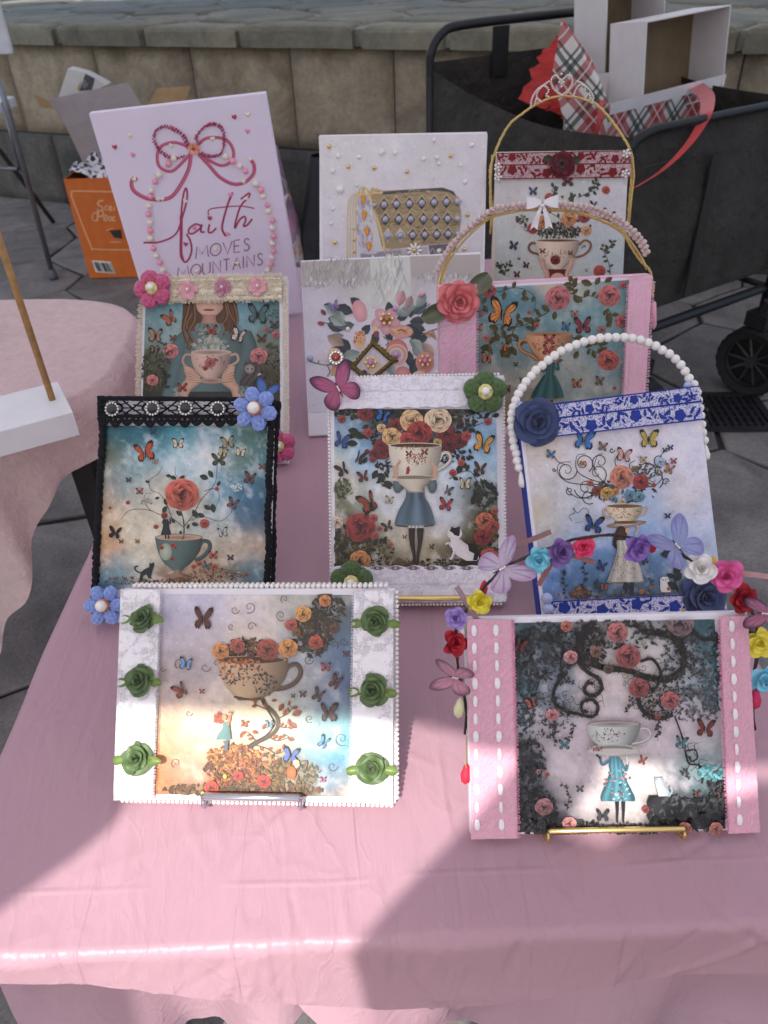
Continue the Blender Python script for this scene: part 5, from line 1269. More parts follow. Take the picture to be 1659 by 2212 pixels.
for p in ([(760,640),(520,600),(400,590),(340,610)],[(1060,600),(1200,560),(1340,530),(1440,470),(1400,430)],[(640,860),(600,930),(590,1010)],[(1110,950),(1180,905),(1270,890),(1320,960),(1380,1000)],[(1150,700),(1230,780),(1290,740)],[(1200,820),(1215,880)],[(480,1240),(500,1180),(480,1130)],[(530,1600),(500,1500),(560,1450),(640,1440)],[(1230,480),(1250,560),(1320,540)]): A.twig(p, 7, (66,54,40), (66,72,46), 52, 6, seed=len(p))
for x, y, l, a in ((420,590,90,190),(410,680,90,185),(450,640,80,210),(560,880,80,120),(590,900,80,80),(680,1000,80,200),(620,960,80,60),(480,780,60,120),(1380,990,90,20),(1300,1040,100,60),(1330,1060,100,120),(1290,460,70,280),(1160,560,60,-40),(960,600,70,-60),(1000,640,70,0)): A.leaf(x, y, l, a, (62,68,48))
for x, y, r, c in ((465,450,62,(166,58,62)),(700,540,60,(150,52,56)),(1085,600,72,(150,46,54)),(1190,660,60,(140,44,50)),(1110,690,60,(132,40,46)),(600,730,78,(158,44,54)),(585,690,50,(150,44,52)),(540,760,44,(140,40,46)),(820,500,92,(226,182,136)),(1025,495,104,(232,200,168)),(880,600,100,(178,60,56)),(670,628,76,(222,176,120)),(788,645,58,(190,74,70)),(590,560,36,(222,180,130)),(490,595,36,(190,72,72)),(1240,620,38,(196,80,78)),(1405,510,30,(196,90,92)),(285,490,34,(176,78,70)),(1200,825,28,(204,88,84)),(520,800,26,(170,60,60)),(480,740,22,(160,50,56)),(1135,900,28,(196,70,66)),(1020,670,34,(196,160,96)),(1190,508,26,(120,60,50)),(425,1320,118,(176,54,56)),(530,1250,34,(200,90,86)),(425,1575,84,(206,140,84)),(250,1280,50,(222,196,172)),(540,1385,28,(200,84,78)),(1385,1270,72,(206,116,80)),(1445,1310,50,(190,90,70)),(1365,1395,66,(168,56,58)),(1415,1545,70,(196,86,76)),(1455,1195,30,(200,100,80)),(575,1330,22,(196,90,76)),(660,1450,22,(200,120,80))): A.rose(x, y, r, c)
cream = (216, 206, 186)
A.patch([(1030,700,760),(980,690,745),(960,690,740)], lambda u, v: C3((70,90,100)))
A.ell(715,1000,36,60,(86,106,112),(120,140,140)); A.ell(980,1000,36,60,(86,106,112),(120,140,140))
A.patch([(1010,785,918),(1050,780,920),(1095,774,926),(1130,756,950),(1180,728,972),(1240,704,990),(1300,688,1002)], lambda u, v: C3((104,130,146))*(.52+.35*v+.25*math.sin(u*7+.8)+.30*math.cos(u*2)))
A.line([(700,1305),(850,1318),(990,1303)],10,(70,84,94))
A.patch([(1306,795,915),(1332,790,920)], lambda u, v: C3((206,200,190))*(.8+.3*math.sin(u*14)))
for rows in ([(1325,797,848),(1400,800,845),(1450,808,846),(1520,826,852),(1600,836,856)],[(1325,862,915),(1400,866,908),(1450,868,900),(1520,860,884),(1600,856,876)]): A.patch(rows, lambda u, v: C3((70,48,42))*(.7+.6*math.cos(u*1.2+.3)))
A.cup((848,692,204,20), [(695,645,1052),(760,650,1048),(820,664,1034),(870,688,1012),(915,712,985),(940,730,970)], cream, (120,84,60), [(1035,800),(1060,752),(1105,752),(1118,800),(1080,850),(1015,888)], 22, (206,196,178))
A.ell(838,945,196,26,(200,190,170),(222,214,196),-1); A.ell(838,938,170,14,(150,138,118))
A.patch([(950,705,975),(985,728,950),(1015,768,918),(1040,790,915),(1048,788,918)], lambda u, v: C3((204,194,172))*(.45+.6*math.cos((u+.2)*1.3)))
A.line([(790,1045),(850,1050),(915,1045)],9,(170,156,130))
for x, y, s, c in ((800,758,26,(150,60,50)),(920,745,30,(160,60,52))): A.bfly(x, y, s, 0, c)
A.dabs(70, (858,800,80,45), 20, [(176,90,66),(200,150,100),(160,70,56)], seed=21); A.dabs(60, (850,712,180,12), 14, [(196,168,120),(180,140,96)], seed=22)
for a in ((700,860,-1),(1000,860,1)):
    x0, y0, sg = a
    for q in (-.6, -.25, .1, .5): A.line([(x0,y0),(x0-sg*40*math.cos(q)+0,y0-45+28*q)],10,(206,166,138),.4,False)
    A.patch([(850,x0-22,x0+22),(900,x0-18,x0+18),(945,x0-16,x0+16)], lambda u, v: C3((204,162,134))*(.8+.25*math.cos(u)))
A.poly([(775,915),(785,860),(800,850),(810,880),(800,912)],(176,60,60))
for x, y, s, r, c, l, q in ((280,660,72,15,(50,92,168),.7,1),(605,470,66,20,(56,110,190),1,.7),(300,880,62,-25,(88,52,46),1,.5),(455,935,52,-10,(140,52,46),1,.7),(415,790,62,20,(84,54,48),.3,.8),(505,1130,92,-25,(172,74,44),1,.5),(1370,685,92,15,(222,160,70),.9,.8),(1345,875,56,10,(120,70,50),1,.8),(1225,990,56,0,(206,190,140),.7,1),(1095,1040,46,20,(120,104,90),.4,.9),(1085,1150,60,10,(196,66,64),1,.8),(652,1115,36,10,(206,180,140),1,.8),(640,1315,46,-20,(110,74,50),1,.8),(970,1470,26,0,(120,90,60),.5,1),(768,1395,18,0,(190,90,60),1,1)): A.bfly(x, y, s, r, c, l, q)
# cat
A.patch([(1400,1118,1180),(1440,1120,1230),(1480,1130,1290),(1520,1150,1325),(1560,1210,1335),(1575,1240,1320)], lambda u, v: C3((222,216,214))*(.75+.3*math.cos(u+.5)))
A.ell(1150,1365,58,48,(220,214,212),(236,232,230)); A.poly([(1110,1345),(1130,1318),(1155,1322),(1190,1312),(1192,1350),(1185,1388),(1150,1380),(1130,1358)],(38,36,38)); A.poly([(1120,1330),(1128,1310),(1145,1325)],(40,36,38)); A.poly([(1165,1325),(1190,1308),(1190,1345)],(60,44,46))
A.poly([(1250,1440),(1300,1450),(1335,1520),(1325,1570),(1290,1572),(1300,1520),(1260,1500)],(40,38,40)); A.line([(1130,1470),(1105,1440),(1080,1450)],20,(220,214,212),.2); A.line([(1150,1500),(1128,1555),(1112,1560)],20,(220,214,212),.2)
A.done(e)
WLACE = lace_mat('white_lace', S(240, 236, 244), S(206, 200, 210), 'dense', 480, .7)
WLACE2 = lace_mat('white_scallop_lace', S(242, 238, 246), S(214, 208, 218), 'dense', 620, .5)
strip(e, loc4(P, k8, [(190, 175), (1525, 160), (1530, 268), (190, 285)]), .0070, WLACE2, sc1=.10, per=11)
strip(e, loc4(P, k8, [(190, 280), (1528, 262), (1532, 395), (195, 420)]), .0062, WLACE2, sc1=.09, per=9)
strip(e, loc4(P, k8, [(205, 1612), (1500, 1606), (1540, 1745), (205, 1752)]), .0066, WLACE2, sc0=.12, per=9)
strip(e, loc4(P, k8, [(205, 1745), (1540, 1735), (1545, 1890), (205, 1895)]), .0056, WLACE2, sc0=.06, sc1=.06, per=10)
mb = MB()   # rows of little openings along the lower lace
HOLE = mat('lace_hole', S(132, 122, 122), .9)
for i in range(7):
    for r in range(3):
        for c in range(5):
            if (r in (0, 2) and c in (0, 4)) or (r == 1 and c == 2): continue
            x, y = P.loc(*k8(520+i*137+c*20, 1630+r*9-6), .0075); mb.add([(x-.0016, y-.0007, .0075), (x+.0016, y-.0007, .0075), (x+.0016, y+.0007, .0075), (x-.0016, y+.0007, .0075)], [(0, 1, 2, 3)])
build(mb, 'lace_openings', HOLE, e)
edge = [(-P.w/2, .004), (-P.w/2, P.h-.002)]; seed_row(e, edge, .0041, .0019, PEARL, z=.0005); seed_row(e, [(P.w/2, .004), (P.w/2, P.h-.002)], .0041, .0019, PEARL, z=.0005)
seed_row(e, [(-P.w/2+.004, P.h+.001), (P.w/2-.004, P.h+.001)], .0041, .0019, PEARL, z=.002); seed_row(e, [(-P.w/2+.004, -.001), (P.w/2-.004, -.001)], .0041, .0019, PEARL, z=.001)
YGRN = yarn_mat('green_yarn', S(84, 110, 66)); YYEL = yarn_mat('yellow_yarn', S(242, 226, 138))
for x, y, n, a0 in ((1385, 285, 5, .0), (360, 1742, 5, .0)):
    lx, ly = P.loc(*k8(x, y), .012); yarn_flower(e, lx, ly, .010, .0262, n, YGRN, YYEL, PEARL, a0, .2, ctr=.36)
lx, ly = P.loc(*k8(255, 250), .02)
wing_butterfly(e, Matrix.Translation((lx, ly, .014)) @ Matrix.Rotation(R_(28), 4, 'Z'), .026, ((200,116,150),(74,50,74),(160,74,110)), WING, fold=14)
easel('center', GOLD, 'gold wire easel with a slim front bar under the white lace picture', bar=True, lip=.010, x=.40)

# ---------------------------------------------------------------- blue lace, girl with flower teacup
k9 = crop(1950, 1280, 1.74632)
BLUEC = mat('blue_canvas', S(38, 60, 150), .6, var=.1)
P, e = make_canvas('blue', 'picture of a girl carrying a flower cup, trimmed with royal blue lace and navy roses')
mb = MB(); mb.box(-P.w/2-.0012, P.w/2+.0012, -.001, P.h+.0012, -P.th-.001, -.0012); build(mb, 'blue_edging', BLUEC, e)
A = Art(P, k9)
A.bg([(205, 790), (1415, 655), (1560, 1840), (335, 1905)], [(300,850,(210,196,180)),(600,830,(210,206,214)),(1000,750,(214,206,214)),(1350,750,(216,214,232)),(300,1050,(205,200,206)),(1400,1000,(214,212,232)),(450,1200,(196,196,200)),(300,1260,(206,190,160)),(700,1000,(206,202,200)),(1300,1150,(214,206,200)),(1250,1250,(206,206,220)),(1000,1200,(160,186,214)),(450,1350,(170,186,204)),(350,1400,(206,194,166)),(700,1300,(196,200,214)),(1100,1400,(140,172,212)),(1400,1350,(190,200,226)),(500,1500,(120,156,200)),(1300,1500,(140,170,210)),(1500,1600,(190,200,220)),(700,1600,(110,150,196)),(1100,1650,(84,124,168)),(400,1650,(96,130,180)),(1400,1700,(110,136,160)),(400,1800,(110,150,200)),(700,1800,(76,110,136)),(1000,1820,(86,110,126)),(1300,1800,(120,134,140)),(600,1880,(70,100,130))], 105, cloud=((224, 220, 230), .3), seed=12, amp=.22)
W9 = (52, 50, 54)
for cx, cy, r, t, a, sg in ((490,1000,72,1.7,0,1),(605,950,70,1.6,1,-1),(720,940,62,1.5,2,1),(620,1120,80,1.8,3,-1),(640,1180,54,1.5,1,1),(1050,1010,80,1.9,2,1),(1125,930,46,2.2,0,1),(1168,1078,26,1.6,0,-1),(510,1140,30,1.4,1,1),(402,994,14,1.4,0,1),(700,1020,80,1.4,2,-1),(1090,1060,70,1.2,1,-1),(800,860,20,1.3,0,1)): A.spiral(cx, cy, r, t, 7, W9, a, sg)
for p in ([(850,1120),(760,1090),(680,1000),(700,900),(740,885)],[(800,1100),(650,1060),(560,1000),(560,900),(620,885)],[(780,1130),(640,1100),(500,1080),(430,1020),(440,950),(520,940)],[(960,1080),(1030,1030),(1100,960),(1150,880),(1200,860)],[(1000,1120),(1100,1100),(1145,1040),(1110,970),(1040,960)],[(400,900),(430,940),(480,960)],[(840,1000),(820,930),(850,880)],[(940,1040),(920,960),(960,930)],[(680,1170),(580,1190),(510,1150),(490,1110)]): A.line(p, 6, W9, .4)
A.dabs(130, (880,1140,230,85), 34, [(70,74,66),(92,104,84),(60,64,72),(130,100,80),(86,110,120)], seed=2); A.dabs(60, (1030,1000,110,60), 26, [(80,86,70),(120,110,80)], seed=3)
for x, y, r, c in ((865,1045,84,(214,136,112)),(998,1078,56,(176,66,70)),(700,1140,34,(150,66,54)),(765,1155,44,(206,160,84)),(825,1145,24,(214,140,60)),(920,1170,38,(110,150,176)),(985,1180,40,(112,160,176)),(648,1088,24,(196,110,100)),(868,1212,26,(206,180,170)),(810,1195,24,(110,150,160)),(955,990,24,(150,124,80)),(1130,940,34,(176,196,214)),(1085,1100,18,(190,90,80)),(590,950,16,(206,150,70))): A.rose(x, y, r, c)
A.cup((885,1243,128,16), [(1246,757,1012),(1290,772,1000),(1330,805,970),(1355,840,935),(1364,860,915)], (226,206,176), (150,110,84), [(765,1268),(742,1270),(748,1310),(790,1330)], 12, (206,176,140))
A.line([(1005,1265),(1035,1255),(1030,1290),(1000,1310)],12,(206,176,140))
A.ell(898,1368,138,20,(150,120,94),(206,186,160),-6); A.ell(892,1356,80,10,(120,92,70))
A.dabs(60, (885,1290,110,40), 14, [(170,90,70),(190,140,90),(120,110,110)], seed=5)
A.ell(860,1440,40,60,(70,46,34),(110,66,44)); A.line([(835,1430),(815,1500),(840,1540)],34,(60,40,32),.5); A.ell(905,1412,16,20,(214,170,140)); A.line([(955,1440),(975,1400),(965,1375)],13,(214,170,140))
A.patch([(1480,830,925),(1540,832,945),(1600,820,965),(1660,800,990),(1720,778,1005),(1765,762,1016)], lambda u, v: C3((206,202,190))*(.62+.18*math.sin(u*9)+.32*math.cos(u*1.3)))
A.line([(762,1762),(880,1778),(1016,1762)],9,(150,140,124))
A.dabs(90, (890,1650,95,120), 14, [(190,110,80),(150,130,90),(110,110,120),(206,160,110)], seed=6)
for x in (895, 935): A.patch([(1770,x-16,x+16),(1810,x-13,x+13),(1850,x-10,x+10)], lambda u, v: C3((52,58,70)))
A.patch([(1730,1140,1180),(1770,1128,1195),(1820,1130,1200),(1835,1140,1200)], lambda u, v: C3((222,216,212))*(.8+.25*math.cos(u))); A.ell(1155,1755,28,22,(226,222,220)); A.ell(1148,1752,4,5,(40,40,50)); A.ell(1165,1752,4,5,(40,40,50)); A.poly([(1128,1755),(1126,1736),(1145,1745)],(200,196,196)); A.poly([(1165,1742),(1185,1730),(1180,1752)],(200,196,196))
A.twig([(1250,1830),(1225,1720),(1220,1600),(1190,1540)], 8, (50,52,52), (52,54,54), 74, 12, seed=2); A.twig([(600,1830),(610,1700),(600,1620)], 4, (70,84,86), (76,92,90), 30, 10, seed=3); A.twig([(480,1860),(470,1740),(455,1690)], 4, (70,84,86), (76,92,90), 30, 10, seed=4); A.twig([(720,1840),(700,1780),(690,1770)], 4, (70,84,86), (76,92,90), 26, 6, seed=5); A.twig([(1060,1840),(1065,1780),(1060,1740)], 4, (70,84,86), (76,92,90), 24, 6, seed=6)
A.dabs(110, (580,1845,80,45), 26, [(150,100,66),(110,80,60),(90,96,90),(180,130,90)], seed=7); A.dabs(110, (800,1860,420,28), 22, [(90,100,100),(150,100,70),(70,84,96),(190,120,80)], seed=8); A.dabs(50, (1380,1800,120,50), 24, [(90,100,100),(120,126,120)], seed=9)
for x, y, r in ((1000,1830,18),(1062,1800,12),(1185,1810,14)): A.rose(x, y, r, (206,120,80))
A.line([(520,1345),(505,1310),(540,1290),(530,1255),(560,1290),(600,1260),(635,1275),(625,1335),(650,1345)],4,(96,96,96)); A.line([(540,1360),(600,1350)],3,(110,110,110))
for x, y, s, r, c, l, q in ((600,795,82,8,(58,126,196),.8,1),(1046,790,74,0,(196,176,70),.8,1),(880,900,56,10,(226,160,150),1,.9),(1192,995,40,20,(200,130,66),1,.7),(378,892,34,10,(80,130,190),1,.8),(735,840,36,10,(150,120,90),1,.8),(668,1375,72,10,(40,84,150),.9,1),(1178,1314,22,0,(50,70,110),1,1),(728,1660,40,20,(50,78,130),1,.7),(1022,1622,30,-20,(56,72,110),1,.8),(742,1800,30,0,(180,100,70),1,1),(1218,938,24,0,(200,90,100),1,1),(1195,845,22,0,(60,80,100),1,1),(1158,862,18,0,(60,80,100),1,1),(597,955,20,0,(214,150,60),1,1),(1010,930,26,0,(190,170,100),1,1)): A.bfly(x, y, s, r, c, l, q)
A.done(e)
NETB = lace_mat('blue_net', S(74, 92, 172), S(220, 216, 232), 'net', 420, .3); NAVYL = mat('blue_lace_thread', S(30, 54, 152), .7, var=.2, vscale=300, bump=.4, bscale=900)
for q, n in (([(150,578),(1385,420),(1398,530),(175,672)],4),([(175,668),(1398,526),(1412,655),(195,795)],4),([(330,1895),(1560,1830),(1575,1960),(345,2020)],5)):
    c4 = loc4(P, k9, q); s_ = strip(e, c4, .0062, NETB, 'lace_strip', 30, 4, wav=.0001); motif(s_, c4, .0066, NAVYL, n, seed=len(q)+n)
NAVY = mat('navy_foam', S(62, 74, 112), .85, var=.08, sheen=.2)
for x, y, s in ((295, 665, 5), (1445, 1875, 8)):
    lx, ly = P.loc(*k9(x, y), .012); rose3d(e, lx, ly, .007, .0250, NAVY, L_FLAT, 'foam_rose', seed=s, rot=.4*s)
for x, y in ((353, 1878), (360, 1948)): lx, ly = P.loc(*k9(x, y), .01); pearl(e, lx, ly, .0115, .0066, PEARLB)
for x, y in ((1335, 412), (187, 552)): lx, ly = P.loc(*k9(x, y)); pearl(e, lx, ly, -.004, .0046, PEARLB)
# pearl handle
hp = [(178,978),(165,930),(160,880),(145,840),(138,790),(135,745),(128,700),(125,650),(128,605),(138,560),(155,512),(174,467),(200,425),(227,382),(263,343),(295,303),(338,270),(380,233),(424,201),(471,170),(523,147),(575,125),(628,106),(683,92),(738,80),(794,76),(850,76),(907,75),(963,81),(1019,93),(1073,112),(1126,134),(1171,163),(1220,189),(1263,225),(1300,265),(1330,310),(1357,358),(1390,402),(1412,457),(1420,512),(1430,565),(1437,620),(1444,680),(1450,735),(1462,790)]
hp = [P.loc(*k9(x, y)) for x, y in hp]
mb = MB(); mb.tube([(x, y, -.008) for x, y in hp], .0011, 6); hd = build(mb, 'pearl_handle', GOLDW, e, smooth=True)
for x, y in hp: pearl(hd, x, y, -.008, .0053, PEARL)
for x, y, dx in ((200, 1060, .002), (1470, 870, .0)):
    lx, ly = P.loc(*k9(x, y)); mb = MB(); mb.lathe([(0, -.010), (.0045, -.008), (.0052, -.003), (.003, .006), (.0008, .011)], 12); build(mb, 'drop_pearl', PEARL, hd, smooth=True, loc=(lx, ly, -.008), rot=(R_(-90), 0, 0))
easel('blue', GOLDW, 'gold wire easel behind the blue lace picture')
# ---------------------------------------------------------------- green ribbon roses, floating cup
k10 = crop(420, 2250, 1.3825)
P, e = make_canvas('green', 'picture of a floating cup of orange roses between six green ribbon roses', th=.014)
paper(e, loc4(P, k10, [(285, 112), (1352, 116), (1332, 1232), (250, 1222)]))
A = Art(P, k10); A.box = (254, 122, 1350, 1226)
A.bg([(296, 122), (1350, 128), (1330, 1226), (256, 1212)], [(350,180,(190,186,206)),(550,180,(200,192,206)),(800,170,(206,196,200)),(1000,180,(170,166,160)),(1250,180,(110,124,130)),(350,350,(186,176,186)),(550,420,(196,184,186)),(750,320,(206,190,176)),(1200,350,(96,112,124)),(350,520,(184,168,166)),(480,560,(160,150,156)),(1100,480,(150,158,170)),(1300,450,(104,130,156)),(350,680,(182,166,166)),(550,700,(196,178,170)),(1050,640,(170,166,160)),(1280,600,(84,104,140)),(1200,720,(140,150,170)),(320,820,(206,160,120)),(450,800,(214,190,160)),(560,900,(222,200,166)),(750,820,(226,206,172)),(900,850,(206,200,170)),(1050,800,(176,190,176)),(1250,830,(130,176,178)),(330,950,(206,150,100)),(430,960,(190,172,146)),(700,950,(206,176,130)),(1100,950,(150,180,176)),(1280,980,(84,160,186)),(300,1080,(206,120,60)),(400,1080,(160,150,140)),(600,1060,(176,120,70)),(800,1080,(150,104,66)),(1000,1080,(140,130,90)),(1200,1080,(84,140,176)),(300,1190,(200,116,60)),(450,1190,(150,110,70)),(700,1190,(140,84,56)),(1000,1190,(120,100,66)),(1250,1190,(150,130,110))], 80, cloud=((226, 212, 196), .3), seed=21, amp=.24, nsc=80)
VN = (92, 66, 44)
A.dabs(260, (1120,330,110,130), 34, [(70,54,40),(96,76,50),(60,56,46),(120,84,50),(84,84,60)], seed=1); A.dabs(140, (1200,210,100,90), 30, [(70,60,46),(96,80,54),(60,60,50)], seed=2); A.dabs(120, (760,420,120,60), 32, [(70,50,36),(110,76,46),(60,46,36),(140,100,60)], seed=3)
for cx, cy, r, t, a, sg in ((700,210,24,1.5,0,1),(780,195,34,1.5,2,-1),(680,300,18,1.4,1,1),(790,300,26,1.4,0,-1),(950,240,30,1.6,1,1),(970,150,24,1.4,2,1),(1100,480,28,1.6,0,1),(1060,360,20,1.5,2,1),(1255,560,30,1.4,0,1),(1240,400,26,1.4,1,-1),(1290,380,24,1.4,0,1),(1280,910,40,1.6,1,1),(1230,1060,30,1.4,0,1),(380,1040,28,1.5,2,1),(600,500,24,1.3,1,-1),(540,520,30,1.2,0,1),(400,500,30,1.2,2,1),(1105,800,24,1.4,1,1),(450,770,20,1.2,0,1),(310,530,16,1.2,0,1)): A.spiral(cx, cy, r, t, 4.5, (134,112,84) if cx < 1000 else (96,92,84), a, sg)
A.cup((790,480,190,22), [(470,600,985),(520,608,990),(580,630,975),(630,655,940),(670,690,890),(690,705,845)], (196,164,130), (96,64,44), [(960,570),(990,520),(1035,505),(1058,545),(1035,595),(985,628),(925,640)], 20, (110,84,62), lit=-.5, rimcol=(190,140,90))
A.line([(695,680),(780,695),(845,688)],12,(110,76,54))
A.dabs(110, (740,560,120,70), 22, [(150,84,60),(110,96,80),(206,140,90),(84,90,90),(180,96,70)], seed=4); A.dabs(80, (720,490,120,14), 18, [(206,130,70),(176,100,60)], seed=5); A.dabs(60, (870,610,80,60), 20, [(84,70,56),(110,90,66),(70,76,76)], seed=6)
A.patch([(688,705,850),(700,720,835)], lambda u, v: C3((110,80,60)))
A.line([(850,690),(870,730),(910,765),(935,810),(925,860),(880,900),(820,930),(770,970),(740,1030),(750,1100)], 22, VN); A.line([(845,700),(900,790),(915,830),(870,890),(790,935),(730,990)], 9, (60,44,34))
for p in ([(900,760),(850,740),(810,720),(805,690),(830,700)],[(935,800),(990,770),(1010,740),(985,720)],[(930,840),(980,850),(1010,830)],[(880,895),(930,920),(990,900),(960,880)],[(820,930),(790,890),(760,870),(730,880)],[(800,940),(870,960),(930,990),(990,960)],[(770,970),(700,960),(650,940),(640,990)]): A.twig(p, 6, VN, (176,90,50), 34, 4, seed=len(p)+int(p[0][0]))
for x, y, l, a in ((1010,780,60,-20),(1000,820,50,40),(940,760,50,-60),(830,880,40,200),(850,860,40,300),(900,700,30,0)): A.leaf(x, y, l, a, (170,88,52))
A.dabs(300, (760,1080,230,100), 36, [(150,84,46),(110,70,44),(176,110,56),(96,84,50),(200,130,60),(84,64,46),(160,60,50)], seed=7); A.dabs(240, (750,1185,440,38), 34, [(120,80,50),(96,76,50),(140,100,60),(84,74,54)], seed=8); A.dabs(160, (690,1000,140,60), 30, [(176,96,50),(206,140,70),(130,76,46)], seed=9); A.dabs(120, (1010,1100,160,70), 28, [(120,104,60),(96,90,60),(150,120,70)], seed=10)
for q in range(16):
    R = A.r; A.spiral(560+R.random()*420, 1010+R.random()*150, 18+R.random()*18, 1.4, 4, R.choice([(170,110,60),(96,70,46),(140,100,50)]), R.random()*6, R.choice([-1, 1]))
for x, y, r, c in ((622,432,48,(222,150,92)),(718,405,42,(190,96,80)),(880,425,62,(176,84,66)),(990,418,54,(222,150,84)),(1008,290,34,(196,96,80)),(1072,230,46,(226,160,92)),(1192,160,34,(222,140,84)),(1142,384,40,(190,84,62)),(575,1172,40,(206,70,50)),(720,1108,30,(196,60,48)),(860,1140,38,(196,56,44)),(790,455,20,(120,70,50)),(1040,330,24,(150,96,60)),(1240,310,28,(120,84,60)),(745,1050,18,(190,110,70))): A.rose(x, y, r, c)
for x, y, s, r, c, l, q in ((530,262,72,4,(120,62,44),.7,.75),(438,505,40,10,(120,160,206),1,.8),(415,645,48,-30,(170,84,60),1,.5),(525,652,16,0,(190,90,60),1,1),(1195,522,28,0,(180,84,84),1,1),(1250,605,48,30,(120,60,56),.8,.5),(1070,668,22,0,(110,76,66),.8,1),(1018,676,14,0,(110,76,66),.8,1),(1155,675,44,25,(110,80,60),.8,.6),(1205,770,62,0,(110,84,72),.6,1),(1185,930,42,30,(84,150,190),.8,.5),(1005,1000,50,10,(84,110,206),.9,.9),(752,828,24,10,(206,90,60),.8,1),(888,830,26,0,(110,160,176),.8,1),(1305,450,18,0,(150,70,70),1,1),(1180,1130,18,0,(190,110,150),1,1)): A.bfly(x, y, s, r, c, l, q)
# girl with red hair drinking
A.patch([(815,640,672),(850,636,676),(880,615,680),(912,600,684)], lambda u, v: C3((96,140,140))*(.7+.4*math.cos(u+.5))); A.line([(654,915),(655,970)],13,(84,110,120),cv=False); A.line([(664,915),(660,970)],12,(84,110,120),cv=False); A.line([(665,830),(676,800),(674,775)],11,(214,120,84)); A.ell(645,790,14,18,(222,150,110)); A.dabs(40, (612,795,26,30), 22, [(206,80,44),(226,110,60),(176,60,40)], seed=15); A.cup((680,762,14,4),[(762,666,694),(772,670,690),(780,676,684)],(206,170,140),(150,110,80))
A.ell(1010,1090,26,36,(206,84,40),(226,120,60)); A.line([(1030,1060),(1050,1040)],20,(200,180,150)); A.ell(1036,1035,18,16,(206,176,140)); A.line([(1060,1080),(1085,1060),(1090,1030),(1060,1030)],10,(140,110,84)); A.ell(650,1110,10,12,(226,190,70)); A.ell(530,1203,10,12,(226,190,70))
A.done(e)
LG = lace_mat('guipure_lace', S(246, 242, 246), S(228, 222, 228), 'dense', 300, 1.0)
strip(e, loc4(P, k10, [(92, 95), (305, 100), (262, 1232), (52, 1236)]), .0068, LG, 'lace_strip', 18, 80, wav=.0004); strip(e, loc4(P, k10, [(1350, 110), (1562, 100), (1560, 1262), (1332, 1240)]), .0068, LG, 'lace_strip', 18, 80, wav=.0004)
TH = mat('white_thread', S(240, 236, 240), .9, var=.05)
thread_loops(e, loc4(P, k10, [(303, 105), (262, 1230)]), .0026, .0020, .0007, .0003, TH, side=1, z=.006); thread_loops(e, loc4(P, k10, [(1350, 115), (1332, 1238)]), .0026, .0018, .0007, .0003, TH, side=-1, z=.006, seed=3)
W2, Hh = P.w/2, P.h
seed_row(e, [(-W2+.008, Hh+.002), (W2-.006, Hh+.002)], .0049, .0024, PEARL, z=-.002); seed_row(e, [(-W2+.008, Hh+.0035), (W2-.006, Hh+.0035)], .0049, .0022, PEARL, z=-.007)
seed_row(e, [(W2+.001, .004), (W2+.001, Hh-.003)], .0043, .0021, PEARL, z=-.001); seed_row(e, [(-W2-.001, .004), (-W2-.001, Hh-.003)], .0043, .0017, PEARL, z=-.002); seed_row(e, [(-W2+.004, -.001), (W2-.004, -.001)], .0043, .0019, PEARL, z=-.001)
SAT = mat('green_satin', S(88, 112, 66), .48, var=.14, vscale=60, sheen=.25, bump=.12, bscale=1500); SATL = mat('leaf_satin', S(112, 136, 64), .4, var=.12, vscale=80, sheen=.2)
L_RIB = [(4, .30, .66, .66, 78, .06), (4, .26, .48, .56, 60, .14), (3, .16, .42, .42, 36, .2), (3, .08, .34, .26, 14, .24)]
for i, (x, y, dr) in enumerate(((193, 257, 1), (178, 597, 1), (160, 1022, 1), (1465, 272, -1), (1450, 650, -1), (1442, 1078, -1))):
    lx, ly = P.loc(*k10(x, y), .012); b = rose3d(e, lx, ly, .0078, .0158*(.92+.16*((i*37) % 10)/10), SAT, L_RIB, 'ribbon_rose', seed=i+3, rot=i*.9+.3*((i*53) % 7), tilt=(((i*29) % 9-4)*3.5, ((i*17) % 9-4)*3.5))
    for sg, a in ((-1, .12), (1, -.1)):
        pm = petal_mesh('ribbon_leaf', .011, .0042, .3, .2); me = pm.mesh('ribbon_leaf', True); me.materials.append(SATL)
        link('ribbon_leaf', me, None, b, mw=Matrix.Rotation(-b.rotation_euler[2]+a+(math.pi/2 if sg < 0 else -math.pi/2), 4, 'Z') @ Matrix.Translation((0, .0125, .0025)))
easel('green', SILVER, 'silver wire easel with a thick chrome front bar', bar=True, lip=.0085, x=.17, rr=.0024)

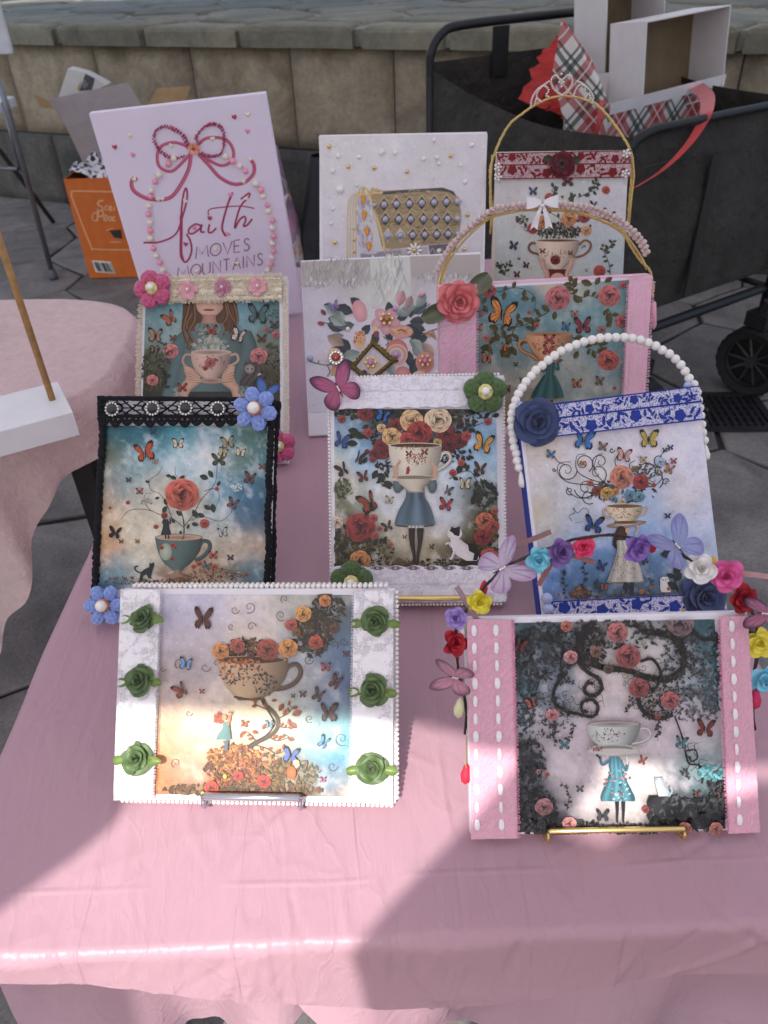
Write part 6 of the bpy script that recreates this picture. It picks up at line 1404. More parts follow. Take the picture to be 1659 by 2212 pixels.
# ---------------------------------------------------------------- pink ribbon lace, dark vines and cup
k11 = crop(1700, 2050, 1.25302)
P, e = make_canvas('pink', 'picture of a girl under a teacup among dark vines, pink lace sides and flower garland')
A = Art(P, k11); A.gam = .50; A.box = (384, 486, 1450, 1536)
A.bg([(386, 505), (1394, 486), (1448, 1520), (418, 1536)], [(430,550,(62,96,104)),(560,560,(84,110,118)),(700,560,(120,130,136)),(900,560,(150,146,140)),(1100,540,(150,150,150)),(1300,540,(70,120,124)),(1370,560,(62,110,116)),(440,720,(64,100,112)),(560,720,(120,134,146)),(800,700,(190,180,178)),(1000,660,(196,190,182)),(1250,700,(170,176,184)),(1370,660,(70,116,128)),(450,880,(96,126,138)),(600,860,(150,156,168)),(850,820,(196,180,178)),(1100,820,(190,180,178)),(1350,820,(140,156,164)),(500,1000,(170,164,172)),(900,960,(200,188,192)),(1300,1000,(196,184,192)),(600,1080,(186,172,180)),(1100,1080,(196,182,190)),(1380,1100,(190,182,186)),(470,1180,(110,120,128)),(700,1200,(190,176,182)),(1050,1200,(200,190,190)),(1350,1200,(150,176,180)),(480,1320,(104,110,118)),(700,1330,(190,178,182)),(1000,1320,(206,196,194)),(1200,1330,(110,116,122)),(1400,1300,(84,110,116)),(470,1470,(52,54,62)),(650,1450,(110,110,116)),(850,1430,(196,184,184)),(1000,1430,(190,180,178)),(1200,1450,(62,62,68)),(1400,1450,(48,50,56)),(600,1520,(60,60,66)),(900,1520,(96,92,94)),(1200,1520,(54,54,60))], 72, cloud=((206, 196, 202), .35), seed=33, amp=.3, nsc=70)
V1 = (58, 52, 50); V2 = (78, 66, 58)
A.dabs(260, (450,800,70,260), 30, [(84,116,124),(64,92,102),(96,110,116),(70,72,78)], seed=31); A.dabs(200, (1380,760,50,240), 28, [(84,126,134),(70,100,108),(110,120,126)], seed=32); A.dabs(220, (900,560,420,70), 30, [(96,110,114),(120,116,112),(76,84,88)], seed=33); A.dabs(160, (560,960,120,110), 22, [(120,124,130),(96,98,104),(84,86,92)], seed=34); A.dabs(140, (1280,900,120,90), 22, [(130,130,136),(104,104,110)], seed=35); A.dabs(160, (480,1180,80,110), 26, [(84,88,96),(66,68,76)], seed=36)
A.dabs(330, (570,640,170,140), 26, [(70,76,76),(96,104,106),(60,60,62),(84,76,72)], seed=1); A.dabs(300, (1230,720,110,180), 24, [(90,92,94),(70,76,78),(120,116,116)], seed=2); A.dabs(220, (780,620,80,110), 24, [(70,64,58),(96,84,74),(50,48,48)], seed=3); A.dabs(180, (1100,900,110,80), 20, [(84,78,76),(60,58,58),(120,110,104)], seed=4)
for p, w in (([(790,500),(740,560),(735,640),(780,700),(870,725),(960,735),(1060,770),(1150,780),(1220,740),(1240,670),(1215,600),(1140,560),(1060,545),(990,505)],46),([(770,520),(720,600),(720,690),(760,740),(820,780),(830,830),(790,860),(750,840),(760,800),(790,800)],30),([(640,760),(600,830),(600,890),(650,930),(720,950),(790,960),(815,920),(790,880),(740,890),(735,930),(760,940)],26),([(1010,840),(1020,910),(1070,960),(1130,970),(1180,950)],34),([(1190,960),(1220,1040),(1240,1120)],12),([(1240,1125),(1260,1190),(1310,1200),(1330,1240),(1325,1290)],14),([(1240,1130),(1290,1125),(1300,1165),(1270,1180),(1262,1155)],12),([(1020,690),(1080,680),(1120,740),(1110,800),(1080,830),(1060,800)],22),([(1390,580),(1330,580),(1290,550),(1260,510)],28),([(570,540),(600,590),(640,620),(630,700),(640,760)],14),([(510,830),(540,760),(600,740)],10)):
    A.line(p, w*.72, V1, .25); Qv = catmull(p, 9)
    for qi in range(0, len(Qv), 2): A.dabs(3, (Qv[qi][0], Qv[qi][1], w*.34, w*.34), w*.62, [V1, V2, (44,40,40), (104,90,76)], seed=qi+int(w))
    for qi in range(3, len(Qv), 7):
        tx = Qv[qi]; aa = A.r.random()*6.28; A.line([tx, (tx[0]+30*math.cos(aa), tx[1]+30*math.sin(aa)), (tx[0]+50*math.cos(aa+.8), tx[1]+50*math.sin(aa+.8))], 4, V1, .6)
R = A.r
for q in range(60):
    x, y = R.choice([(800,700,90,60),(1000,750,160,30),(1200,690,40,80),(620,900,60,60),(560,800,60,80),(1100,930,90,40),(480,1120,50,90),(520,590,80,60)])[:2]; A.spiral(x+R.uniform(-70, 70), y+R.uniform(-60, 60), R.uniform(10, 24), 1.4, 3.5, R.choice([V1, V2, (110,90,70), (96,100,104)]), R.random()*6, R.choice([-1, 1]))
for p in ([(600,990),(590,1050),(610,1110)],[(690,990),(690,1040),(660,1080)],[(480,1050),(490,1150),(470,1250)],[(1110,980),(1105,1080)],[(430,1200),(500,1230),(560,1190)],[(660,1420),(670,1340),(630,1280)],[(1390,620),(1400,560)],[(700,800),(660,780),(620,800)],[(940,940),(980,900),(960,860)],[(1260,1270),(1240,1230),(1220,1240)]): A.twig(p, 5, (66,62,64), (84,86,90), 20, 9, seed=int(p[0][0]))
for k in range(40):
    x, y = R.uniform(420, 560), R.uniform(1100, 1300); A.line([(x,y),(x+R.uniform(-30,30),y+R.uniform(-40,40)),(x+R.uniform(-50,50),y+R.uniform(-60,60))], 3, (80,80,86), .5)
DK = [(44,46,52),(62,64,70),(36,38,44),(84,86,92),(96,92,94)]
A.dabs(360, (500,1420,110,120), 34, DK, seed=5); A.dabs(330, (1250,1440,200,80), 36, DK, seed=6); A.dabs(200, (650,1500,190,36), 30, DK, seed=7); A.dabs(160, (1400,1330,50,100), 28, DK, seed=8); A.dabs(160, (960,1510,200,22), 28, DK+[(120,110,110)], seed=9)
A.patch([(1345,1062,1195),(1380,1050,1250),(1420,1065,1290),(1450,1120,1300)], lambda u, v: C3((66,66,72))*(.6+.5*math.cos(u*3+v*4))); A.dabs(60, (1180,1400,120,50), 30, [(50,52,58),(96,98,104)], seed=10); A.dabs(90, (1370,1230,70,40), 26, [(110,170,176),(84,140,150)], seed=14)
for x, y, r, c in ((906,548,54,(196,116,116)),(957,665,62,(180,96,98)),(1010,820,50,(176,90,92)),(1162,880,46,(190,106,108)),(676,666,34,(206,140,140)),(586,948,32,(206,136,136)),(1210,505,66,(150,120,126)),(546,1398,44,(176,124,128)),(670,1478,34,(214,150,144)),(1232,1508,38,(196,120,112)),(1386,1504,34,(196,120,112)),(800,640,30,(150,116,96)),(860,725,26,(120,100,84)),(1042,1412,18,(170,70,70)),(560,1238,14,(196,110,116)),(655,516,30,(206,120,100)),(1100,960,14,(170,90,80)),(520,1225,12,(190,120,120))): A.rose(x, y, r, c)
A.cup((888,992,130,15), [(994,760,1020),(1040,766,1008),(1080,790,985),(1105,820,955),(1120,838,940)], (190,194,190), (176,176,172), [(990,1050),(1010,1018),(1050,1015),(1066,1045),(1040,1075),(975,1092)], 10, (196,194,188), rimcol=(170,80,76))
A.ell(886,1118,132,26,(180,176,170),(206,202,196)); A.ell(886,1112,95,14,(150,146,142)); A.ell(886,1128,120,16,(196,190,184)); 
A.dabs(50, (860,1050,80,36), 13, [(170,70,70),(96,110,100),(190,110,106)], seed=11); A.dabs(26, (800,1115,40,12), 12, [(180,80,80)], seed=12)
A.patch([(1155,866,916),(1200,862,926),(1230,868,930),(1260,858,946),(1310,838,970),(1352,822,990),(1370,824,990)], lambda u, v: C3((96,160,176))*(.55+.22*math.sin(u*10+v*3)+.35*math.cos(u*1.3)-.1*v)); A.dabs(70, (905,1290,70,80), 15, [(170,206,206),(60,120,140),(206,120,120)], seed=13)
A.line([(866,1170),(830,1190),(818,1150)],14,(84,130,150)); A.line([(918,1170),(945,1220),(955,1180)],14,(84,130,150)); A.line([(820,1160),(800,1140)],9,(60,60,70),cv=False); A.line([(952,1190),(945,1150)],9,(206,206,200),cv=False)
for x0 in (902, 932): A.patch([(1370,x0-10,x0+10),(1420,x0-6,x0+8),(1465,x0-5,x0+5),(1475,x0-4,x0+8)], lambda u, v: C3((56,58,66)))
A.patch([(1255,1086,1128),(1290,1090,1134),(1320,1098,1156),(1345,1104,1160)], lambda u, v: C3((176,190,196))*(.7+.35*math.cos(u+.6))); A.poly([(1086,1270),(1088,1250),(1104,1264)],(150,164,172)); A.poly([(1112,1264),(1126,1250),(1128,1275)],(150,164,172)); A.line([(1155,1345),(1168,1320),(1160,1300)],10,(150,160,168))
for x, y, s, r, c, l, q in ((1332,1018,52,6,(150,60,56),.9,.9),(428,612,48,20,(140,56,56),.5,.8),(485,890,36,-20,(190,96,80),.9,.6),(645,1096,30,0,(84,140,150),1,1),(1212,1085,36,10,(84,140,150),.8,1),(1026,1172,26,20,(196,96,90),.8,.7),(832,1442,34,0,(84,84,90),1,1),(1408,1340,24,0,(110,84,80),1,1),(1294,1335,20,0,(130,84,76),1,1),(720,1310,20,0,(120,116,120),1,1)): A.bfly(x, y, s, r, c, l, q)
A.line([(880,930),(900,900),(885,880),(905,850)],5,(206,200,204),.5); A.line([(910,940),(925,910),(912,890)],4,(206,200,204),.5)
A.done(e)
PKL = lace_mat('pink_lace', S(226, 168, 188), S(236, 192, 204), 'dense', 700, .6)
WRIB = mat('white_satin', S(242, 238, 242), .4, var=.03)
ls = [[(170, 480), (400, 484), (418, 1552), (190, 1556)], [(1402, 470), (1540, 465), (1600, 1522), (1446, 1530)]]
for q in ls: strip(e, loc4(P, k11, q), .0072, PKL, 'lace_strip', 16, 70, wav=.0008)
def eyelets(xy0, xy1, n, w):
    for i in range(n):
        t0 = (i+.18)/n; t1 = (i+.80)/n
        a = P.loc(*k11(xy0[0]+(xy1[0]-xy0[0])*t0, xy0[1]+(xy1[1]-xy0[1])*t0), .008); b = P.loc(*k11(xy0[0]+(xy1[0]-xy0[0])*t1, xy0[1]+(xy1[1]-xy0[1])*t1), .008)
        pts = []
        for k in range(9):
            v = k/8; hw = w*(1+.22*math.sin(i*2.3+xy0[0]))*(math.sin(math.pi*(.12+.76*v))**.6); x = a[0]+(b[0]-a[0])*v; y = a[1]+(b[1]-a[1])*v; zz = .0080+.0008*math.sin(math.pi*v); pts.append([(x+hw, y, zz), (x, y, zz+.0004), (x-hw, y, zz)])
        mb = MB(); mb.grid(pts); build(mb, 'ribbon_stitch', WRIB, e, smooth=True)
eyelets((208, 500), (225, 1545), 12, .0020); eyelets((315, 498), (345, 1545), 12, .0020); eyelets((1478, 478), (1520, 1520), 12, .0020)
PTH = mat('pink_thread', S(226, 150, 178), .9, var=.08)
thread_loops(e, loc4(P, k11, [(386, 490), (416, 1552)]), .0029, .0026, .0008, .0004, PTH, side=1, z=.0072); thread_loops(e, loc4(P, k11, [(1404, 490), (1448, 1525)]), .0029, .0024, .0008, .0004, PTH, side=-1, z=.0072, seed=4)
# garland handle of paper flowers
TW = mat('brown_twig', S(70, 50, 44), .8, var=.2)
gpts = [(165,1060),(172,930),(150,820),(130,720),(118,620),(120,520),(165,450),(225,360),(290,290),(340,235),(430,190),(520,150),(620,118),(720,85),(860,72),(980,85),(1100,112),(1180,150),(1280,205),(1380,235),(1460,290),(1530,370),(1575,460),(1600,560),(1598,680),(1585,800),(1590,900),(1600,1040)]
gl = catmull([P.loc(*k11(x, y)) for x, y in gpts], 5); gz_ = [-.004+.014*math.sin(math.pi*i/(len(gl)-1)) for i in range(len(gl))]
mb = MB(); mb.tube([(p[0], p[1], z) for p, z in zip(gl, gz_)], .0012, 6); mb.tube([(p[0]+.0012*math.sin(i*.8), p[1]+.0012*math.cos(i*.8), z+.0008) for i, (p, z) in enumerate(zip(gl, gz_))], .0008, 5)
gh = build(mb, 'garland_handle', TW, e, smooth=True)
def pap(n, c): return mat('paper_'+n, S(*c), .7, var=.1, vscale=120)
L_PAP = [(5, .26, .70, .46, 72, .0), (4, .20, .56, .40, 48, .1), (3, .10, .46, .30, 22, .16)]
for i, (x, y, r, c, n) in enumerate(((230,395,.0150,(236,222,70),'yellow'),(118,480,.0145,(164,140,206),'lilac'),(108,600,.0165,(176,30,48),'red'),(515,190,.0155,(128,206,226),'aqua'),(620,155,.0175,(128,96,160),'purple'),(735,132,.0130,(222,64,110),'magenta'),(992,132,.0190,(148,112,190),'violet'),(1305,235,.0190,(238,234,230),'white'),(1432,270,.0200,(226,98,160),'pink'),(1515,385,.0185,(160,24,40),'crimson'),(1608,600,.0175,(240,226,84),'lemon'),(1640,780,.0190,(136,206,230),'sky'))):
    lx, ly = P.loc(*k11(x, y)); t = np.argmin([abs(p[0]-lx)+abs(p[1]-ly) for p in gl])
    rose3d(gh, lx, ly, gz_[t]+.001, r*.80, pap(n, c), L_PAP, 'paper_rose', seed=i, rot=i, joined=True, tilt=(random.Random(i).uniform(-25, 25), random.Random(i+9).uniform(-25, 25)))
for i, (x, y, c, n) in enumerate(((780,110,(232,140,60),'orange_bud'),(1085,122,(190,30,60),'berry'),(255,330,(200,40,70),'rose_bud'),(1385,212,(226,176,60),'gold_bud'),(148,545,(236,226,216),'cream_bud'),(135,920,(226,222,180),'pale_bud'),(168,1245,(226,40,70),'red_drop'),(1592,875,(200,40,90),'wine_bud'))):
    lx, ly = P.loc(*k11(x, y)); mb = MB(); r = .0048 if i < 5 else .0062; mb.lathe([(0, -r*1.5), (r*.6, -r*1.1), (r*.8, -.2*r), (r*.5, r*.9), (r*.1, r*1.4)], 10); build(mb, 'paper_bud', pap(n, c), gh, smooth=True, loc=(lx, ly, .002), rot=(R_(-80), R_(20*i), 0))
for i, (x, y, a, c) in enumerate(((480,95,-20,(150,110,110)),(690,170,20,(150,100,100)),(1545,262,8,(196,150,150)),(1480,365,70,(190,160,150)),(180,420,60,(150,120,130)),(575,220,-60,(150,96,96)))):
    lx, ly = P.loc(*k11(x, y)); ribbon3(gh, [(lx-.02*math.cos(R_(a)), ly+.02*math.sin(R_(a)), .004), (lx, ly, .007), (lx+.02*math.cos(R_(a)), ly-.02*math.sin(R_(a)), .004)], .0048, (math.sin(R_(a)), math.cos(R_(a)), .2), pap('ribbon%d' % i, c), 'ribbon_tail')
for x, y, s, a, c, f in ((335, 232, .0225, -62, ((232,214,234),(206,170,212),(90,80,160)), 20), (1185, 125, .0215, 35, ((176,184,228),(156,152,214),(110,116,190)), 30), (112, 762, .019, 75, ((216,164,182),(110,84,96),(150,104,124)), 45), (1610, 450, .019, 85, ((206,140,170),(70,50,70),(120,70,100)), 45)):
    lx, ly = P.loc(*k11(x, y)); wing_butterfly(gh, Matrix.Translation((lx, ly, .012)) @ Matrix.Rotation(R_(a), 4, 'Z') @ Matrix.Rotation(R_(-12), 4, 'X'), s, c, WING, 'fabric_butterfly', f, gem=True)
mb = MB(); mb.tube([(*P.loc(*k11(x, y)), .004) for x, y in ((170,1060),(166,1120),(168,1190),(168,1225))], .0006, 5); build(mb, 'hanging_thread', GOLDW, gh)
easel('pink', GOLD, 'gold wire easel with a polished front bar under the pink lace picture', bar=True, lip=.0085, x=.235, rr=.0017)
# ---------------------------------------------------------------- cream braid, girl holding a cup
k3 = crop(300, 1000, 1.84333)
P, e = make_canvas('cream', 'picture of a girl holding a rose teacup, edged with cream loop braid and pearls')
paper(e, loc4(P, k3, [(482, 330), (1498, 325), (1520, 1500), (462, 1500)]))
A = Art(P, k3); A.box = (470, 330, 1482, 1500)
A.bg([(505, 335), (1475, 330), (1484, 1480), (470, 1480)], [(550,420,(110,146,150)),(680,400,(120,160,166)),(1250,400,(116,160,170)),(1430,400,(70,110,112)),(560,560,(130,160,160)),(680,600,(150,166,160)),(1330,520,(126,164,168)),(1430,560,(110,140,130)),(530,700,(110,116,84)),(600,760,(96,98,64)),(660,820,(84,96,80)),(1400,680,(106,110,88)),(1350,650,(140,140,120)),(530,850,(72,70,44)),(620,950,(62,62,40)),(1420,850,(84,80,58)),(540,1000,(58,54,36)),(1420,980,(76,66,48)),(750,900,(96,120,118)),(1250,900,(84,100,96)),(600,1100,(50,48,36)),(1300,1100,(60,54,42)),(1000,1100,(70,64,58)),(900,1250,(70,60,50)),(1400,1300,(90,70,50)),(600,1350,(60,54,40))], 85, seed=44, amp=.3)
A.dabs(240, (560,840,90,170), 26, [(96,98,60),(72,76,46),(120,116,76),(56,56,36)], seed=1); A.dabs(200, (1420,820,70,180), 26, [(96,92,66),(110,100,70),(66,62,46)], seed=2); A.dabs(70, (1420,480,60,120), 20, [(80,100,84),(100,120,100)], seed=3)
dress = (104, 128, 124)
A.patch([(520,860,1090),(570,760,1210),(640,705,1290),(720,700,1305),(800,690,1240),(900,720,1180),(1000,720,1160),(1060,700,1180)], lambda u, v: C3(dress)*(.55+.5*math.cos(u*1.4+.3)))
A.patch([(620,705,800),(700,690,790),(800,690,770),(900,660,740),(980,640,720),(1050,620,720)], lambda u, v: C3((96,122,122))*(.7+.35*math.cos(u*1.3)))
A.patch([(560,1180,1270),(640,1210,1305),(720,1200,1310),(800,1170,1260),(900,1150,1220),(1000,1180,1260),(1050,1200,1290)], lambda u, v: C3((100,122,120))*(.6+.4*math.cos(u*1.3+.4)))
A.patch([(1000,720,1160),(1060,700,1180),(1300,660,1240),(1480,650,1260)], lambda u, v: C3((64,62,58))*(.7+.3*math.cos(u)))
hair = (112, 76, 48)
A.patch([(330,780,1165),(420,775,1170),(500,770,1140),(560,775,1130)], lambda u, v: C3(hair)*(.7+.45*abs(math.sin(u*9))*(.6+.4*math.cos(u))))
skin = (214, 170, 148)
A.patch([(330,868,1076),(380,872,1072),(420,890,1050),(450,925,1015),(464,950,985)], lambda u, v: C3(skin)*(.62+.42*math.cos(u*1.2+.2)))
A.patch([(440,925,1010),(490,915,1020),(520,890,1045)], lambda u, v: C3((190,142,120))*(.6+.4*math.cos(u*1.3)))
A.ell(965,408,42,9,(176,96,90),(150,70,70)); A.line([(925,407),(965,411),(1006,407)],4,(130,66,62)); A.line([(940,424),(965,430),(992,424)],4,(190,140,120))
for xs in ([(860,330),(840,430),(800,520),(830,600),(810,690)],[(830,330),(800,450),(780,540),(800,620),(820,660)],[(1090,330),(1110,430),(1150,500),(1140,580)],[(1130,330),(1160,420),(1165,500),(1120,580)],[(850,340),(860,470),(820,560),(850,640),(825,700)],[(1075,340),(1095,450),(1060,520),(1080,590)]): A.line(xs, 34, hair, .5); A.line([(x+6, y) for x, y in xs], 10, (150,108,70), .5); A.line([(x-9, y) for x, y in xs], 7, (70,46,32), .5)
A.patch([(505,880,1055),(540,860,1080),(590,880,1060),(620,910,1040)], lambda u, v: C3((120,140,132))*(.7+.2*math.sin(u*20)+.2*math.cos(u))); A.dabs(90, (970,570,90,50), 22, [(150,160,148),(96,116,110),(176,170,150)], seed=6); A.bfly(985,560,46,0,(176,76,50),.9,.9)
A.dabs(60, (980,660,130,45), 50, [(176,176,160),(150,160,150)], asp=.6, seed=8)
A.cup((983,715,146,20), [(718,836,1128),(760,838,1122),(810,850,1110),(850,872,1085),(885,905,1050),(905,930,1030)], (206,172,156), (190,170,150), [(850,740),(800,735),(778,775),(800,815),(865,850)], 20, (176,150,130)); A.line([(1120,735),(1165,728),(1180,770),(1150,800),(1105,820)],18,(190,160,140))
A.rose(975,790,40,(196,110,104)); A.rose(940,830,20,(170,80,76)); A.rose(1010,770,16,(190,110,100)); A.dabs(70, (985,785,110,55), 16, [(176,96,90),(120,116,90),(196,130,120)], seed=9)
A.ell(985,922,96,20,(196,160,140),(150,116,98))
for rows in ([(820,780,830),(860,790,880),(900,800,905),(940,770,900),(985,740,840),(1040,710,810)],[(815,1110,1160),(860,1070,1150),(900,1060,1150),(940,1060,1170),(985,1120,1200),(1040,1140,1230)]): A.patch(rows, lambda u, v: C3((206,164,140))*(.6+.42*math.cos(u*1.2)))
for k in range(4): A.line([(800+k*6,850+k*22),(850,868+k*18),(905,895+k*10)],15,(204,160,136),.3); A.line([(1150-k*4,850+k*22),(1110,868+k*18),(1060,895+k*10)],15,(204,160,136),.3); A.line([(802+k*6,861+k*22),(850,879+k*18),(900,904+k*10)],3,(140,96,80),.3); A.line([(1150-k*4,861+k*22),(1110,879+k*18),(1064,904+k*10)],3,(140,96,80),.3)
A.dabs(60, (730,1010,50,36), 24, [(150,160,150),(120,136,130)], seed=10); A.dabs(60, (1230,1000,50,50), 24, [(150,160,150),(120,136,130)], seed=11)
for x, y, r, c in ((692,708,56,(214,128,122)),(1328,745,64,(206,124,120)),(558,918,42,(206,124,116)),(1450,588,30,(196,104,104)),(1382,552,18,(196,96,90))): A.rose(x, y, r, c)
for x, y, s, r, c, l, q in ((690,470,60,-30,(206,96,60),1,.6),(1320,445,86,4,(90,120,116),.9,.9),(582,600,62,5,(176,130,104),1,.7),(1185,600,66,20,(206,186,170),1,.6),(705,615,26,0,(150,84,50),1,1),(572,695,30,0,(150,116,100),1,1),(775,975,38,0,(176,66,56),1,1),(1348,620,36,0,(130,70,60),1,1),(1440,520,34,0,(96,84,80),1,1)): A.bfly(x, y, s, r, c, l, q)
A.patch([(790,1225,1320),(830,1222,1345),(880,1215,1340),(930,1190,1300),(960,1195,1280)], lambda u, v: C3((96,86,80))*(.7+.3*math.sin(u*8+v*6)+.2)); A.ell(1262,835,36,36,(140,130,124),(176,166,160)); A.poly([(1230,812),(1236,780),(1258,805)],(90,80,76)); A.poly([(1270,802),(1300,780),(1298,820)],(90,80,76)); A.ell(1250,836,6,7,(30,30,36)); A.ell(1278,836,6,7,(30,30,36)); A.line([(1320,880),(1345,870)],14,(190,180,170))
A.twig([(690,800),(665,760),(640,680),(635,640)], 5, (70,74,50), (84,90,60), 34, 6, seed=3); A.twig([(650,980),(660,900),(640,820)], 5, (50,54,40), (60,66,48), 34, 8, seed=5)
A.done(e)
CRM = mat('cream_thread', S(236, 222, 196), .85, var=.08, vscale=300)
strip(e, loc4(P, k3, [(480, 182), (1500, 165), (1500, 335), (480, 355)]), .0066, lace_mat('cream_lace', S(238, 226, 202), S(216, 200, 176), 'dense', 520, .9), 'braid_band', wav=.0008)
l4 = loc4(P, k3, [(480, 190), (1505, 170), (1500, 330), (480, 352)])
for v, ln, sd in ((.02, .0052, 1), (.30, .0045, 1), (.50, .0045, 1), (.66, .0045, -1), (.97, .0056, -1)):
    thread_loops(e, [bil(l4, 0, v), bil(l4, 1, v)], .0036, ln, .0011, .00055, CRM, 'loop_braid', sd, .3, .0072, seed=int(v*100))
for v in (.14, .80): seed_row(e, [bil(l4, .02, v), bil(l4, .98, v)], .0043, .0015, PEARLC, z=.008)
for sd, pts in ((-1, [(1515, 180), (1522, 700), (1528, 1100), (1520, 1510)]), (1, [(478, 380), (466, 700), (458, 1030), (452, 1480)])):
    L4 = loc4(P, k3, pts); thread_loops(e, L4, .0036, .0048, .0011, .00055, CRM, 'loop_braid', 1 if sd < 0 else -1, .3, .004, seed=7); thread_loops(e, L4, .0036, .0040, .0011, .0005, CRM, 'loop_braid', -1 if sd < 0 else 1, .3, .004, seed=8)
    if sd < 0: seed_row(e, [(x+.003, y) for x, y in L4], .0052, .0015, PEARLC, z=.003); seed_row(e, [(x-.0005, y) for x, y in L4], .0050, .0013, PEARLC, z=.005)
YPNK = yarn_mat('pink_yarn', S(206, 92, 134))
for x, y in ((560, 258), (1478, 1400)):
    lx, ly = P.loc(*k3(x, y), .012); yarn_flower(e, lx, ly, .010, .0300 if x < 1000 else .026, 5, YPNK, YYEL, PEARL, .3, .19, ctr=.33)
L_FAB = [(5, .12, .78, .42, 84, .05)]
for i, (x, y, c) in enumerate(((808, 258, (222, 164, 172)), (1058, 242, (190, 130, 150)), (1315, 232, (222, 164, 172)))):
    lx, ly = P.loc(*k3(x, y), .012); fb = rose3d(e, lx, ly, .0085, .0170, mat('felt%d' % i, S(*c), .85, var=.06), L_FAB, 'fabric_flower', seed=i, rot=.2*i, centre=False); link('rhinestone', gem_m(CRYST), None, fb, loc=(0, 0, .0058), sc=.0026)
easel('cream', GOLDW, 'gold wire easel behind the cream braid picture')

# ---------------------------------------------------------------- dark red lace and tiara handle
k5 = crop(1650, 700, 1.659)
P, e = make_canvas('tiara', 'picture of a rose filled loving cup with dark red lace and a tiara handle', th=.018, m=mat('aged_canvas', S(226, 214, 196), .7, var=.06))
A = Art(P, k5); A.box = (495, -80, 1362, 900)
A.bg([(500, -10), (1362, -15), (1322, 860), (478, 860)], [(550,50,(206,202,202)),(800,60,(206,204,200)),(1000,60,(190,202,196)),(1300,60,(206,204,208)),(560,250,(204,204,200)),(1250,250,(206,204,208)),(550,450,(186,198,194)),(700,600,(190,196,186)),(1200,450,(180,196,196)),(1250,600,(176,190,188)),(560,640,(180,186,176)),(900,300,(206,204,198)),(900,650,(196,196,186)),(900,800,(186,186,176))], 120, seed=55, amp=.14)
for p in ([(950,390),(860,320),(760,330),(660,320)],[(960,380),(1000,300),(1080,220),(1050,180)],[(960,390),(930,280),(840,220),(780,200)],[(980,390),(1060,350),(1130,320)],[(1040,130),(1110,95),(1180,75)],[(1110,95),(1140,50),(1165,20)],[(1250,640),(1240,560),(1215,500),(1195,450)],[(1215,500),(1250,440),(1270,410)],[(560,640),(570,580),(600,555)],[(560,610),(525,590),(520,565),(545,575)],[(870,120),(885,80),(870,60)],[(1000,170),(1010,130),(990,120)]): A.twig(p, 6, (88,92,78), (96,102,78), 34, 6, seed=int(p[0][0]))
A.dabs(170, (910,345,150,50), 26, [(84,90,66),(110,110,84),(66,62,50)], seed=1); A.dabs(40, (670,270,40,30), 22, [(96,104,76)], seed=2)
for cx, cy, r in ((880,80,16),(1165,25,18),(530,580,16),(1270,420,14),(1095,600,12),(700,330,18)): A.spiral(cx, cy, r, 1.4, 4, (88,92,84), 1)
for k in range(9): A.line([(800+k*28,395),(820+k*24,340+10*(k % 3)),(850+k*15,290)],5,(84,76,60),.3)
for x, y, r, c in ((742,330,38,(190,84,76)),(808,285,44,(222,148,98)),(978,268,52,(226,156,104)),(1078,255,42,(190,70,76)),(1092,345,36,(226,170,126)),(852,130,34,(190,90,84)),(1220,80,28,(206,90,84)),(1178,608,40,(190,80,66)),(1199,440,10,(170,70,66)),(936,124,10,(180,80,80)),(1190,600,24,(200,90,76))): A.rose(x, y, r, c)
A.cup((905,408,146,10), [(408,760,1050),(460,768,1040),(510,788,1020),(550,815,990),(580,850,955),(596,870,940)], (226,206,184), (150,110,84), [(775,430),(735,425),(716,455),(735,485),(790,500)], 12, (150,104,72)); A.line([(1045,440),(1080,408),(1118,425),(1112,470),(1070,505),(1015,520)],14,(150,104,72)); A.line([(1060,460),(1080,440),(1085,455)],7,(150,104,72))
A.rose(890,537,34,(150,54,56)); A.bfly(806,480,20,0,(140,60,60)); A.bfly(988,492,18,0,(150,70,66)); A.dabs(50, (905,500,110,30), 13, [(150,84,76),(130,120,96)], seed=4)
A.patch([(596,845,965),(630,835,975),(680,810,1000),(860,800,1010)], lambda u, v: C3((130,56,48))*(.6+.4*abs(math.sin(u*7)))); A.ell(905,660,48,40,(222,180,156))
for x0, sg in ((830, 1), (975, -1)):
    A.line([(x0-sg*30,530),(x0-sg*10,590),(x0+sg*10,640),(x0+sg*8,860)],26,(214,170,146))
    for q in (-14, 0, 12): A.line([(x0-sg*18+q,560),(x0-sg*30+q*1.4,520)],8,(214,170,146),.3,False)
for x, y, s, r, c, l, q in ((745,90,32,0,(70,104,160),.9,.9),(618,445,34,10,(62,76,110),.9,.8),(1235,260,56,20,(50,46,60),.9,.6),(970,25,44,0,(140,60,66),1,1),(700,572,24,10,(110,60,76),1,.8),(640,632,24,0,(130,60,70),1,.8),(1140,180,30,10,(60,66,84),1,.6),(595,180,20,0,(60,66,84),1,1),(652,528,10,0,(60,66,84),1,1)): A.bfly(x, y, s, r, c, l, q)
A.done(e)
k2 = crop(1512, 0, 1.09722)
REDN = lace_mat('red_net', S(146, 62, 68), S(210, 190, 194), 'net', 420, .3); REDL = mat('red_lace_thread', S(126, 24, 32), .75, var=.2, vscale=300)
for q in ([(488,660),(1068,648),(1066,706),(486,714)],[(486,710),(1066,702),(1062,766),(482,774)]):
    c4 = loc4(P, k2, q); s_ = strip(e, c4, .0062, REDN, 'lace_strip', 30, 4, wav=.0001); motif(s_, c4, .0066, REDL, 4, seed=int(q[0][1]))
DRED = mat('dark_red_velvet', S(98, 18, 34), .8, var=.15, sheen=.5)
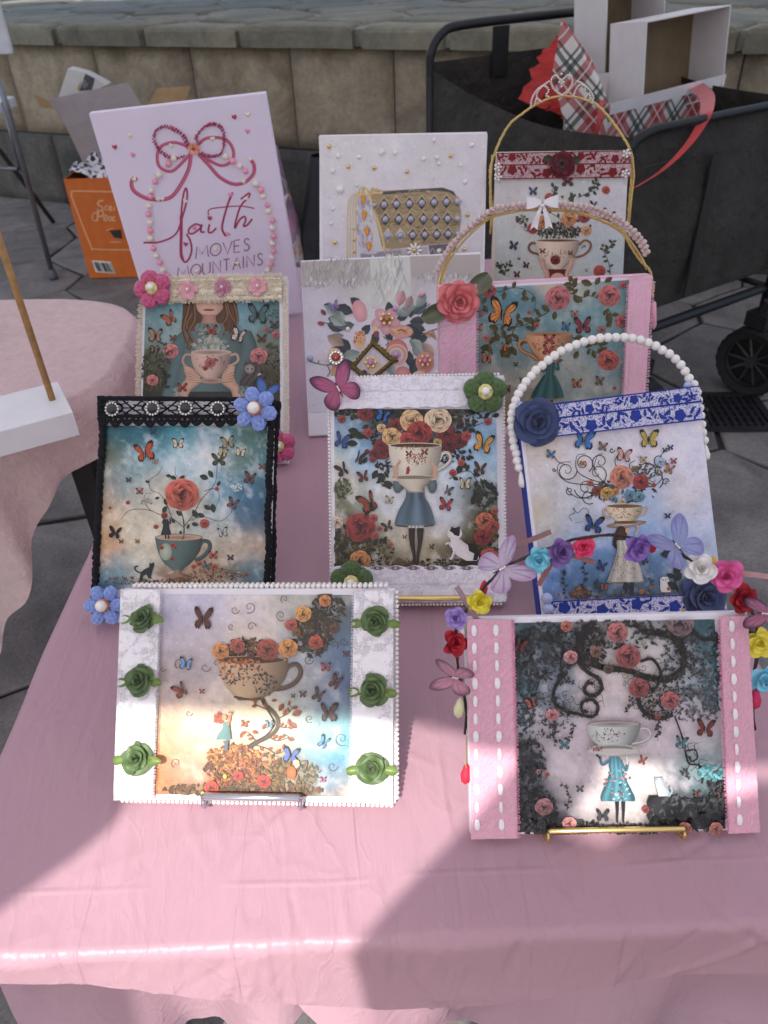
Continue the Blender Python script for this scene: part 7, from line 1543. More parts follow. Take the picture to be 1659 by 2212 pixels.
lx, ly = P.loc(*k2(768, 710), .01); dr = rose3d(e, lx, ly, .008, .0250, DRED, [(6, .30, .66, .46, 70, .06), (6, .24, .56, .40, 50, .12), (5, .16, .48, .32, 30, .18), (3, .08, .42, .24, 12, .2)], 'velvet_rose', seed=4)
DLEAF = mat('fabric_leaf', S(62, 84, 54), .7, var=.15)
for a in (1.2, -1.3):
    me = petal_mesh('leaf', .016, .006, .3, .2).mesh('leaf', True); me.materials.append(DLEAF); link('leaf', me, None, dr, mw=Matrix.Rotation(a, 4, 'Z') @ Matrix.Translation((0, .017, -.001)))
for x, y in ((492, 722), (492, 764), (1047, 663), (1042, 750)):
    lx, ly = P.loc(*k2(x, y), .008); c = pearl(e, lx, ly, .0085, .0026, PEARL, 'pearl_flower')
    for i in range(5): a = 1.256*i; link('pearl', pearl_m(PEARL), None, c, loc=(2.0*math.cos(a), 2.0*math.sin(a), 0))
TWN = mat('yellow_twine', S(222, 192, 118), .8, var=.15, vscale=400, bump=.6, bscale=1200)
hp = [(458,1010),(470,935),(462,850),(458,740),(470,690),(500,610),(545,535),(600,490),(650,455),(720,424),(780,415),(850,425),(910,445),(960,490),(1000,540),(1040,600),(1062,640),(1076,690),(1072,760),(1062,880),(1055,975)]
Q = catmull([P.loc(*k2(x, y)) for x, y in hp], 8); mb = MB(); zz = -.006
mb.tube([(p[0]+.0007*math.sin(i*1.5), p[1], zz+.0007*math.cos(i*1.5)) for i, p in enumerate(Q)], .0020, 6); mb.tube([(p[0]+.0012*math.sin(i*1.5+3), p[1], zz+.0012*math.cos(i*1.5+3)) for i, p in enumerate(Q)], .0014, 5)
hd = build(mb, 'twine_handle', TWN, e, smooth=True)
mb = MB(); mb.tube([(*P.loc(*k2(x, y)), zz+.002) for x, y in ((1075, 680), (1082, 760), (1070, 860), (1060, 970))], .0019, 6); build(mb, 'twine_end', TWN, hd, smooth=True)
mb = MB(); mb.tube([(*P.loc(*k2(x, y)), zz+.002) for x, y in ((468, 670), (462, 760), (458, 870), (462, 960), (459, 1012))], .0019, 6); build(mb, 'twine_end', TWN, hd, smooth=True)
mb = MB(); tb_ = [P.loc(*k2(x, y)) for x, y in ((635,468),(680,440),(730,422),(780,414),(840,421),(890,440),(905,448))]; mb.tube([(x, y, zz+.003) for x, y in tb_], .0011, 6); ti = build(mb, 'tiara_band', GOLDW, hd, smooth=True)
arcs = [[(768,412),(735,385),(722,350),(740,325),(768,345),(796,325),(815,350),(800,385),(768,412)],[(680,440),(660,420),(665,395),(690,370),(712,390),(700,412),(715,420)],[(635,466),(638,430),(660,390),(690,368),(715,350)],[(900,445),(905,420),(885,385),(855,360),(835,350)],[(820,412),(830,385),(850,365),(870,375),(868,395)],[(652,450),(660,425),(672,440)],[(868,430),(885,405),(895,430)]]
k_ = 0
for a in arcs:
    Q = catmull([P.loc(*k2(x, y)) for x, y in a], 8); d = np.r_[0, np.cumsum(np.hypot(*np.diff(Q, axis=0).T))]
    for s in np.arange(0, d[-1], .0037): link('rhinestone', gem_m(CRYST), None, ti, loc=(float(np.interp(s, d, Q[:, 0])), float(np.interp(s, d, Q[:, 1])), zz+.0035), sc=.0019)
for x, y in ((767, 362), (758, 355), (776, 355), (767, 350), (767, 374), (767, 320)): lx, ly = P.loc(*k2(x, y)); link('rhinestone', gem_m(CRYST), None, ti, loc=(lx, ly, zz+.004), sc=.0022)
easel('tiara', GOLDW, 'gold wire easel behind the dark red lace picture')

# ---------------------------------------------------------------- pale pink lace, teal sky with roses and crystal handle
PKC = mat('pink_edge', S(238, 190, 210), .6, var=.05)
P, e = make_canvas('pinklace', 'picture under a crystal bead handle, wide pale pink lace and a coral satin rose', m=PKC)
paper(e, loc4(P, k5, [(140, 712), (1370, 652), (1320, 1560), (140, 1620)]))
A = Art(P, k5); A.box = (330, 640, 1372, 1700)
A.bg([(350, 722), (1372, 668), (1318, 1560), (350, 1640)], [(450,760,(84,140,150)),(600,760,(96,150,160)),(800,700,(196,176,160)),(1050,700,(176,176,166)),(1300,720,(110,150,156)),(450,900,(96,140,146)),(700,850,(70,130,146)),(800,900,(110,150,156)),(1000,850,(150,170,166)),(1150,870,(80,136,150)),(1050,950,(130,164,164)),(1250,950,(150,170,166)),(420,1050,(150,160,156)),(550,1000,(110,146,150)),(650,950,(140,160,158)),(450,1150,(84,136,142)),(600,1150,(110,146,148)),(1100,1050,(96,150,156)),(1150,1150,(110,150,156)),(1280,1050,(96,140,146)),(500,1280,(176,166,150)),(650,1250,(150,156,146)),(1100,1250,(190,176,160)),(1050,1200,(150,166,160)),(1250,1250,(110,146,150)),(600,1400,(160,150,130)),(700,1450,(150,146,130)),(1050,1400,(140,156,150)),(1250,1380,(140,150,146)),(600,1600,(150,126,90)),(450,1500,(150,136,110))], 80, cloud=((206, 190, 176), .35), seed=66, amp=.25)
for p in ([(420,720),(520,745),(600,720),(690,730),(760,790),(740,900)],[(840,880),(760,920),(690,960),(610,975),(540,960),(480,960)],[(980,750),(1060,780),(1110,770),(1180,790)],[(1230,850),(1260,910),(1250,980)],[(1000,1040),(1100,1110),(1180,1150)],[(700,1080),(620,1060),(540,1040),(470,1010)],[(740,1000),(745,930),(770,960)],[(640,950),(600,1040),(610,1120),(580,1180)],[(400,1110),(430,1090),(470,1090)],[(1010,740),(1000,700),(980,680)],[(1180,1130),(1195,1080),(1160,1060)]): A.twig(p, 7, (78,70,46), (110,100,54), 54, 6, seed=int(p[0][0]))
for x, y, l, a in ((560,740,60,100),(720,790,60,180),(800,830,70,40),(1010,760,70,60),(1130,700,80,200),(1150,700,60,300),(520,990,70,200),(500,1010,60,70),(600,1020,60,130),(570,1090,90,110),(600,1100,70,60),(1230,880,60,70),(890,870,60,100),(1040,1130,60,120),(640,930,50,-80),(1210,680,60,-30),(420,830,60,60),(440,780,50,120)): A.leaf(x, y, l, a, (112,100,54))
for x, y, r, c in ((905,785,84,(206,118,120)),(1240,770,76,(206,116,112)),(455,740,50,(190,96,100)),(1320,940,46,(196,104,106)),(1235,1192,72,(202,96,90)),(718,878,16,(196,100,100)),(767,960,18,(196,96,96)),(435,1045,26,(206,130,116)),(1330,700,26,(200,96,100)),(1190,990,30,(170,120,124)),(1275,1372,14,(190,90,80)),(1160,620,20,(200,100,96)),(580,1560,36,(206,130,70))): A.rose(x, y, r, c)
A.cup((850,1020,156,14), [(1020,695,1004),(1070,705,990),(1110,725,970),(1150,755,940),(1185,790,905)], (214,160,118), (196,146,108), [(715,1060),(670,1062),(652,1090),(675,1130),(740,1160),(770,1185)], 16, (196,140,90), rimcol=(200,140,84))
A.ell(848,1190,100,10,(176,116,76),(206,150,106)); A.bfly(850,1060,40,0,(190,80,90)); A.bfly(840,1130,40,10,(196,80,90)); A.dabs(70, (850,1090,110,50), 14, [(190,84,80),(176,110,76),(120,110,80)], seed=3)
A.patch([(1205,828,890),(1250,825,885),(1280,828,880),(1290,810,890),(1350,770,920),(1410,738,940),(1440,725,945)], lambda u, v: C3((76,120,116))*(.55+.25*math.sin(u*9)+.4*math.cos(u*1.3))); A.line([(725,1440),(830,1452),(945,1435)],9,(150,140,110)); A.line([(835,1240),(805,1260),(800,1210),(830,1190)],16,(76,116,112)); A.line([(885,1240),(910,1250),(905,1210),(930,1185)],16,(76,116,112)); A.line([(832,1450),(834,1490)],16,(50,50,60),cv=False); A.line([(865,1450),(866,1490)],16,(50,50,60),cv=False)
for x, y, s, r, c, l, q in ((545,890,104,14,(222,140,70),1,.8),(1070,970,66,-4,(160,60,70),.9,.85),(1015,892,26,0,(206,110,110),1,.8),(445,1178,44,6,(206,120,80),1,.7),(548,1108,36,10,(214,120,60),.4,.8),(960,975,34,10,(84,130,180),1,.7),(1030,1345,36,0,(206,110,80),.9,.9),(1182,1330,36,10,(130,120,104),1,.6),(630,1218,16,0,(110,104,90),1,1),(580,1380,30,0,(170,60,60),1,.5),(385,980,30,0,(200,120,80),.5,1),(668,1316,16,0,(120,80,66),1,1),(390,880,30,20,(190,96,100),.6,1)): A.bfly(x, y, s, r, c, l, q)
A.done(e)
PKL2 = lace_mat('pale_pink_lace', S(244, 190, 212), S(234, 206, 206), 'dense', 360, .6)
for q in ([(132,706),(372,690),(362,1640),(128,1650)],[(1362,652),(1512,632),(1456,1600),(1318,1610)]): strip(e, loc4(P, k5, q), .0068, PKL2, 'lace_strip', 16, 60, wav=.0010)
thread_loops(e, loc4(P, k5, [(368, 800), (362, 1640)]), .0042, .0034, .0010, .0005, mat('light_pink_thread', S(242, 196, 214), .9), side=1, z=.0066); thread_loops(e, loc4(P, k5, [(1360, 700), (1320, 1560)]), .0042, .0034, .0010, .0005, MATS['light_pink_thread'], side=-1, z=.0066); thread_loops(e, loc4(P, k5, [(1512, 680), (1460, 1560)]), .0042, .0036, .0010, .0005, MATS['light_pink_thread'], side=1, z=.0060, seed=6)
mb = MB()
for q in ([(205,700),(196,1640)],[(235,700),(228,1640)],[(255,700),(250,1640)],[(1395,650),(1345,1600)],[(1485,640),(1436,1600)]):
    a, b = loc4(P, k5, q); mb.tube([(*a, .0073), (*b, .0073)], .0006, 4)
build(mb, 'lace_cord', MATS['light_pink_thread'], e)['kind'] = 'stuff'
PSAT = mat('coral_satin', S(228, 122, 124), .42, var=.1, vscale=80, sheen=.3)
lx, ly = P.loc(*k5(262, 808), .012); pr_ = rose3d(e, lx, ly, .008, .0340, PSAT, [(7, .28, .66, .44, 74, .04), (6, .24, .54, .40, 54, .1), (5, .16, .46, .34, 34, .16), (4, .08, .40, .26, 14, .2)], 'satin_rose', seed=6)
GLF = mat('grey_green_satin', S(122, 128, 104), .45, var=.12, vscale=60)
for a, l in ((-.9, .034), (1.95, .036)):
    me = petal_mesh('ribbon_leaf', l, .013, .5, .1).mesh('ribbon_leaf', True); me.materials.append(GLF); link('ribbon_leaf', me, None, pr_, mw=Matrix.Rotation(a, 4, 'Z') @ Matrix.Translation((0, .021, -.002)))
hp = [(120,830),(132,700),(150,640),(118,615),(130,570),(150,540),(160,510),(190,480),(210,455),(240,430),(290,360),(340,320),(390,285),(440,250),(480,235),(540,215),(620,195),(720,185),(800,180),(880,185),(960,188),(1040,205),(1120,220),(1200,245),(1270,275),(1330,310),(1380,355),(1430,400),(1460,440),(1480,480),(1490,520),(1510,590),(1525,640),(1530,740)]
core = [(122,840),(128,720),(150,620),(190,530),(250,430),(330,350),(420,280),(480,250),(560,230),(700,205),(860,205),(1000,212),(1120,245),(1240,290),(1340,350),(1400,430),(1460,520),(1500,600)]
Q = catmull([P.loc(*k5(x, y)) for x, y in core], 8); mb = MB(); mb.tube([(p[0], p[1], -.006) for p in Q], .0018, 6); hd = build(mb, 'crystal_handle', GOLDW, e, smooth=True)
mb = MB(); cq_ = catmull([P.loc(*k5(x, y)) for x, y in [(140,720),(165,620),(215,520),(290,420),(380,330),(470,262),(560,236),(700,214),(860,214),(1000,224),(1120,256),(1240,302),(1340,370),(1390,450),(1450,540),(1510,600),(1530,680),(1535,780)]], 12)
for i in range(0, len(cq_)-1):
    p = np.array([*cq_[i], -.004+.0012*math.sin(i*1.9)]); t = cq_[min(i+1, len(cq_)-1)]-cq_[i-1 if i else 0]; t = t/np.hypot(*t); nn = np.array([-t[1], t[0]])
    mb.tube([(p[0]+.0026*math.cos(a)*t[0]+(.0013*math.sin(a))*nn[0]*(i % 2), p[1]+.0026*math.cos(a)*t[1]+(.0013*math.sin(a))*nn[1]*(i % 2), p[2]+.0013*math.sin(a)*(1-i % 2)) for a in np.linspace(0, 2*math.pi, 9)[:-1]], .0005, 4, closed=True)
build(mb, 'gold_chain', GOLD, hd, smooth=True)
PCRY = mat('pink_crystal', S(248, 216, 212), .08, var=.15, vscale=500, coat=.8, gtrans=.35)
bp = [(118,612),(150,545),(205,455),(270,385),(340,320),(420,255),(500,210),(580,195),(650,190),(720,182),(800,178),(880,180),(960,185),(1040,196),(1120,205),(1200,235),(1270,265),(1330,300),(1380,345),(1430,395),(1465,440),(1490,505),(1492,515)]
Q = catmull([P.loc(*k5(x, y)) for x, y in bp], 8); d = np.r_[0, np.cumsum(np.hypot(*np.diff(Q, axis=0).T))]
for s in np.arange(0, d[-1], .0072):
    for sg in (-1, 1): link('crystal_bead', gem_m(PCRY), None, hd, loc=(float(np.interp(s, d, Q[:, 0]))+sg*.0012, float(np.interp(s, d, Q[:, 1]))+sg*.0018+.001, -.002+sg*.0015), sc=.0046*random.uniform(.85, 1.1), rot=(random.random()*3, random.random()*3, 0))
lx, ly = P.loc(*k5(1538, 905)); mb = MB(); mb.lathe([(0, -.020), (.0030, -.016), (.0044, -.012), (.0040, .018), (.0020, .021)], 8); build(mb, 'pink_tassel', mat('pink_tube', S(240, 166, 190), .3, var=.1, coat=.5), hd, smooth=True, loc=(lx, ly, -.003), rot=(R_(-90), 0, R_(5)))
lx, ly = P.loc(*k5(798, 200))
def bow(parent, x, y, z, s, m):
    mb = MB()
    mb.lathe([(0, .32*s), (.12*s, .28*s), (.15*s, .15*s), (.12*s, .02*s)], 10); b = build(mb, 'satin_bow', m, parent, smooth=True, loc=(x, y, z))
    for sg in (-1, 1):
        Pp = []
        for j in range(13):
            a = 2*math.pi*j/12; ox = (.55-.5*math.cos(a))*s; Pp.append([(sg*ox, .12*s+(.22+.16*(ox/s))*s*t*(.35+.65*min(1, ox/(.5*s)))+.1*s, .16*s+.18*s*math.sin(a)) for t in (-1, -.5, 0, .5, 1)])
        mb = MB(); mb.grid(Pp); build(mb, 'loop', m, b, smooth=True)
        Pp = [[(sg*(.08+.42*v+.0*u)*s+u*(.08+.17*v)*s, -1.25*v*s+(.18*s*abs(u) if v == 1 else 0)*-1, .1*s+.06*s*math.sin(v*5+u)) for u in (-1, -.5, 0, .5, 1)] for v in np.linspace(0, 1, 7)]
        mb = MB(); mb.grid(Pp); build(mb, 'tail', m, b, smooth=True)
bow(hd, lx, ly+.003, .003, .021, WRIB)
easel('pinklace', mat('easel_wood', S(190, 136, 74), .5, var=.15), 'wooden display stand with tan pegs under the pale pink lace picture', rr=.004)

# ---------------------------------------------------------------- white canvas with painted bouquet
k4 = crop(1150, 480, 1.95176)
P, e = make_canvas('flower', 'white canvas with a painted bouquet, small gilt frame and jewel flowers', th=.02)
A = Art(P, k4); A.gam = 0.0; A.box = (40, 1010, 1500, 2300)
A.bg([(66, 1075), (1446, 1018), (1440, 2180), (130, 2235)], [(100,1120,(180,172,168)),(350,1130,(176,168,162)),(550,1110,(180,174,168)),(750,1110,(206,204,200)),(1000,1100,(176,168,164)),(1350,1080,(178,170,166)),(200,1350,(206,200,208)),(700,1300,(206,206,202)),(1200,1300,(210,206,214)),(200,1800,(212,208,216)),(700,1700,(214,208,216)),(1200,1800,(212,206,212)),(200,2200,(210,206,216)),(700,2200,(210,206,214)),(1300,2200,(206,196,196))], 110, seed=77, amp=.08)
GT = (168, 160, 152)
A.poly([(68,1080),(600,1055),(606,1225),(560,1215),(520,1230),(470,1205),(430,1238),(380,1212),(330,1206),(300,1250),(240,1262),(200,1285),(150,1255),(100,1275),(78,1270)], (182,174,168)); A.poly([(910,1035),(1446,1020),(1448,1235),(1380,1225),(1340,1205),(1270,1190),(1230,1212),(1180,1180),(1120,1210),(1060,1190),(1000,1205),(960,1180),(925,1200)], (180,172,166))
A.dabs(90, (330,1235,260,30), 50, [(210,204,208),(182,174,168)], 90, .25, seed=1); A.dabs(80, (1180,1200,260,26), 50, [(210,204,208),(182,174,168)], 90, .25, seed=2); A.dabs(120, (330,1140,260,60), 90, [(176,168,162),(186,180,174)], 90, .2, seed=3)
A.poly([(596,1052),(908,1040),(918,1420),(860,1440),(700,1400),(610,1440)], (206,208,202)); A.dabs(60, (750,1220,120,150), 180, [(214,216,210),(198,200,190),(208,206,192)], 90, .12, seed=4)
DG = (66, 74, 78); SG = (158, 172, 164); PK = (214, 158, 164)
for x, y, l, a, c in ((600,1560,110,130,DG),(470,1470,150,200,DG),(420,1550,150,195,(80,90,98)),(400,1600,140,200,DG),(540,1430,120,220,DG),(480,1560,120,170,(96,110,106)),(330,1430,90,195,DG),(350,1480,120,215,SG),(420,1560,150,205,SG),(400,1640,130,160,SG),(360,1450,110,75,SG),(640,1610,110,90,DG),(720,1600,100,60,DG),(760,1500,120,-100,DG),(800,1520,100,-20,DG),(900,1540,130,-5,DG),(900,1570,130,15,DG),(880,1560,140,30,DG),(910,1510,110,-90,DG),(930,1480,140,-40,(84,96,104)),(960,1430,130,-60,SG),(800,1480,130,-15,SG),(840,1440,120,-10,SG),(880,1440,110,-70,(180,150,144)),(990,1640,170,-160,DG),(1050,1640,160,160,DG),(900,1680,130,30,SG),(930,1700,140,60,SG),(1000,1700,140,50,(190,164,150)),(900,1760,120,90,DG),(960,1810,120,100,DG),(980,1820,100,50,DG),(920,1850,110,80,DG),(450,1770,140,230,DG),(400,1720,150,210,(184,158,138)),(430,1790,140,200,DG),(520,1770,150,160,SG),(560,1900,130,100,DG),(830,1900,140,90,(110,120,116)),(730,1850,120,60,SG),(470,1850,130,170,DG),(260,1490,60,230,(130,70,70)),(250,1560,60,195,(170,84,80)),(820,1420,130,-75,PK),(1080,1640,60,180,(206,160,104)),(640,1920,100,140,SG),(850,1960,110,70,SG),(950,1960,110,100,DG)): A.leaf(x, y, l, a, c)
for p in ([(960,1480),(1010,1440),(1060,1400)],[(990,1640),(1090,1600),(1130,1590)],[(700,1650),(740,1690),(720,1720)],[(130,1840),(200,1860),(270,1870),(330,1850)],[(200,1860),(210,1830)],[(270,1870),(290,1920),(270,1960)],[(230,1540),(300,1560),(400,1600)]): A.line(p, 8, (110,116,120))
def flat_flower(cx, cy, r, n, c, c2, inner=None):
    for i in range(n):
        a = 2*math.pi*i/n+.3; A.ell(cx+r*.55*math.cos(a), cy+r*.5*math.sin(a), r*.5, r*.38, c, c2, math.degrees(a))
    if inner: A.ell(cx, cy, r*.35, r*.32, inner)
flat_flower(720, 1530, 110, 5, (206,150,162), (226,186,190), (190,120,130)); A.ell(520,1455,55,85,(214,150,154),(226,176,176),-15); A.ell(840,1615,90,52,(214,150,140),(226,170,150)); A.dabs(40, (840,1610,80,25), 40, [(226,190,140),(206,150,90)], 0, .3, seed=5); A.line([(810,1610),(840,1600),(870,1612)],10,(110,84,66))
A.ell(805,1765,85,95,(196,116,110),(214,150,140)); A.ell(805,1790,84,82,(226,190,150)); A.ell(805,1790,72,70,(206,150,140)); A.ell(800,1795,60,58,(214,196,190),(226,206,200)); A.ell(800,1790,40,38,(196,160,170))
A.ell(520,1680,44,70,(226,190,140),(214,160,130)); A.dabs(40, (520,1660,46,60), 26, [(226,196,140),(190,90,80),(206,140,100)], seed=6); A.ell(330,1800,52,62,(214,160,150),(226,196,150)); A.ell(648,1632,22,26,(140,66,66)); A.ell(1020,1850,72,80,(214,150,142),(206,140,130)); A.ell(320,1770,40,30,(226,200,150)); A.ell(330,1920,34,46,(206,160,120)); A.ell(600,1850,80,70,(222,206,204),(230,216,212)); A.ell(640,1900,60,50,(222,200,170),(226,206,190)); A.ell(850,1930,56,50,(206,130,130),(220,160,160)); A.ell(980,1960,60,44,(226,206,180)); A.ell(220,1800,34,40,(226,214,218)); A.ell(640,1590,18,22,(226,200,140))
for q in range(10): A.line([(1060,1640),(1090+q*3,1600+q*9)],3,(180,130,70),0,False)
A.done(e)
# gilt mini frame turned on its corner
GILT = mat('antique_gilt', S(120, 104, 56), .45, metal=.6, var=.3, vscale=300, bump=.6, bscale=500)
fc = [P.loc(*k4(x, y), .006) for x, y in ((622, 1672), (800, 1830), (590, 2000), (445, 1880))]
mb = MB()
cx_ = sum(p[0] for p in fc)/4; cy_ = sum(p[1] for p in fc)/4
prof = [(1.0, .001), (1.0, .006), (.93, .0085), (.86, .007), (.80, .008), (.74, .003), (.74, .001)]
for i in range(4):
    a, b = fc[i], fc[(i+1) % 4]; Pp = []
    for s, z in prof:
        row = []
        for t in np.linspace(0, 1, 25):
            x = a[0]+(b[0]-a[0])*t; y = a[1]+(b[1]-a[1])*t; sc_ = s*(1+(.05*math.sin(t*50) if s > .95 else 0)+(.10*(math.exp(-(t/.1)**2)+math.exp(-((1-t)/.1)**2)+.5*math.exp(-((t-.5)/.1)**2)) if s > .95 else 0))
            row.append((cx_+(x-cx_)*sc_, cy_+(y-cy_)*sc_, z+.0008*math.sin(t*90)))
        Pp.append(row)
    mb.grid(Pp)
build(mb, 'gilt_frame', GILT, e, smooth=True)
RED_ = mat('red_gem', S(210, 52, 34), .1, coat=.8); PNK_ = mat('pink_gem', S(222, 120, 190), .1, coat=.8); AMB = mat('amber_gem', S(176, 120, 40), .1, metal=.3, coat=.8)
def jewel(x, y, gm, n, r, z=.007):
    lx, ly = P.loc(*k4(x, y), z); b = link('jewel_flower', gem_m(gm), None, e, loc=(lx, ly, z), sc=r)
    for i in range(n): a = 2*math.pi*i/n; link('rhinestone', gem_m(GOLD if n < 9 else CRYST), None, b, loc=(1.75*math.cos(a), 1.75*math.sin(a), 0), sc=.62)
jewel(727, 1513, AMB, 6, .0052); jewel(603, 1848, PNK_, 6, .0046); jewel(1022, 1835, PNK_, 6, .0046); jewel(338, 1810, RED_, 12, .0056)
for x, y, m_, r in ((995, 1322, PEARLP, .0042), (793, 1430, PEARLL, .0046), (800, 1787, PEARLL, .0046), (140, 1812, PEARLB, .0050), (428, 1590, PEARL, .0036), (1113, 1922, PEARL, .0030), (318, 1985, PEARLP, .0032)): lx, ly = P.loc(*k4(x, y), .006); pearl(e, lx, ly, .005, r, m_)
lx, ly = P.loc(*k4(325, 1415), .008); wing_butterfly(e, Matrix.Translation((lx, ly, .006)) @ Matrix.Rotation(R_(20), 4, 'Z'), .009, ((176,160,206),(130,110,170),(110,90,150)), WING, gem=False)
easel('flower', GOLDW, 'gold wire easel behind the painted bouquet canvas')

# ---------------------------------------------------------------- white canvas with gilt quilted purse
P, e = make_canvas('purse', 'white canvas with a gold quilted handbag design dotted with pearls', th=.02)
A = Art(P, k4); A.gam = 0.0; A.box = (195, 60, 1520, 1600)
A.bg([(206, 112), (1502, 92), (1450, 1400), (250, 1420)], [(300,200,(216,212,212)),(800,200,(220,216,218)),(1300,200,(214,210,214)),(1050,230,(206,202,204)),(300,700,(214,210,212)),(1400,800,(206,202,206)),(900,450,(210,206,208)),(400,1000,(210,204,208)),(1350,1000,(206,200,206)),(800,800,(206,200,196)),(800,1200,(206,202,206))], 130, seed=88, amp=.10)
gold = (196, 168, 116)
body = [(600,545),(700,530),(900,520),(1150,508),(1230,530),(1280,600),(1300,700),(1290,850),(1250,930),(1000,950),(760,980),(690,960),(670,860),(640,740),(600,640)]
A.fan(body, C3((164,144,108)), C3((178,156,116))); A.poly([(640,545),(900,522),(1160,506),(1240,535),(1270,580),(1200,540),(1100,530),(900,545),(700,560)], (78,72,76))
A.dabs(420, (960,730,320,210), 54, [(194,174,136),(152,134,102),(210,192,156),(130,114,86),(110,98,80)], -4, .10, seed=1)
rows_ = [(640, 612, [632,708,803,902,998,1092,1187,1272]), (750, 745, [718,820,912,1010,1104,1196,1270]), (880, 860, [735,832,928,1020,1113,1200,1275])]
for yl, yr, xs in rows_:
    for x in xs:
        y = yl+(yr-yl)*(x-632)/640; d = 44 if x > 640 and x < 1250 else 30
        A.poly([(x,y-d*1.25),(x+d*.85,y),(x,y+d*1.25),(x-d*.85,y)], (84,80,88) if not (yl == 880 and x < 850) else (196,190,200))
        A.line([(x,y-d*1.35),(x+d*.95,y)],7,(210,184,140),0,False); A.line([(x-d*.95,y),(x,y-d*1.35)],7,(210,184,140),0,False); A.line([(x,y+d*1.35),(x+d*.95,y)],7,(196,168,116),0,False)
A.poly([(520,1010),(1260,940),(1290,1100),(1280,1300),(560,1320)], (190,184,196)); A.poly([(1050,950),(1255,935),(1265,1000),(1060,1020)], (104,98,108)); A.poly([(530,1015),(840,985),(850,1060),(530,1080)], (150,146,156))
for q in range(9): A.line([(700+q*64,975),(760+q*64,1100)],5,(206,180,140),0,False); A.line([(760+q*64,968),(690+q*64,1100)],5,(206,180,140),0,False)
A.line([(850,975),(1045,955),(1050,1050)],8,(222,214,210),0,False)
for dx in (0, 22, 44, 66): A.line([(560+dx*.3,540),(470+dx,560),(430+dx*.9,640),(425+dx,850),(420+dx,1150)],8,(222,196,146)); 
A.line([(600,560),(620,660),(660,760),(700,900),(715,1000)],22,(214,184,130)); A.line([(545,500),(515,520),(540,560),(580,520),(545,500)],8,(226,206,160)); A.dabs(50, (560,780,60,220), 70, [(206,200,214),(186,180,196)], 80, .3, seed=3); A.dabs(50, (600,540,90,20), 40, [(226,206,160),(206,176,120)], seed=4)
A.ell(600,1000,60,20,(206,200,206))
A.done(e)
for yl, yr, xs in rows_:
    for x in xs:
        y = yl+(yr-yl)*(x-632)/640; lx, ly = P.loc(*k4(x, y), .006); pearl(e, lx, ly, .006, .0062 if x > 640 else .0045, PEARLG)
for x, y, r in ((1092,138,16),(1382,175,20),(690,232,26),(792,235,18),(355,262,18),(513,270,18),(1012,282,20),(1114,272,18),(1128,318,15),(1294,330,17),(312,378,20),(498,484,15),(368,518,36),(1330,462,20),(315,667,16),(299,780,16),(748,1028,14),(826,1028,12),(1128,990,20),(620,1036,12)): lx, ly = P.loc(*k4(x, y), .004); pearl(e, lx, ly, .003, r*.000215, PEARL)
for x, y, r in ((285,185,20),(431,342,19),(630,352,19),(883,380,19),(1218,258,19),(1350,712,19),(328,925,19),(1323,978,19),(470,820,11),(475,903,12),(475,995,13)): lx, ly = P.loc(*k4(x, y), .004); pearl(e, lx, ly, .003, r*.000215, GOLD, 'gold_bead')
AMG = mat('amber_drop', S(214, 140, 20), .1, metal=.5, var=.1, coat=.8)
for x, y in ((548, 592), (555, 710), (575, 838), (590, 950)):
    lx, ly = P.loc(*k4(x, y), .004); mb = MB(); mb.lathe([(0, -.012), (.0022, -.007), (.005, .0), (.0052, .003), (.003, .007), (0, .008)], 12); build(mb, 'amber_drop', AMG, e, smooth=True, loc=(lx, ly, .003), rot=(R_(-90), 0, 0), sc=(1, .6, 1))
lx, ly = P.loc(*k4(940, 988), .006); c = pearl(e, lx, ly, .006, .0042, GOLD, 'daisy_bead')
me_ = pearl_m(PEARL)
for i in range(9): a = 2*math.pi*i/9; link('petal_bead', me_, None, c, mw=Matrix.Rotation(a, 4, 'Z') @ Matrix.Translation((2.2, 0, -.2)) @ Matrix.Diagonal((1.3, .6, .5, 1)))
easel('purse', GOLDW, 'gold wire easel behind the quilted handbag canvas')

# ---------------------------------------------------------------- lilac canvas with bow and script lettering
k1 = crop(0, 0, 1.09722)
LIL = mat('lilac_canvas', S(230, 221, 238), .7, var=.015, bump=.25, bscale=1300)
P, e = make_canvas('faith', 'lilac canvas with a pink ribbon bow and script lettering, hung with pearls', th=.02, m=LIL)
A = Art(P, k1); A.gam = 0.0
rb = (190, 84, 114)
def ribn(pts, w): A.line(pts, w*.8, rb, .0, flat=True); A.line([(x+w*.12, y-w*.12) for x, y in pts], w*.42, (206,108,138), .2, flat=True)
ribn([(835,650),(790,700),(740,740),(690,720),(680,670),(700,630),(750,615),(800,628),(835,648)], 17); ribn([(840,650),(900,690),(960,715),(1005,690),(1005,640),(970,600),(900,595),(860,620),(840,645)], 17)
ribn([(825,670),(815,730),(780,800),(740,850),(690,862),(630,855),(580,825),(568,790),(580,770),(592,780)], 21); ribn([(860,668),(900,710),(950,765),(1010,795),(1060,785),(1095,750),(1097,710),(1080,688)], 19)
sc_ = (176, 64, 100)
def scr(pts, w, t=0): A.line(pts, w, sc_, t, flat=True)
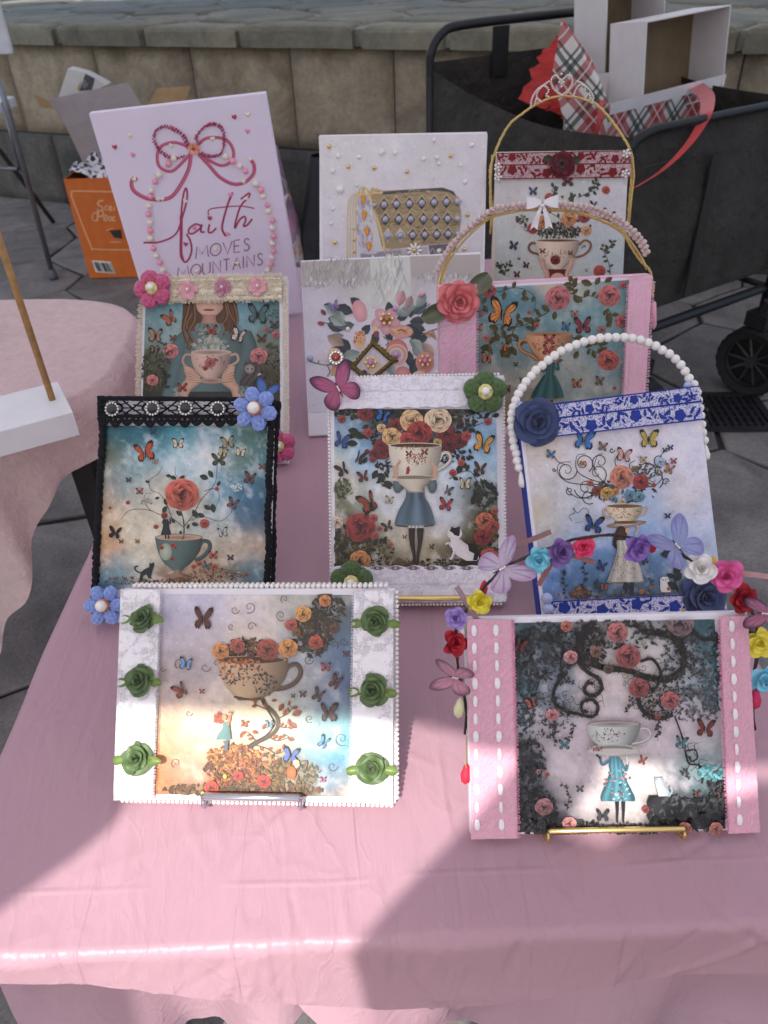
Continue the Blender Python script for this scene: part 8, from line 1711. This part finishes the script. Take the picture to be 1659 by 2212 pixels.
# faith
scr([(620,1048),(690,1045),(760,1010),(790,930),(808,860),(806,815),(795,830),(785,900),(783,1000),(782,1090),(795,1130),(815,1120),(828,1080),(822,1040),(806,1010)], 8); scr([(783,930),(783,1000),(782,1090),(790,1122)], 13)
scr([(868,975),(845,968),(820,985),(815,1005),(835,1008),(865,985),(872,970),(868,1000),(885,1002)], 8); scr([(905,968),(900,1000),(915,1003),(935,985)], 8)
scr([(1005,830),(985,880),(965,950),(960,990),(975,1020)], 9); scr([(900,930),(905,905),(960,895),(1040,890),(1100,900)], 5); scr([(1040,860),(1075,835),(1075,850),(1040,890),(1020,950),(1015,985),(1035,950),(1055,935),(1062,950),(1052,975),(1068,972),(1090,945)], 8)
A.ell(907,943,9,8,sc_)
thn = (150, 84, 130)
def caps(txt, x, y, h, w, gap, slope):
    G = {'M': [[(0,1),(.12,0),(.5,.7),(.88,0),(1,1)]], 'O': [[(.5+.5*math.cos(t), .5+.5*math.sin(t)) for t in np.linspace(0, 2*math.pi, 21)]], 'V': [[(0,0),(.5,1),(1,0)]], 'E': [[(.75,0),(0,0),(0,1),(.75,1)],[(0,.48),(.65,.48)]], 'S': [[(.75,.14),(.5,0),(.2,.05),(.12,.25),(.35,.45),(.65,.58),(.75,.8),(.5,1),(.2,.98),(.05,.85)]], 'U': [[(0,0),(0,.7),(.15,.95),(.42,1),(.7,.95),(.84,.7),(.84,0)]], 'N': [[(0,1),(0,0),(.85,1),(.85,0)]], 'T': [[(0,0),(.8,0)],[(.4,0),(.4,1)]], 'A': [[(0,1),(.45,0),(.9,1)],[(.18,.62),(.72,.62)]], 'I': [[(.1,0),(.1,1)]]}
    WD = {'M': 1.25, 'O': 1.05, 'I': .2, 'E': .75, 'S': .72, 'T': .8}
    for ch in txt:
        ww = w*WD.get(ch, .9)
        for st in G[ch]:
            q = [(x+ww*(px if ch != 'I' else px*1)+.10*h*(py-1)*0, y+h*py-slope*(x+ww*px)) for px, py in st]; A.line(q, 4.5, thn, 0, cv=(ch in 'SU'), n=4, flat=True)
        x += ww+gap
caps('MOVES', 845, 1201, 52, 44.5, 8, .16); caps('MOUNTAINS', 765, 1286, 50, 42, 7, .17)
A.done(e)
RGL = mat('pink_glitter_bead', S(178, 44, 96), .2, var=.4, vscale=600, coat=.6)
for pts in ([(815,635),(795,590),(760,560),(720,545),(690,550),(668,575),(668,605),(685,640),(715,668),(760,682),(800,672)], [(860,620),(850,590),(870,560),(895,540),(925,535),(955,550),(968,580),(968,620),(960,655),(930,672),(895,672),(870,660)]):
    Q = catmull([P.loc(*k1(x, y)) for x, y in pts], 8); d = np.r_[0, np.cumsum(np.hypot(*np.diff(Q, axis=0).T))]
    for s in np.arange(0, d[-1], .0052):
        for w_ in (-1, 1): link('glitter_bead', gem_m(RGL), None, e, loc=(float(np.interp(s, d, Q[:, 0]))+w_*.0015+random.uniform(-.001, .001), float(np.interp(s, d, Q[:, 1]))+w_*.0012, .003), sc=random.uniform(.0016, .0027), rot=(random.random()*3, random.random()*3, 0))
lp = [(752,685),(727,708),(688,755),(670,784),(655,824),(650,848),(644,890),(641,925),(647,962),(648,996),(650,1030),(662,1073),(675,1105),(690,1135),(706,1165),(724,1190)]; rp = [(975,676),(1006,696),(1036,717),(1060,740),(1104,794),(1127,820),(1137,848),(1154,885),(1159,912),(1177,952),(1177,985),(1182,1020),(1177,1052),(1182,1085),(1177,1113),(1172,1143),(1157,1168)]
for i, (x, y) in enumerate(lp+rp): lx, ly = P.loc(*k1(x, y), .003); pearl(e, lx, ly, .003, .0060*random.uniform(.85, 1.1), PEARLP if i % 2 else PEARLC)
HRT = {}
def heart(x, y, c, s=.0048):
    if c not in HRT:
        mb = MB(); n = 20; o = [(.0625*16*math.sin(t)**3, .0625*(13*math.cos(t)-5*math.cos(2*t)-2*math.cos(3*t)-math.cos(4*t))) for t in np.linspace(0, 2*math.pi, n, endpoint=False)]
        mb.add([(a, b, 0) for a, b in o]+[(a*.75, b*.75, .5) for a, b in o]+[(0, 0, .6)], [(i, (i+1) % n, n+(i+1) % n, n+i) for i in range(n)]+[(n+i, n+(i+1) % n, 2*n) for i in range(n)])
        me = mb.mesh('heart_bead', True); me.materials.append(mat('heart_%d_%d_%d' % c, S(*c), .35, coat=.4)); HRT[c] = me
    lx, ly = P.loc(*k1(x, y), .002); link('heart_bead', HRT[c], None, e, loc=(lx, ly, .0006), sc=s, rot=(0, 0, random.uniform(-.6, .6)))
CR, PK2, RD = (244,236,210), (238,150,190), (190,50,90)
for x, y, c in ((495,636,RD),(559,586,CR),(573,670,PK2),(1012,506,RD),(1071,495,CR),(1069,567,PK2),(580,774,CR),(682,862,CR),(800,870,CR),(995,842,PK2),(1064,858,CR),(906,943,RD),(838,986,PK2),(983,1012,PK2),(802,1056,RD),(932,1078,CR),(1025,1138,CR),(850,1172,CR),(740,630,CR),(740,555,PK2),(918,600,CR),(1080,688,CR),(1052,785,CR),(700,860,CR),(900,540,PK2)): heart(x, y, c)
lx, ly = P.loc(*k1(838, 643), .004); rose3d(e, lx, ly, .002, .0125, mat('peach_rose', S(240, 176, 150), .5, var=.05), [(5, .3, .6, .5, 70, .1), (4, .2, .5, .4, 40, .15)], 'resin_rose', seed=2)
easel('faith', GOLDW, 'gold wire easel behind the script lettered canvas')
